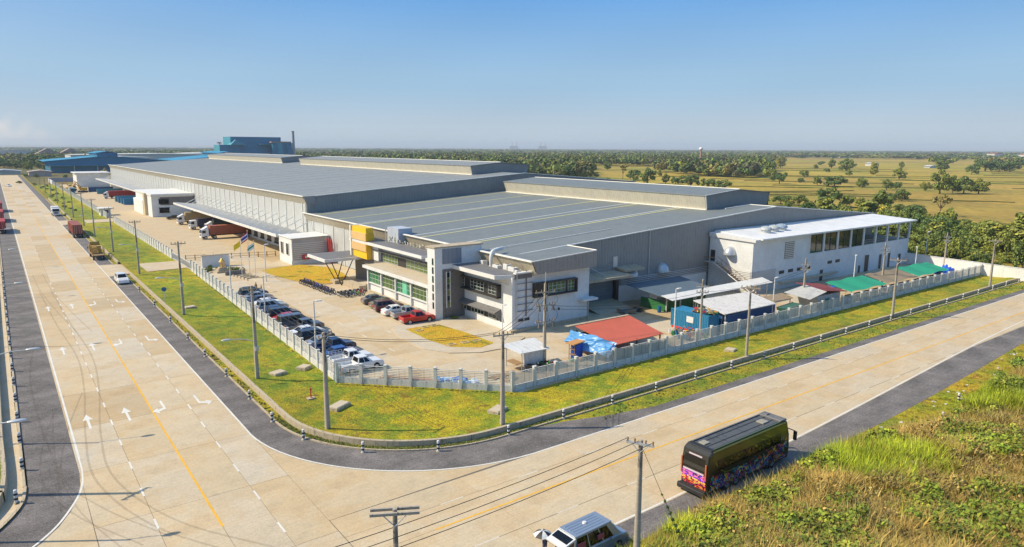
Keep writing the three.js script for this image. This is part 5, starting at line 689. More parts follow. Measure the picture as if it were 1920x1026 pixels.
// trucks: cab towards local +x
function truck(label, pos, turn, cabM, load, L, loadM, group) {
  const o = thing('truck', label, 'truck', pos, turn, group), f = L / 2;
  add('cab', exZ([[f - 2.0, .75], [f, .75], [f + .02, 1.7], [f - .25, 2.85], [f - 1.95, 2.95]], -1.15, 1.15), cabM, o); add('windscreen', quad([f + .04, 1.75, 1.02], [f + .04, 1.75, -1.02], [f - .2, 2.7, -.98], [f - .2, 2.7, .98]), carGlass, o);
  for (const s of [-1, 1]) { add('side_window', bx(.9, .75, .03, f - .75, 2.15, s * 1.16), carGlass, o); add('headlight', rb(.08, .22, .4, .03, f + .03, 1.0, s * .85), headM, o); add('mirror', bx(.1, .5, .16, f - .1, 2.1, s * 1.32), M.black, o); }
  add('bumper', rb(.2, .4, 2.3, .06, f, .62, 0), cabM, o); add('grille', bx(.04, .5, 1.3, f + .03, 1.25, 0), M.dark, o); add('chassis', bx(L - 1.2, .25, .9, -.5, .95, 0), M.black, o); if (load !== 'box') add('wind_deflector', exZ([[f - 1.9, 2.95], [f - .6, 2.9], [f - 1.85, 3.6]], -1, 1), cabM, o);
  for (const x of L > 10 ? [f - 1.1, f - 3.6, -f + 3.4, -f + 2.1, -f + .9] : [f - 1.1, -f + 1.3]) for (const s of [-1, 1]) wheel(o, x, s * 1.0, .5, .34);
  const a = -f, b = f - 2.4;
  if (load === 'container') { const c = new THREE.Group(); c.name = 'container'; c.position.set((a + b) / 2, 1.15, 0); o.add(c); const l = b - a; const ribs = []; for (let k = 0; k < l / .3 - 1; k++) for (const s of [-1, 1]) ribs.push(bx(.15, 2.3, .05, -l / 2 + .25 + k * .3, 1.3, s * 1.2)); add('shell', [bx(l, 2.55, 2.38, 0, 1.3, 0), ribs], loadM, c); add('rear_door', [bx(.06, 2.4, 1.12, -l / 2 - .04, 1.3, .58), bx(.06, 2.4, 1.12, -l / 2 - .04, 1.3, -.58)], loadM, c); add('lock_rod', [-.8, -.35, .35, .8].map(z => bar([-l / 2 - .1, .15, z], [-l / 2 - .1, 2.45, z], .03)), M.galv, c); }
  if (load === 'box') { add('box_body', rb(b - a, 2.3, 2.35, .05, (a + b) / 2, 2.2, 0), loadM, o); add('rear_frame', bx(.06, 2.2, 2.2, a - .03, 2.2, 0), M.grey, o); }
  if (load === 'canvas') { const g = new THREE.CylinderGeometry(1.2, 1.2, b - a, 16, 1, false, 0, Math.PI); add('canvas_top', tf(g, (a + b) / 2, 3.0, 0, 0, 0, Math.PI / 2, [1, 1, 1]).scale(1, 1, 1), loadM, o); add('canvas_side', bx(b - a, 1.7, 2.36, (a + b) / 2, 2.15, 0), loadM, o); }
  if (load === 'flat') { add('flatbed', bx(b - a, .18, 2.4, (a + b) / 2, 1.15, 0), M.wood, o); add('stake', [a + .1, a + 1.6, a + 3.1].map(x => [-1, 1].map(s => bx(.1, 1.6, .1, x, 1.95, s * 1.15))), M.wood, o); add('stake_rail', [1.6, 2.2, 2.7].map(y => bx(3.2, .09, .06, a + 1.6, y, 1.17)), M.wood, o); for (let k = 0; k < 7; k++) add('load_crate', bx(rr(.8, 1.4), rr(.5, 1.0), rr(.8, 1.2), a + 3 + (k % 4) * 1.2, 1.7 + (k > 3 ? .8 : 0), k % 2 ? .5 : -.5, 0, rr(-.2, .2)), loadM, o); } return o;
}
const W0 = mat([.72, .72, .70], .4), cab2 = mat([.06, .07, .09], .4);
truck('white-cab truck with long rust-red container reversed into a dock', [53.4, .05, -208.5], Math.PI + .02, W0, 'container', 16.5, contRust, 'trucks at the docks'); truck('truck with black canvas hood behind the rust-red container', [54.5, .05, -222], Math.PI, W0, 'canvas', 10, mat([.03, .035, .03], .8), 'trucks at the docks'); truck('white-cab truck with dark navy box body at the docks', [53.4, .05, -235], Math.PI + .03, W0, 'box', 11, mat([.018, .02, .06], .5), 'trucks at the docks'); truck('white-cab truck with tan canvas load at the docks', [53, .05, -252], Math.PI, W0, 'canvas', 10.5, mat([.36, .27, .14], .85), 'trucks at the docks');
truck('dark tractor with rust-red container parked facing away on the left road', [17.6, 0, -240], Math.PI / 2, cab2, 'container', 17.5, contRed, 'vehicles on the left road'); truck('flatbed truck with yellow crates parked by the lawn kerb', [17.5, 0, -187], Math.PI / 2, mat([.35, .22, .05], .5), 'flat', 9, mat([.50, .32, .08], .7), 'vehicles on the left road'); truck('white box truck coming down the left road', [17.2, 0, -312], -Math.PI / 2, W0, 'box', 7.5, W0, 'vehicles on the left road');
truck('nearer red container truck cut by the left edge', [.05, 0, -262], Math.PI / 2, PAINT.red, 'container', 15, contMar, 'red trucks at left edge'); truck('middle red container truck at the left edge', [.05, 0, -300], Math.PI / 2, PAINT.red, 'container', 15, contMar, 'red trucks at left edge'); truck('farthest red container truck at the left edge', [.1, 0, -345], Math.PI / 2, PAINT.red, 'container', 15, contMar, 'red trucks at left edge');
truck('white-cab tractor with maroon container beyond the dock office', [50.2, .05, -398], Math.PI, W0, 'container', 15, contMar, 'far yard trucks'); truck('pale teal box truck among yellow machines in the far yard', [33.6, .05, -452], -Math.PI / 2, contTeal, 'box', 9, mat([.45, .55, .55], .6), 'far yard trucks');
[[47.4, -352, contBlue, 'first blue container end beyond the dock office'], [47.2, -358, contTeal, 'second blue container end beyond the dock office'], [47, -366, contBlue, 'third blue container end beyond the dock office'], [46.8, -374, contTeal, 'fourth blue container end beyond the dock office'], [46.4, -440, contTeal, 'long pale teal container in the far yard'], [44.5, -462, contDk, 'navy container in the far yard']].forEach(([x, z, m, l]) => container('shipping_container', l, m, 12, [x + 4, .05, z], 0, 'far yard containers'));
{ const ym = mat([.55, .33, .04], .6); const ex = (label, x, z, a) => { const o = thing('excavator', label, 'excavator', [x, .05, z], a, 'yellow machines in far yard'); for (const s of [-1, 1]) add('track', rb(4.4, .9, .6, .3, 0, .45, s * 1.2), M.dark, o); add('house', rb(3.2, 1.6, 2.6, .15, -.4, 1.9, 0), ym, o); add('cab', rb(1.4, 1.6, 1.1, .1, 1.1, 2.6, .7), ym, o); add('cab_window', bx(1.0, .8, 1.14, 1.15, 2.9, .7), carGlass, o); add('boom', [bar([1.2, 2.3, -.3], [4.2, 5.2, -.3], .3, .22, 8), bar([4.2, 5.2, -.3], [6.2, 2.6, -.3], .22, .18, 8)], ym, o); add('bucket', cy(.6, .6, 1.2, 10, 6.3, 2.2, -.3, Math.PI / 2), ym, o); }; ex('yellow excavator with raised arm in the far yard', 29.5 + 5, -470, .6); ex('second yellow excavator further along the far yard', 36, -482, 2.4); ex('yellow loader machine nearest in the far yard', 39.5, -460, 3.6); ex('pale machine working beside the blue factory', 84, -770, .9);
  const gh = thing('gate_house', 'small white guard hut with flat roof at the second driveway', 'hut', [32.4, 0, -303]); add('wall', bx(3.4, 2.6, 5, 0, 1.3, 0), M.wallW, gh); add('roof', bx(4.6, .25, 6.4, 0, 2.75, 0), M.white, gh); add('window', bx(.06, 1.1, 2.4, -1.72, 1.6, 0), carGlass, gh); add('window', bx(2, 1.1, .06, 0, 1.6, 2.52), carGlass, gh); }
// ---------- painted coach ----------
{
  const c = document.createElement('canvas'); c.width = 1024; c.height = 320; const g = c.getContext('2d');
  const swirl = (w, h, dens, lo) => { for (let k = 0; k < dens; k++) { const x = rnd() * w, y = lo(x / w) + Math.pow(rnd(), .7) * (h - lo(x / w)), r = rr(8, 30); g.strokeStyle = pick(['#0b2f8c', '#1260b8', '#7a1fa0', '#c81e4a', '#e86a12', '#f0b018', '#15a0a0', '#e23a9a', '#0a0a18', '#24145a', '#3ac0e0', '#ffd84a']); g.lineWidth = rr(2, 9); g.beginPath(); const a = rr(0, 6); g.arc(x, y, r, a, a + rr(1.2, 3.6)); g.stroke(); if (rnd() < .5) { g.fillStyle = g.strokeStyle; g.beginPath(); g.ellipse(x + rr(-20, 20), y + rr(-14, 14), rr(3, 15), rr(2, 8), rr(0, 3), 0, 7); g.fill(); } } };
  g.fillStyle = '#17150c'; g.fillRect(0, 0, 1024, 320); g.fillStyle = '#3a3a14'; g.fillRect(0, 0, 1024, 62); g.fillStyle = '#241a0e'; for (let k = 0; k < 40; k++) g.fillRect(rnd() * 1024, rnd() * 70, rr(10, 80), 2); swirl(1024, 320, 520, t => t < .1 ? 200 : t < .7 ? 225 - 30 * t : 110 + 60 * Math.abs(t - .82));
  g.strokeStyle = '#9a9412'; g.lineWidth = 5; g.beginPath(); g.moveTo(40, 70); g.bezierCurveTo(120, 200, 220, 215, 330, 205); g.stroke(); g.beginPath(); g.moveTo(640, 40); g.bezierCurveTo(740, 70, 760, 100, 790, 130); g.stroke(); g.beginPath(); g.moveTo(700, 20); g.lineTo(800, 62); g.stroke(); g.strokeStyle = '#7c4a2a'; g.lineWidth = 8; g.beginPath(); g.moveTo(180, 150); g.bezierCurveTo(360, 120, 520, 116, 660, 124); g.stroke();
  const sideT = new THREE.CanvasTexture(c); sideT.colorSpace = THREE.SRGBColorSpace;
  const c2 = document.createElement('canvas'); c2.width = c2.height = 256; const h = c2.getContext('2d'); h.fillStyle = '#1a0f2a'; h.fillRect(0, 0, 256, 256); for (let k = 0; k < 330; k++) { const y = rnd() * 256, t = y / 256; h.fillStyle = t < .4 ? pick(['#4a2ad0', '#e23ab0', '#f06ac0', '#2a1a80', '#7a2ad0', '#ff8ac0']) : t < .75 ? pick(['#f0a010', '#ffcf30', '#e86a12', '#d02a6a', '#b01a4a', '#ffe070']) : pick(['#c81e1e', '#e85a12', '#2a0f4a', '#50205a', '#f08a20']); h.beginPath(); h.ellipse(rnd() * 256, y, rr(6, 24), rr(4, 12), rr(0, 3), 0, 7); h.fill(); }
  const rearT = new THREE.CanvasTexture(c2); rearT.colorSpace = THREE.SRGBColorSpace;
  const o = thing('coach', 'black coach with colourful swirling artwork parked at the weedy roadside', 'bus', [46, 0, -31.1], .015), blk = paint(.018, .018, .012), lime = paint(.10, .11, .015, .1), W = 2.44, L = 11, x0 = -L / 2, x1 = L / 2;
  const sh = new THREE.Shape([[x0 + .1, .42], [x1 - .1, .42], [x1 + .05, 1.2], [x1 - .1, 2.4], [x1 - .5, 3.5], [x0 + .5, 3.5], [x0 + .22, 3.3], [x0, 2.2]].map(p => new THREE.Vector2(...p))); const bg = new THREE.ExtrudeGeometry(sh, { depth: W - .3, bevelEnabled: true, bevelThickness: .15, bevelSize: .1, bevelSegments: 3 }); bg.translate(0, 0, -(W - .3) / 2); add('body', bg, blk, o);
  const uvq = (a, b, cc, d) => { const q = quad(a, b, cc, d); q.setAttribute('uv', new THREE.Float32BufferAttribute([0, 0, 1, 0, 1, 1, 0, 0, 1, 1, 0, 1], 2)); return q; };
  const ms = new THREE.MeshPhysicalMaterial({ map: sideT, roughness: .3, clearcoat: .7, clearcoatRoughness: .15, side: THREE.DoubleSide }), mr = new THREE.MeshPhysicalMaterial({ map: rearT, roughness: .35, clearcoat: .6, side: THREE.DoubleSide });
  for (const s of [1, -1]) add('side_artwork', uvq([s > 0 ? x0 + .25 : x1 - .15, .5, s * (W / 2 + .012)], [s > 0 ? x1 - .15 : x0 + .25, .5, s * (W / 2 + .012)], [s > 0 ? x1 - .5 : x0 + .55, 3.42, s * (W / 2 + .012)], [s > 0 ? x0 + .55 : x1 - .5, 3.42, s * (W / 2 + .012)]), ms, o, true);
  for (let k = 0; k < 6; k++) for (const s of [1, -1]) add('side_window', bx(1.36, .82, .03, x0 + 1.9 + k * 1.42, 2.36, s * (W / 2 + .02)), carGlass, o);
  const rx = y => y < 2.2 ? x0 + .1 - (y - .42) * .056 - .11 : x0 + (y - 2.2) * .2 - .11;
  add('rear_artwork', uvq([rx(.62) - .015, .62, -1.12], [rx(.62) - .015, .62, 1.12], [rx(1.75) - .015, 1.75, 1.12], [rx(1.75) - .015, 1.75, -1.12]), mr, o, true); add('rear_window', quad([rx(2.0) - .02, 2.0, -.98], [rx(2.0) - .02, 2.0, .98], [rx(3.0) - .02, 3.0, .92], [rx(3.0) - .02, 3.0, -.92]), carGlass, o); add('rear_light_bar', [bx(.05, .1, 1.2, rx(3.15) - .02, 3.12, 0), bx(.05, .12, 1.9, rx(1.85) - .03, 1.86, 0)], mat([.6, .5, .55], .4), o);
  for (const s of [-1, 1]) { add('tail_light', rb(.08, 1.3, .13, .03, rx(2) - .02, 2.1, s * 1.12), mat([.55, .12, .03], .35), o); add('mirror', [bar([x1 - .1, 2.9, s * 1.1], [x1 + .5, 2.6, s * 1.45], .04), rb(.18, .8, .3, .06, x1 + .5, 2.2, s * 1.45)], M.black, o); for (const x of [x0 + 2.6, x0 + 3.7, x1 - 2.3]) wheel(o, x, s * 1.06, .5, .3); }
  add('rear_bumper', [rb(.5, .42, 2.5, .1, x0 - .22, .42, 0), bx(.1, .1, 2.3, x0 - .4, .66, 0)], M.black, o); add('roof_panel', rb(L - 1.4, .1, 1.7, .04, .1, 3.62, 0), mat([.11, .115, .115], .55, { map: streakT }), o); for (const s of [-1, 1]) add('roof_rail', [bx(L - 1.6, .12, .1, .1, 3.66, s * 1.0), bx(L - 1.2, .1, .34, 0, 3.55, s * 1.06)], s > 0 ? lime : M.grey, o);
  for (const z of [-.4, .35]) add('roof_seam', bx(L - 1.6, .03, .05, .1, 3.685, z), M.dark, o); add('roof_hatch', [rb(.8, .12, .7, .03, x1 - 2.4, 3.72, .1), rb(.7, .1, .6, .03, x0 + 1.3, 3.72, -.2)], mat([.3, .28, .22], .7), o); add('air_unit', [rb(.9, .22, 2.1, .05, x1 - .75, 3.68, 0), rb(.5, .16, .3, .04, x1 - .8, 3.8, -.5)], M.grey, o); add('front_glass', quad([x1 + .16, 1.3, 1.05], [x1 + .16, 1.3, -1.05], [x1 - .15, 3.1, -.95], [x1 - .15, 3.1, .95]), carGlass, o); add('rear_spoiler', rb(.5, .12, 2.2, .04, x0 + .7, 3.62, 0), M.black, o);
}
// ---------- minivan with open tailgate, umbrella and person ----------
{
  const m = paint(.33, .38, .43, .5), o = car('silver-blue minivan with raised tailgate at the bottom edge', 'van', m, [28.9, 0, -29.85], .03, undefined, { tall: 2.2 }); add('tailgate', hull([[-2.3, 2.05, .8], [-2.3, 2.05, -.8], [-3.35, 1.75, -.78], [-3.35, 1.75, .78]], [[-2.3, 2.16, .8], [-2.3, 2.16, -.8], [-3.35, 1.86, -.78], [-3.35, 1.86, .78]]), paint(.66, .68, .68, 0), o); add('tailgate_glass', hull([[-2.45, 2.13, .7], [-2.45, 2.13, -.7], [-3.0, 1.97, -.68], [-3.0, 1.97, .68]], [[-2.45, 2.15, .7], [-2.45, 2.15, -.7], [-3.0, 1.99, -.68], [-3.0, 1.99, .68]]), carGlass, o); add('roof_rib', [-.5, -.25, 0, .25, .5].map(z => rb(2.6, .03, .05, .01, -.8, 2.26, z)), m, o); add('roof_vent', cy(.16, .12, .1, 12, -.7, 2.3, -.1), M.white, o); add('window_sticker', [bx(.7, .4, .02, -1.9, 1.6, .9, -.12), bx(.6, .35, .02, -.2, 1.62, .9, -.12)], mat([.28, .05, .06], .6), o);
  const u = thing('umbrella', 'black and white panelled umbrella behind the open minivan', 'umbrella', [25.7, 0, -31.1]); for (let k = 0; k < 8; k++) { const a = k / 8 * Math.PI * 2, b = (k + 1) / 8 * Math.PI * 2, P = (t, q) => [Math.cos(q) * .62 * t, 2.05 - .28 * t * t, Math.sin(q) * .62 * t]; const A = [], B = []; for (let i = 0; i <= 4; i++) { A.push(P(i / 4, a)); B.push(P(i / 4, b)); } add('panel', strip(A, B), k % 2 ? M.black : M.white, u); add('rib', bar(P(.05, a), P(1, a), .008), M.galv, u); } add('shaft', bar([0, 1.05, 0], [0, 2.12, 0], .012), M.galv, u);
}
function person(label, pos, turn, shirt, trousers, armUp) {
  const o = thing('person', label, 'person', pos, turn), B = []; const bone = (a, b, r0, r1) => B.push([V(...a), V(...b), r0, r1]);
  bone([0, 1.0, 0], [0, 1.36, 0], .145, .165); bone([-.13, 1.4, 0], [.13, 1.4, 0], .075, .075); bone([0, 1.42, 0], [0, 1.54, .01], .055, .05); bone([0, 1.6, .01], [0, 1.68, .02], .085, .095); bone([0, 1.6, .1], [0, 1.63, .11], .018, .014);
  for (const s of [-1, 1]) { bone([s * .09, .95, 0], [s * .11, .5, .02], .085, .058); bone([s * .11, .5, .02], [s * .12, .1, -.02], .058, .042); bone([s * .12, .06, -.04], [s * .13, .045, .15], .042, .035); const up = armUp && s > 0; const el = up ? [s * .3, 1.18, .16] : [s * .27, 1.1, .0], wr = up ? [s * .16, 1.22, .36] : [s * .29, .86, .08]; bone([s * .19, 1.39, 0], el, .052, .042); bone(el, wr, .042, .03); bone(wr, [wr[0], wr[1] - (up ? -.05 : .08), wr[2] + .03], .035, .03); }
  const N = 88, mc = new MarchingCubes(N, new THREE.MeshStandardMaterial(), false, false, 60000); const S1 = .92, p = V(0, 0, 0), pa = V(0, 0, 0), ba = V(0, 0, 0);
  for (let z = 0; z < N; z++) for (let y = 0; y < N; y++) for (let x = 0; x < N; x++) { p.set((x / N * 2 - 1) * S1, (y / N * 2 - 1) * S1 + .9, (z / N * 2 - 1) * S1); let d = 1; for (const [a, b, r0, r1] of B) { pa.subVectors(p, a); ba.subVectors(b, a); const t = Math.min(1, Math.max(0, pa.dot(ba) / ba.lengthSq())), q = pa.addScaledVector(ba, -t).length() - lerp(r0, r1, t), k = .035, hh = Math.max(0, k - Math.abs(d - q)) / k; d = Math.min(d, q) - hh * hh * k * .25; } mc.field[x + y * N + z * N * N] = -d; }
  mc.isolation = 0; mc.update(); const n = mc.count, g = new THREE.BufferGeometry(), P = mc.positionArray.slice(0, n * 3), Nn = mc.normalArray.slice(0, n * 3), C = []; for (let i = 0; i < n; i++) { P[3 * i] *= S1; P[3 * i + 1] = P[3 * i + 1] * S1 + .9; P[3 * i + 2] *= S1; const y = P[3 * i + 1], x = Math.abs(P[3 * i]); C.push(...(y < .1 ? [.03, .03, .03] : y < .98 && x < .22 ? trousers : y < 1.46 && (x < .24 || y > 1.14) ? shirt : [.36, .2, .12])); }
  g.setAttribute('position', new THREE.BufferAttribute(P, 3)); g.setAttribute('normal', new THREE.BufferAttribute(Nn, 3)); g.setAttribute('color', new THREE.Float32BufferAttribute(C, 3)); g.setAttribute('uv', new THREE.Float32BufferAttribute(new Float32Array(n * 2), 2));
  const fing = []; for (const s of [-1, 1]) { const up = armUp && s > 0, h = up ? [s * .16, 1.28, .39] : [s * .29, .77, .11]; for (let k = 0; k < 5; k++) fing.push(bar([h[0] + (k - 2) * .016, h[1], h[2]], [h[0] + (k - 2) * .02, h[1] - (up ? -.04 : .07 - (k === 4 ? .03 : 0)), h[2] + .03], .009, .007, 5)); }
  const fg = join(fing); vcol(fg, () => [.36, .2, .12]); add('body', [g, fg], mat([1, 1, 1], .8, { vertexColors: true }), o, true); add('hair', tf(new THREE.SphereGeometry(.105, 14, 8, 0, Math.PI * 2, 0, Math.PI * .55), 0, 1.67, 0, -.25), M.black, o); return o;
}
person('person in dark shirt under the umbrella at the minivan tailgate', [25.75, 0, -30.95], 1.2, [.05, .06, .10], [.04, .05, .09], true); person('person in brown jacket standing by the far end of the car row', [36, .05, -126], -1, [.28, .13, .05], [.05, .05, .07], false);
// ---------- motorcycles ----------
{ const mk = (m, label, pos, turn) => { const o = thing('motorcycle', label, 'motorcycle', pos, turn, 'parked motorcycles'); for (const x of [-.62, .62]) { const t = add('wheel', tf(new THREE.TorusGeometry(.25, .055, 8, 18), x, .3, 0), M.rubber, o); add('rim', [tf(new THREE.TorusGeometry(.19, .015, 5, 14), x, .3, 0), cy(.05, .05, .14, 8, x, .3, 0, Math.PI / 2)], M.rim, t); } add('bodywork', [exZ([[-.75, .62], [-.3, .45], [.15, .42], [.4, .7], [.3, .82], [.05, .6], [-.35, .66], [-.8, .82]], -.09, .09), exZ([[.3, .5], [.5, .75], [.42, 1.0], [.3, .95]], -.14, .14)], m, o); add('seat', rb(.75, .1, .24, .04, -.3, .76, 0, 0, 0, -.05), M.black, o); add('engine', rb(.35, .26, .22, .05, .02, .36, 0), M.grey, o); add('fork', [bar([.62, .3, .09], [.38, .98, .07], .025), bar([.62, .3, -.09], [.38, .98, -.07], .025)], M.galv, o); add('handlebar', bar([.33, 1.02, -.34], [.33, 1.02, .34], .018), M.black, o); add('headlight', tf(new THREE.SphereGeometry(.09, 10, 6), .5, .92, 0), headM, o); add('exhaust', bar([0, .28, .13], [-.75, .38, .14], .04), M.galv, o); add('mudguard', tf(new THREE.TorusGeometry(.31, .045, 5, 12, 1.8), .62, .3, 0, 0, 0, .6), m, o); return o; };
  const cols = [['black', PAINT.black], ['red', PAINT.red], ['blue', PAINT.blue], ['green', paint(.12, .5, .03)], ['white', PAINT.white], ['purple', paint(.10, .03, .25)]]; const proto = {}; const cnt = {};
  const list = []; for (let k = 0; k < 15; k++) list.push([lerp(45.9, 46.4, k / 14) + rr(-.2, .2), lerp(-129, -115.9, k / 14), 'in the row beside the yellow lawn']); for (let k = 0; k < 11; k++) list.push([47 + (k % 6) * .8, -114 + Math.floor(k / 6) * 1.6 + rr(-.2, .2), 'in the cluster before the office ramp']); for (let k = 0; k < 5; k++) list.push([[48.2, 48.9, 49.9, 50.6, 51.3][k], -61 + rr(-.3, .3), 'by the small grey lean-to']);
  list.forEach(([x, z, w], i) => { const [cn, m] = cols[[0, 1, 0, 2, 0, 5, 0, 4, 0, 3, 2, 0, 1][(i * 5 + (i >> 2)) % 13]], key = cn + w; cnt[key] = (cnt[key] ?? 0) + 1; const lab = `${cn} motorcycle ${w}, ${ord(cnt[key])} ${cn} one from the left`, t = (w.includes('row') ? .35 : -.9) + rr(-.25, .25); if (!proto[cn]) proto[cn] = mk(m, lab, [x, .05, z], t); else copy(proto[cn], lab, [x, .05, z], t); }); }
// ---------- trees ----------
// crown of leaf sprays: many small bent quads through clumps set on limbs
function leafCloud(clumps, n, size, cols, flat = .5) {
  const P = new Float32Array(n * 18), N = new Float32Array(n * 18), C = new Float32Array(n * 18), q = V(0, 0, 0), a = V(0, 0, 0), b = V(0, 0, 0), nn = V(0, 0, 0), cen = V(0, 0, 0); let o = 0;
  const tot = clumps.reduce((s, c) => s + c[3] * c[3], 0); let acc = 0, idx = 0; const list = clumps.map(c => Math.round(n * c[3] * c[3] / tot)); list[0] += n - list.reduce((s, v) => s + v, 0);
  clumps.forEach(([x, y, z, r, fy = .8], ci) => { for (let k = 0; k < list[ci]; k++) {
    do q.set(rr(-1, 1), rr(-1, 1), rr(-1, 1)); while (q.lengthSq() > 1 || q.lengthSq() < .04); const l = q.length(); q.multiplyScalar(Math.pow(l, -.45) * (.72 + .34 * rnd())); nn.copy(q).normalize(); cen.set(x + q.x * r, y + q.y * r * fy, z + q.z * r);
    nn.add(a.set(rr(-1, 1), rr(-.4, 1), rr(-1, 1)).multiplyScalar(.8)).normalize(); a.set(rr(-1, 1), rr(-1, 1) * flat, rr(-1, 1)).cross(nn).normalize(); b.crossVectors(nn, a); const s = size * rr(.6, 1.3), w = s * rr(.5, .9), c = cols(rnd());
    const v = [[-1, -1], [1, -1], [1, 1], [-1, 1]].map(([u, t]) => [cen.x + a.x * u * s * .5 + b.x * t * w * .5, cen.y + a.y * u * s * .5 + b.y * t * w * .5 - Math.abs(u) * s * .1, cen.z + a.z * u * s * .5 + b.z * t * w * .5]);
    for (const i of [0, 1, 2, 0, 2, 3]) { P.set(v[i], o); N[o] = nn.x; N[o + 1] = nn.y; N[o + 2] = nn.z; C.set(c, o); o += 3; } } });
  const g = new THREE.BufferGeometry(); g.setAttribute('position', new THREE.BufferAttribute(P, 3)); g.setAttribute('normal', new THREE.BufferAttribute(N, 3)); g.setAttribute('color', new THREE.BufferAttribute(C, 3)); g.setAttribute('uv', new THREE.BufferAttribute(new Float32Array(n * 12), 2)); return g;
}
const leafM = mat([1, 1, 1], .85, { vertexColors: true }), treeM = mat([1.75, 1.65, 1.35], .85, { vertexColors: true }), treeMs = [treeM, mat([1.35, 1.4, 1.2], .85, { vertexColors: true }), mat([2.2, 1.85, 1.3], .85, { vertexColors: true })], barkM = mat([.16, .12, .085], .95, { map: streakT });
const greens = (a, b) => t => { const k = rr(.65, 1.25); return l3(a, b, t).map(c => c * k); };
const G1 = greens([.065, .095, .022], [.15, .19, .04]), G2 = greens([.05, .085, .026], [.10, .15, .035]), G3 = greens([.13, .15, .03], [.24, .24, .045]), G4 = greens([.10, .11, .045], [.17, .165, .07]);
function treeParts(kind) { // unit-height tree: crown and trunk geometry, height 1, radius about .45
  const cl = [], limbs = []; let n = 1500, size = .062, cols = G1, tr = .035;
  if (kind === 'round') { for (let k = 0; k < 15; k++) { const a = k * 2.4 + rr(-.3, .3), d = k < 3 ? .1 : rr(.18, .36), y = .2 + rnd() * .58; cl.push([Math.cos(a) * d * (1.15 - Math.abs(y - .5)), y, Math.sin(a) * d * (1.15 - Math.abs(y - .5)), rr(.13, .21)]); } cl.push([0, .82, 0, .16]); }
  if (kind === 'spread') { cols = G2; for (let k = 0; k < 18; k++) { const a = k * 2.4, d = rr(.15, .5); cl.push([Math.cos(a) * d, .26 + rnd() * .56 - d * .16, Math.sin(a) * d, rr(.13, .2), .85]); } }
  if (kind === 'tall') { cols = G3; tr = .028; for (let k = 0; k < 14; k++) { const y = .18 + k / 14 * .74, d = rr(.05, .2) * (1.1 - y * .6); cl.push([Math.cos(k * 2.4) * d, y, Math.sin(k * 2.4) * d, rr(.11, .17) * (1.25 - y * .6)]); } }
  if (kind === 'thin') { cols = G4; n = 700; tr = .024; for (let k = 0; k < 9; k++) { const a = k * 2.4, d = rr(.1, .34); cl.push([Math.cos(a) * d, .58 + rnd() * .34, Math.sin(a) * d, rr(.09, .14), .55]); } }
  if (kind === 'bush') { cols = G1; n = 1500; tr = .03; for (let k = 0; k < 16; k++) { const a = k * 2.4, d = rr(.1, .5); cl.push([Math.cos(a) * d, .2 + rnd() * .55 * (1 - d * .7), Math.sin(a) * d, rr(.15, .24)]); } }
  for (const [x, y, z, r] of cl.slice(0, 8)) limbs.push(bar([x * .12, Math.min(.34, y * .55), z * .12], [x * .9, y, z * .9], tr * .5, tr * .12, 5));
  return [leafCloud(cl, n, size, cols), join([bar([0, -.02, 0], [0, .46, 0], tr, tr * .55, 7), limbs])];
}
const KINDS = {}; for (const k of ['round', 'spread', 'tall', 'thin', 'bush']) KINDS[k] = [treeParts(k), treeParts(k), treeParts(k)];
function tree(name, label, x, z, h, w, kind, group, cat = 'tree') {
  const o = thing(name, label, cat, [x, -.05, z], rr(0, 6.28), group), [cg, tg] = pick(KINDS[kind]), base = { round: .95, spread: 1.15, tall: .52, thin: .82, bush: 1.3 }[kind], sx = w / base; for (const [nm, g, m] of [['crown', cg, pick(treeMs)], ['trunk', tg, barkM]]) { const q = new THREE.Mesh(g, m); q.name = nm; q.castShadow = q.receiveShadow = true; q.scale.set(sx, h, sx * rr(.9, 1.1)); o.add(q); } return o;
}
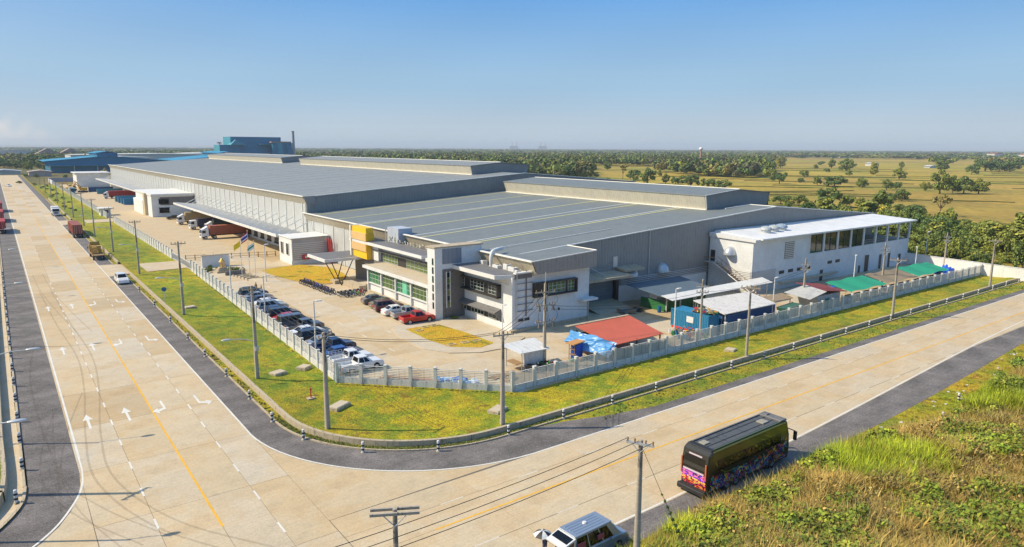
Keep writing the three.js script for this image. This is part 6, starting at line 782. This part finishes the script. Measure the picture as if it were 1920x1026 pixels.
{ // trees standing in the fields and along their near edge, as far as they can be told apart
  const T = [[477, -302, 9.6, 11.5], [602, -356, 7.9, 9.5], [481, -274, 7.5, 6.9], [472, -256, 8.7, 16.4], [479, -240, 8.5, 9.1], [465, -217, 7.5, 6.4], [480, -218, 5.4, 8.3], [640, -289, 11.1, 11.9], [744, -362, 13.1, 9.3], [478, -199, 7, 7.6], [452, -180, 15.4, 12.1], [467, -179, 11.3, 9], [465, -172, 11.2, 11.2], [473, -167, 9.6, 9.6], [928, -371, 18.1, 18.1], [842, -306, 11.1, 14.2], [980, -342, 16.4, 30.5], [983, -328, 12.2, 23.4], [996, -321, 14.6, 21.3], [934, -513, 14.4, 10.8], [818, -431, 16.7, 18.8], [1099, -622, 7.1, 14.3], [678, -354, 6.9, 6.9], [876, -503, 6.8, 6.8], [770, -428, 5, 8], [503, -300, 4.6, 5.9], [1029, -463, 10.2, 8.9], [1005, -519, 6.4, 8.9], [868, -547, 16.2, 9.3], [862, -550, 11.5, 6.9], [303, -167, 10.1, 11.7], [311, -162, 7.1, 7.9], [292, -138, 10.2, 9.5], [373, -166, 6.5, 7.4], [369, -169, 4.6, 5.5], [287, -125, 5.7, 12], [300, -125, 3.3, 3.7], [299, -118, 9.4, 6.9], [308, -154, 5.4, 6.2], [300, -179, 5.9, 7.9], [301, -189, 4.8, 8.8], [449, -572, 12.6, 19], [453, -546, 13.1, 27.7], [452, -524, 9, 18], [439, -470, 7, 14], [431, -421, 13.1, 9.2], [419, -397, 10, 13.8], [392, -357, 12.7, 12.7], [404, -350, 8.1, 7], [402, -339, 6.3, 8], [387, -313, 9.2, 13], [375, -289, 7.7, 11.3], [377, -279, 7.1, 11.2], [509, -449, 7.4, 4.4], [614, -480, 15.2, 10.2], [980, -757, 13.4, 21.5], [753, -519, 19.9, 27.8], [829, -548, 15.1, 19.4], [883, -559, 17, 15.9], [620, -429, 4.1, 5.7], [633, -469, 7.7, 7.7], [553, -424, 7.6, 9.1], [593, -605, 11, 11], [619, -659, 7.9, 6.9], [657, -717, 8.4, 12.7], [623, -694, 9.1, 10.1]];
  const head = t => Math.atan2(t[0], -t[1]), S1 = [...T].sort((a, b) => head(b) - head(a));
  S1.forEach(([x, z, h, w], i) => { const r = w / h, kind = r > 1.15 ? 'spread' : r < .75 ? (rnd() < .5 ? 'tall' : 'thin') : r < .95 ? 'round' : rnd() < .6 ? 'round' : 'bush'; const d = Math.hypot(x, z); tree('field_tree', `${h > 10 ? 'tall' : h > 7 ? 'mid-sized' : 'small'} tree ${d < 360 ? 'at the near field edge' : d < 620 ? 'in the dry fields' : 'far across the fields'}, ${ord(i + 1)} in order from the right edge`, x, z, h * 1.05, w * 1.05, kind, 'trees of the fields'); });
  // dense belt along the plot's right boundary and behind the warehouse
  for (let k = 0; k < 120; k++) { const t = rnd(), x = 178 + rnd() * 62 + (k % 3 ? 0 : rr(0, 25)), z = -46 - rnd() * 78 - (x - 178) * .25; tree('belt_tree', `${['round', 'bushy', 'low bushy', 'slender', 'spreading', 'leafy'][k % 6]} tree of the dense belt behind the boundary wall`, x, z, rr(4.2, 9.2), rr(5, 9), ['round', 'bush', 'bush', 'tall', 'spread', 'bush'][k % 6], 'belt behind the boundary wall'); }
  for (let k = 0; k < 46; k++) { const z = -110 - k * 8.4 + rr(-4, 4), x = 196 + rnd() * 46 + k * 2.2; tree('belt_tree', `${['round', 'slender', 'spreading', 'bushy'][k % 4]} tree in the strip beyond the far side of the warehouses`, x, z, rr(6, 11), rr(5, 10), ['round', 'tall', 'spread', 'bush'][k % 4], 'strip beyond the warehouses'); }
}
{ // shrub layer filling the belt: uncountable
  const [cg] = KINDS.bush[0], im = new THREE.InstancedMesh(cg, treeM, 900), m = new THREE.Matrix4(), c = new THREE.Color(); for (let i = 0; i < 900; i++) { const x = 176 + Math.pow(rnd(), .8) * 90, z = -38 - rnd() * 105 - (x - 176) * .3, s = rr(2.2, 4.6); m.compose(V(x, -.3, z), QU.setFromEuler(EU.set(0, rr(0, 6), 0)), V(s, s * rr(.7, 1.1), s)); im.setMatrixAt(i, m); const k = rr(.7, 1.35), y = rnd(); im.setColorAt(i, c.setRGB(k * lerp(.8, 1.5, y), k * lerp(.85, 1.25, y), k * .8)); } im.name = 'undergrowth'; im.userData.kind = 'stuff'; im.userData.label = 'tangled green undergrowth beyond the boundary wall'; im.castShadow = im.receiveShadow = true; scene.add(im); }
{ // woods out to the horizon
  const forest = (name, label, count, gen, gs) => { const per = Math.ceil(count / gs.length); gs.forEach((g, gi) => { const im = new THREE.InstancedMesh(g, treeM, per), m = new THREE.Matrix4(), c = new THREE.Color(); for (let i = 0; i < per; i++) { const [x, z, h, w] = gen(); m.compose(V(x, -.5, z), QU.setFromEuler(EU.set(0, rr(0, 6), 0)), V(w, h, w)); im.setMatrixAt(i, m); const k = rr(.6, 1.15), y = rnd(); im.setColorAt(i, c.setRGB(k * lerp(.75, 1.25, y), k * lerp(.85, 1.1, y), k * lerp(1.1, .7, y))); } im.name = numbered(name); im.userData.kind = 'stuff'; im.userData.label = label; im.castShadow = im.receiveShadow = true; scene.add(im); }); };
  const low = k => { const cl = []; for (let q = 0; q < 8; q++) cl.push([Math.cos(q * 2.4) * .27, .45 + rnd() * .32, Math.sin(q * 2.4) * .27, rr(.17, .26), .9]); return leafCloud(cl, 210, .17, [G1, G2, G4][k]); };
  const L = [low(0), low(1), low(2)], wood = noise(256, 26, 8), at = (x, z) => wood[(Math.abs(Math.floor(z / 34)) % 256) * 256 + Math.abs(Math.floor(x / 34)) % 256];
  const pt = (d0, d1, p) => { for (;;) { const th = R(-6 + 86 * rnd()), d = d0 * Math.pow(d1 / d0, rnd() ** p), x = Math.sin(th) * d, z = -Math.cos(th) * d, deg = THREE.MathUtils.radToDeg(th); const n = at(x, z); if (deg > 43 && d < 1020) { if (!(d > 560 && deg < 57 && n > .66)) continue; } if (deg > 58 && d < 1500 && n < .68) continue; if (deg > 52 && d < 2100 && n < .45) continue; if (deg < 40 && deg > 6 && d < 640) continue; if (deg < 6.5 && d < 1000) continue; if (deg >= 6 && deg < 23 && d < 1250) continue; if (deg < 48 && n < .16) continue; return [x, z]; } };
  forest('woodland', 'mixed woodland stretching behind the warehouses and fields', 4200, () => { const [x, z] = pt(560, 2000, 1); return [x, z, rr(9, 17), rr(10, 17)]; }, L);
  forest('woodland', 'hazy far woodland along the horizon', 5200, () => { const [x, z] = pt(1700, 9000, .9); const s = 1 + Math.hypot(x, z) / 3200; return [x, z, rr(9, 15), rr(16, 28) * s]; }, L);
}
// ---------- far background ----------
{
  const tealM = mat([.008, .23, .40], .5, { map: streakT }), tealL = mat([.05, .36, .50], .5, { map: streakT }), blueR = mat([.02, .27, .46], .8, { map: sheetRoof }), pale = mat([.66, .66, .64], .7, { map: wallT });
  const hall = (label, x0, x1, z0, z1, h, rise) => { const o = thing('factory_hall', label, 'factory', [0, 0, 0], 0, 'blue factory'); const xm = (x0 + x1) / 2; add('wall', bb(x0, x1, 0, h - 4, z0, z1), tealM, o); add('upper_wall', exZ([[x0 - 4, h - 4], [x1 + 4, h - 4], [x1 + 4, h], [xm, h + rise], [x0 - 4, h]], z1 - .4, z1 + 1), tealM, o); add('roof_slope', [sheet([x0 - 5, h + .2, z0], [xm, h + rise + .3, z0], [xm, h + rise + .3, z1 + 2], [x0 - 5, h + .2, z1 + 2], .5), sheet([xm, h + rise + .3, z0], [x1 + 5, h + .2, z0], [x1 + 5, h + .2, z1 + 2], [xm, h + rise + .3, z1 + 2], .5)], blueR, o); add('ridge_monitor', [bb(xm - 9, xm + 9, h + rise - .5, h + rise + 3.2, z0 + 8, z1 - 3)], tealM, o); add('monitor_roof', [sheet([xm - 10.5, h + rise + 3, z0 + 7], [xm, h + rise + 4.6, z0 + 7], [xm, h + rise + 4.6, z1 - 2], [xm - 10.5, h + rise + 3, z1 - 2], .4), sheet([xm, h + rise + 4.6, z0 + 7], [xm + 10.5, h + rise + 3, z0 + 7], [xm + 10.5, h + rise + 3, z1 - 2], [xm, h + rise + 4.6, z1 - 2], .4)], blueR, o); for (let k = 0; k < 6; k++) add('column', bb(lerp(x0, x1, k / 5) - .4, lerp(x0, x1, k / 5) + .4, 0, h - 4, z1, z1 + .8), M.galv, o); add('canopy_edge', bb(x0, x1, h - 4.4, h - 4, z1, z1 + 6), tealL, o); };
  hall('blue-roofed factory hall with arched ridge left of the warehouse', 44, 142, -880, -800, 11, 5); hall('second blue-roofed factory hall behind the rear warehouse', 160, 262, -900, -806, 11, 5);
  const sh = (label, x0, x1, z0, z1, h, m, rm) => { const o = thing('distant_shed', label, 'shed', [0, 0, 0], 0, 'distant sheds'); add('wall', bb(x0, x1, 0, h, z0, z1), m, o); add('roof', exZ([[x0 - 1, h], [x1 + 1, h], [(x0 + x1) / 2, h + Math.min(1.6, (x1 - x0) * .04 + .6)]], z0 - 1, z1 + 1), rm, o); };
  sh('long pale shed roof behind the first blue hall', 84, 300, -1180, -1090, 14, pale, pale); sh('long pale shed roof further right behind the halls', 240, 330, -1250, -1180, 15, pale, pale); sh('pale teal long roof before the blue plant', 262, 340, -860, -800, 12.5, tealL, tealL); sh('red-roofed house left of the blue factory', 44, 62, -930, -915, 5, pale, mat([.42, .09, .05], .7)); sh('grey flat shed at the left edge behind the road', -4, 20, -800, -780, 3, pale, mat([.45, .47, .5], .6)); sh('pinkish low shed left of the blue hall', 24, 40, -735, -720, 4, mat([.5, .4, .36], .8), mat([.5, .42, .38], .8)); sh('white hangar roof among the trees on the far left', 14, 70, -1800, -1760, 16, pale, pale); sh('white hall at the left of the second blue factory', 96, 160, -1010, -960, 12, pale, pale); sh('white long roof far out on the right horizon', 2050, 2150, -1130, -1100, 8, pale, pale); sh('orange-red roof far out near the right edge', 2290, 2350, -800, -780, 16, pale, mat([.5, .1, .05], .7)); sh('second orange-red roof at the right edge', 2440, 2490, -770, -750, 13, pale, mat([.5, .1, .05], .7)); sh('white farmhouse in the far fields', 1120, 1140, -560, -548, 4, pale, pale); sh('pale low farm roof in the far fields', 1080, 1102, -455, -447, 2.4, pale, pale);
  const g = thing('hilltop_halls', 'two peaked reddish halls on the far left skyline', 'building'); for (const [x, z] of [[88, -1640], [130, -1700]]) { add('hall', bb(x - 18, x + 18, 0, 8, z - 20, z + 20), mat([.3, .22, .18], .8), g); add('roof', exZ([[x - 24, 8], [x + 24, 8], [x + 2, 20], [x - 2, 20]], z - 22, z + 22), mat([.34, .23, .18], .8), g); }
  // tall blue process plant with silos and chimney
  const o = thing('process_plant', 'tall blue-clad process plant rising behind the rear warehouse', 'plant'); const [ax, az] = [249, -1000]; // plant corner
  const blk = (nm, dx, w, dz, d, y0, y1, m) => add(nm, bb(ax + dx, ax + dx + w, y0, y1, az + dz - d, az + dz), m, o);
  blk('tower', 16, 68, 0, 40, 0, 39, tealM); blk('tower_side', 15.4, .6, -1, 38, 0, 38.8, tealL); blk('low_block', 0, 26, 4, 30, 0, 28, tealM); blk('low_block_side', -.6, .6, 4, 30, 0, 28, tealL); add('gable_roof', exZ([[ax + 13, 28], [ax + 34, 28], [ax + 20, 35]], az - 8, az + 8), tealL, o); blk('duct_gallery', 20, 46, 6, 5, 14, 16.5, pale); blk('canopy', 52, 20, 8, 8, 28.5, 29.5, tealL);
  for (let k = 0; k < 4; k++) add('silo', cy(4.6, 4.6, 31, 18, ax + 72 + k * 6.2, 15.5, az + 10 + (k % 2) * 2), k % 3 === 1 ? tealL : tealM, o); add('silo_gallery', bb(ax + 66, ax + 94, 31, 33, az + 6, az + 14), mat([.34, .22, .16], .8), o);
  const ch = thing('chimney', 'slim grey chimney beside the blue plant', 'chimney', [ax + 97, 0, az + 14]); add('stack', cy(2.2, 1.7, 47, 14, 0, 23.5, 0), mat([.30, .33, .38], .7), ch); add('rim', cy(2.1, 2.1, 1, 14, 0, 47, 0), M.grey, ch);
  const p = thing('palm_tree', 'lone palm silhouette standing above the blue plant roof', 'tree', [ax + 8, 0, az - 30]); add('trunk', cy(.6, .4, 31, 8, 0, 15.5, 0), barkM, p); const fr = []; for (let k = 0; k < 16; k++) { const a = k * 2.4; fr.push(strip([[0, 31, 0], [Math.cos(a) * 2, 32.2 - (k % 3), Math.sin(a) * 2], [Math.cos(a) * 3.6, 30.6 - (k % 3), Math.sin(a) * 3.6]], [[0, 30.6, 0], [Math.cos(a + .3) * 2, 31.8 - (k % 3), Math.sin(a + .3) * 2], [Math.cos(a + .1) * 3.7, 30.2 - (k % 3), Math.sin(a + .1) * 3.7]])); } add('crown', fr, mat([.07, .075, .04], .9), p);
  const wt = thing('water_tower', 'slim pink water tower with round tank in the far fields', 'water tower', [690, 0, -545]); add('tank', tf(new THREE.SphereGeometry(2.4, 16, 10), 0, 25.5, 0, 0, 0, 0, [1, .9, 1]), mat([.75, .7, .68], .5), wt); add('column', cy(.9, .9, 24, 12, 0, 12, 0), mat([.5, .27, .24], .6), wt);
  for (const [x, n] of [[4600, 'left'], [4850, 'right']]) { const s = thing('power_station', n + ' hazy power station on the far horizon', 'power station', [x, 0, -6150 + (x - 4600) * .75], -.7); add('block', bx(90, 44, 60, 0, 22, 0), pale, s); add('stack', [cy(7, 5, 92, 8, -24, 46, 0), cy(7, 5, 92, 8, 24, 46, 0)], pale, s); }
  // village trees, pole line and wall at the far left
  for (let k = 0; k < 60; k++) { const x = -30 + rnd() * 90 + (k % 2) * rnd() * 60, z = -905 - rnd() * 620; tree('village_tree', 'village tree on the far left beyond the road bend', x, z, rr(7, 14), rr(8, 15), pick(['round', 'spread', 'bush', 'tall']), 'village trees'); }
  { const w = thing('boundary_wall', 'pale lilac boundary wall across the far yard end', 'wall'); add('wall', bb(31, 62, 0, 3.2, -600, -599.4), mat([.55, .5, .52], .8, { map: wallT }), w); add('wall', bb(31, 31.6, 0, 2.6, -599, -562), mat([.6, .6, .62], .8), w); const e = thing('end_shed', 'lilac-white shed at the far end of the dock canopy', 'shed'); add('wall', bb(42, 60, 0, 8.5, -545, -520), M.wallW, e); add('roof', bb(41, 61, 8.5, 9, -546, -519), M.white, e); add('door', bb(41.9, 42.02, .1, 3.4, -540, -530), mat([.35, .2, .1], .7), e); }
  for (let k = 0; k < 26; k++) { const z = -570 - rnd() * 150, x = rr(12, 130); tree('scrub_bush', 'low bush on the rough ground before the blue factory', x, z, rr(2, 4.5), rr(4, 8), 'bush', 'scrub before the blue factory', 'bush'); }
  for (let k = 0; k < 22; k++) tree('verge_bush', 'low bush on the left road verge towards the bend', rr(21, 27), -330 - k * 12 + rr(-5, 5), rr(.7, 1.6), rr(1.6, 3.4), 'bush', 'verge bushes', 'bush');
  for (let k = 0; k < 9; k++) { const s = [[33.5, -151.5], [34.6, -153.6], [38.3, -152], [39.6, -151.4], [38.8, -149.6], [35, -155], [36.4, -154.4], [40.4, -150], [54.6, -88.0]][k]; tree('court_shrub', k === 8 ? 'clipped shrub at the foot of the office fin' : 'dark clipped shrub around the gilded shrine', s[0], s[1], rr(.8, 1.6), rr(1.0, 1.8), 'bush', 'court shrubs', 'shrub'); }
}
// ---------- roadside weeds in the foreground ----------
const zo = x => x < 40 ? -29.3 + (40 - x) * .06 : lerp(-29.1, -32.9, sm(55, 150, x)); // outer edge of the shoulder
const gy = (x, z) => { const d = Math.max(0, z - zo(x)); return sm(.5, 8, d) * (.6 + .45 * Math.sin(x * .21) * Math.sin(z * .33 + 1) + .35 * Math.sin(x * .71 + 2) * Math.sin(z * .83)); };
{
  const A = []; const nx = 75, nz = 26; const P = []; const pt = (i, j) => { const x = 27 + i * 2, z = lerp(zo(x), 2, Math.pow(j / nz, 1.3)); return [x, gy(x, z) - .012, z]; };
  const gs = []; for (let j = 0; j < nz; j++) { const a = [], b = []; for (let i = 0; i <= nx; i++) { a.push(pt(i, j)); b.push(pt(i, j + 1)); } gs.push(strip(a, b)); } const g = join(gs); vcol(g, (x, y, z) => { const u = n8[(Math.floor(Math.abs(x) * 7) % S) * S + Math.floor(Math.abs(z) * 7) % S]; return l3([.80, .62, .34], [.62, .58, .2], sm(.4, .6, u)); }); struct('verge', g, M.lawn);
  const blades = (n, h, spread, wd, cols, lean) => { const P = [], N = [], C = []; for (let k = 0; k < n; k++) { const a = rnd() * 6.28, d = Math.sqrt(rnd()) * spread, x = Math.cos(a) * d, z = Math.sin(a) * d, b = rnd() * 6.28, H = h * rr(.55, 1.1), lx = Math.cos(b) * lean * H * rr(.3, 1), lz = Math.sin(b) * lean * H * rr(.3, 1), px = -Math.sin(b) * wd, pz = Math.cos(b) * wd, c = cols(rnd()); const v = [[x - px, 0, z - pz], [x + px, 0, z + pz], [x + lx * .4 + px * .8, H * .6, z + lz * .4 + pz * .8], [x + lx * .4 - px * .8, H * .6, z + lz * .4 - pz * .8], [x + lx, H, z + lz]]; for (const i of [0, 1, 2, 0, 2, 3, 3, 2, 4]) { P.push(...v[i]); N.push(Math.cos(b) * -.5, .8, Math.sin(b) * -.5); C.push(...c); } } const g = new THREE.BufferGeometry(); g.setAttribute('position', new THREE.Float32BufferAttribute(P, 3)); g.setAttribute('normal', new THREE.Float32BufferAttribute(N, 3)); g.setAttribute('color', new THREE.Float32BufferAttribute(C, 3)); return g; };
  const straw = greens([.40, .27, .065], [.62, .45, .13]), lime = greens([.30, .38, .012], [.54, .60, .03]), olive = greens([.27, .23, .025], [.46, .38, .05]);
  const sp = [blades(60, .8, .42, .014, straw, 1.0), blades(60, .75, .42, .015, lime, .8), blades(56, .62, .42, .015, olive, 1.05), leafCloud([[0, .3, 0, .32], [.18, .45, .1, .24], [-.15, .42, -.12, .26]], 190, .085, greens([.13, .18, .015], [.30, .36, .03])), leafCloud([[0, .3, 0, .3], [.2, .42, .1, .22], [-.2, .36, -.1, .24]], 160, .075, greens([.26, .19, .06], [.40, .31, .09]))];
  const cnt = [12000, 5200, 9500, 5200, 5200], nm = ['dry_grass', 'green_grass', 'olive_grass', 'leafy_weeds', 'brown_weeds'], lb = ['dry straw grass covering the near roadside', 'bright green grass patches on the near roadside', 'olive grass tufts on the near roadside', 'leafy green weeds tangled on the near roadside', 'browned weeds tangled on the near roadside'];
  const limeSpots = [[54, -25.4, 4.6], [57.5, -23.6, 4.4], [79, -25, 5], [35, -26.5, 1.6]], leafSpots = [[52.6, -27, 2.2], [36, -25, 3], [66, -20, 4], [43, -26, 2.5], [51, -17, 4], [55, -14, 4], [40, -21, 4], [83, -24, 4], [60, -26.5, 3]], near = (L, x, z) => L.reduce((m, [a, b, r]) => Math.max(m, 1 - Math.hypot(x - a, z - b) / r), 0);
  sp.forEach((g, k) => { const im = new THREE.InstancedMesh(g, leafM, cnt[k]), m = new THREE.Matrix4(), c = new THREE.Color(); for (let i = 0; i < cnt[k]; i++) { let x, z, tries = 0; for (;;) { x = 29 + Math.pow(rnd(), 1.35) * 100; z = zo(x) + (x < 56 ? -.1 : .4) + rnd() * Math.min(24, 12 + (x < 75 ? 12 : 0)); const d = z - zo(x), u = n4[(Math.floor(x * 6.3) % S) * S + Math.floor(-z * 6.3 + 900) % S], l = near(limeSpots, x, z), f = near(leafSpots, x, z); let p = [sm(.40, .58, u) * .8 + .12 - l * .9, l * 1.4 + sm(.5, .32, u) * .06, .45 - l * .4, f * 1.0 + .02 - l * .2, sm(.45, .6, u) * .5 + .05 - l * .6][k]; const edge = .3 + 3.6 * sm(54, 74, x) + 1.5 * (u - .5); if (d < edge) p *= .14; if (k > 2 && d < 1.6) p = 0;  if (rnd() < p || ++tries > 60) break; } const d = z - zo(x), big = sm(.1, 1.8, d - 3.2 * sm(54, 74, x)), s = lerp(.26, 1.2, big) * Math.exp(rr(-.55, .5)) * (k > 2 ? 1.2 : 1); m.compose(V(x, gy(x, z) - .04, z), QU.setFromEuler(EU.set(rr(-.15, .15), rr(0, 6.3), rr(-.15, .15))), V(s * 1.1, s * rr(.8, 1.25), s * 1.1)); im.setMatrixAt(i, m); const q = rr(.55, 1.3) * (.7 + .6 * n8[(Math.floor(x * 9) % S) * S + Math.floor(-z * 9 + 900) % S]); im.setColorAt(i, c.setRGB(q * rr(.85, 1.15), q, q * rr(.7, 1.1))); } im.name = nm[k]; im.userData.kind = 'stuff'; im.userData.label = lb[k]; im.castShadow = im.receiveShadow = true; scene.add(im); });
  // shrubs that stand out singly
  const W = leafCloud([[0, .35, 0, .42], [.35, .5, .2, .34], [-.3, .55, .1, .36], [.1, .75, -.2, .32], [-.1, .5, -.35, .3]], 1000, .1, greens([.10, .17, .02], [.28, .36, .035])), W2 = leafCloud([[0, .4, 0, .36], [.3, .6, .1, .28], [-.25, .7, .1, .28], [.05, .95, 0, .24]], 520, .11, greens([.22, .24, .03], [.42, .42, .05])); const st = join([0, 1, 2, 3, 4].map(k => bar([0, -.05, 0], [Math.cos(k * 1.3) * .3, .6, Math.sin(k * 1.3) * .3], .02, .006, 5)));
  const SH = [[52.6, -27.2, 1.5], [42.2, -27.6, 1.35], [36.4, -25.6, 1.7], [34, -27.6, 1.1], [66, -20.4, 1.8], [69, -19.4, 1.5], [51.6, -18.2, 1.6], [55, -15, 1.6], [47.5, -27.8, 1.1], [60.5, -26.8, 1.3], [82, -24.4, 1.6], [39.6, -22.4, 1.8], [74, -22.6, 1.5], [61.5, -20, 1.4], [45, -20.6, 1.5], [88, -26.4, 1.6], [31.6, -28.6, .8], [96, -27.2, 1.7]];
  [...SH].sort((a, b) => Math.atan2(b[0], -b[1]) - Math.atan2(a[0], -a[1])).forEach(([x, z, s], i) => { const o = thing('shrub', `${i % 2 ? 'yellow-green' : 'dark green'} leafy shrub in the roadside weeds, ${ord(i + 1)} from the right edge`, 'shrub', [x, gy(x, z) - .05, z], rr(0, 6), 'roadside shrubs'); for (const [n, g, m] of [['foliage', i % 2 ? W2 : W, leafM], ['stem', st, barkM]]) { const q = new THREE.Mesh(g, m); q.name = n; q.castShadow = q.receiveShadow = true; q.scale.setScalar(s); o.add(q); } });
  // climbing vine on the stay wire
  const vc = []; for (let k = 0; k < 9; k++) { const t = .45 + k * .06; vc.push([lerp(29.9, 33.9, t), lerp(8.2, .1, t), lerp(-26.9, -26.3, t), .06 + k * .012, 1.2]); } const v = new THREE.Mesh(leafCloud(vc, 260, .13, greens([.06, .10, .02], [.14, .2, .04])), leafM); v.name = 'climbing_vine'; tag(v, 'green vine climbing the stay wire of the near pole', 'vine'); v.castShadow = true; scene.add(v);
  // litter on the verge
  for (let k = 0; k < 34; k++) { const x = 52 + rnd() * 58, z = zo(x) + rr(.4, 2.6), o = new THREE.Mesh(uvm(bx(rr(.12, .35), .05, rr(.1, .25), 0, 0, 0, rr(-.2, .2), rr(0, 3), 0)), M.white); o.name = numbered('litter'); tag(o, 'scrap of pale litter on the verge beyond the bus', 'litter', 'roadside litter'); o.position.set(x, gy(x, z) + .03, z); o.castShadow = true; scene.add(o); }
}
{ // tufts along the kerb, fence foot and lawn: too many to count
  const g = leafCloud([[0, .12, 0, .22, .6]], 40, .12, greens([.15, .19, .03], [.34, .34, .07])), n = 2600, im = new THREE.InstancedMesh(g, leafM, n), m = new THREE.Matrix4(), c = new THREE.Color(), L = turn(15.3, 15.0, 22, -330, 166), F = [[31.4, -150], [28.3, -70.9], [42.5, -56.85], [164, -55.7]];
  for (let i = 0; i < n; i++) { let x, z, y = 0; if (i < 1500) { const k = Math.floor(8 + rnd() * (L.length - 9)), t = rnd(); x = lerp(L[k][0], L[k + 1][0], t) + rr(-.25, .3); z = lerp(L[k][1], L[k + 1][1], t) + rr(-.3, .3); if (z < -157 && z > -176) x += 3; } else if (i < 2100) { const k = Math.floor(rnd() * 3), t = rnd(); x = lerp(F[k][0], F[k + 1][0], t) + (k === 0 ? -.3 : k === 1 ? -.25 : 0); z = lerp(F[k][1], F[k + 1][1], t) + (k ? .32 : 0); } else { x = rr(45, 165); z = rr(-47.6, -45.3); } const s = rr(.2, .6); m.compose(V(x, y, z), QU.setFromEuler(EU.set(0, rr(0, 6), 0)), V(s, s * rr(.6, 1.2), s)); im.setMatrixAt(i, m); const k = rr(.6, 1.2); im.setColorAt(i, c.setRGB(k, k, k)); }
  im.name = 'kerb_tufts'; im.userData.kind = 'stuff'; im.userData.label = 'weedy tufts along the kerbs and fence foot'; im.castShadow = im.receiveShadow = true; scene.add(im); }
renderer.render(scene, camera);
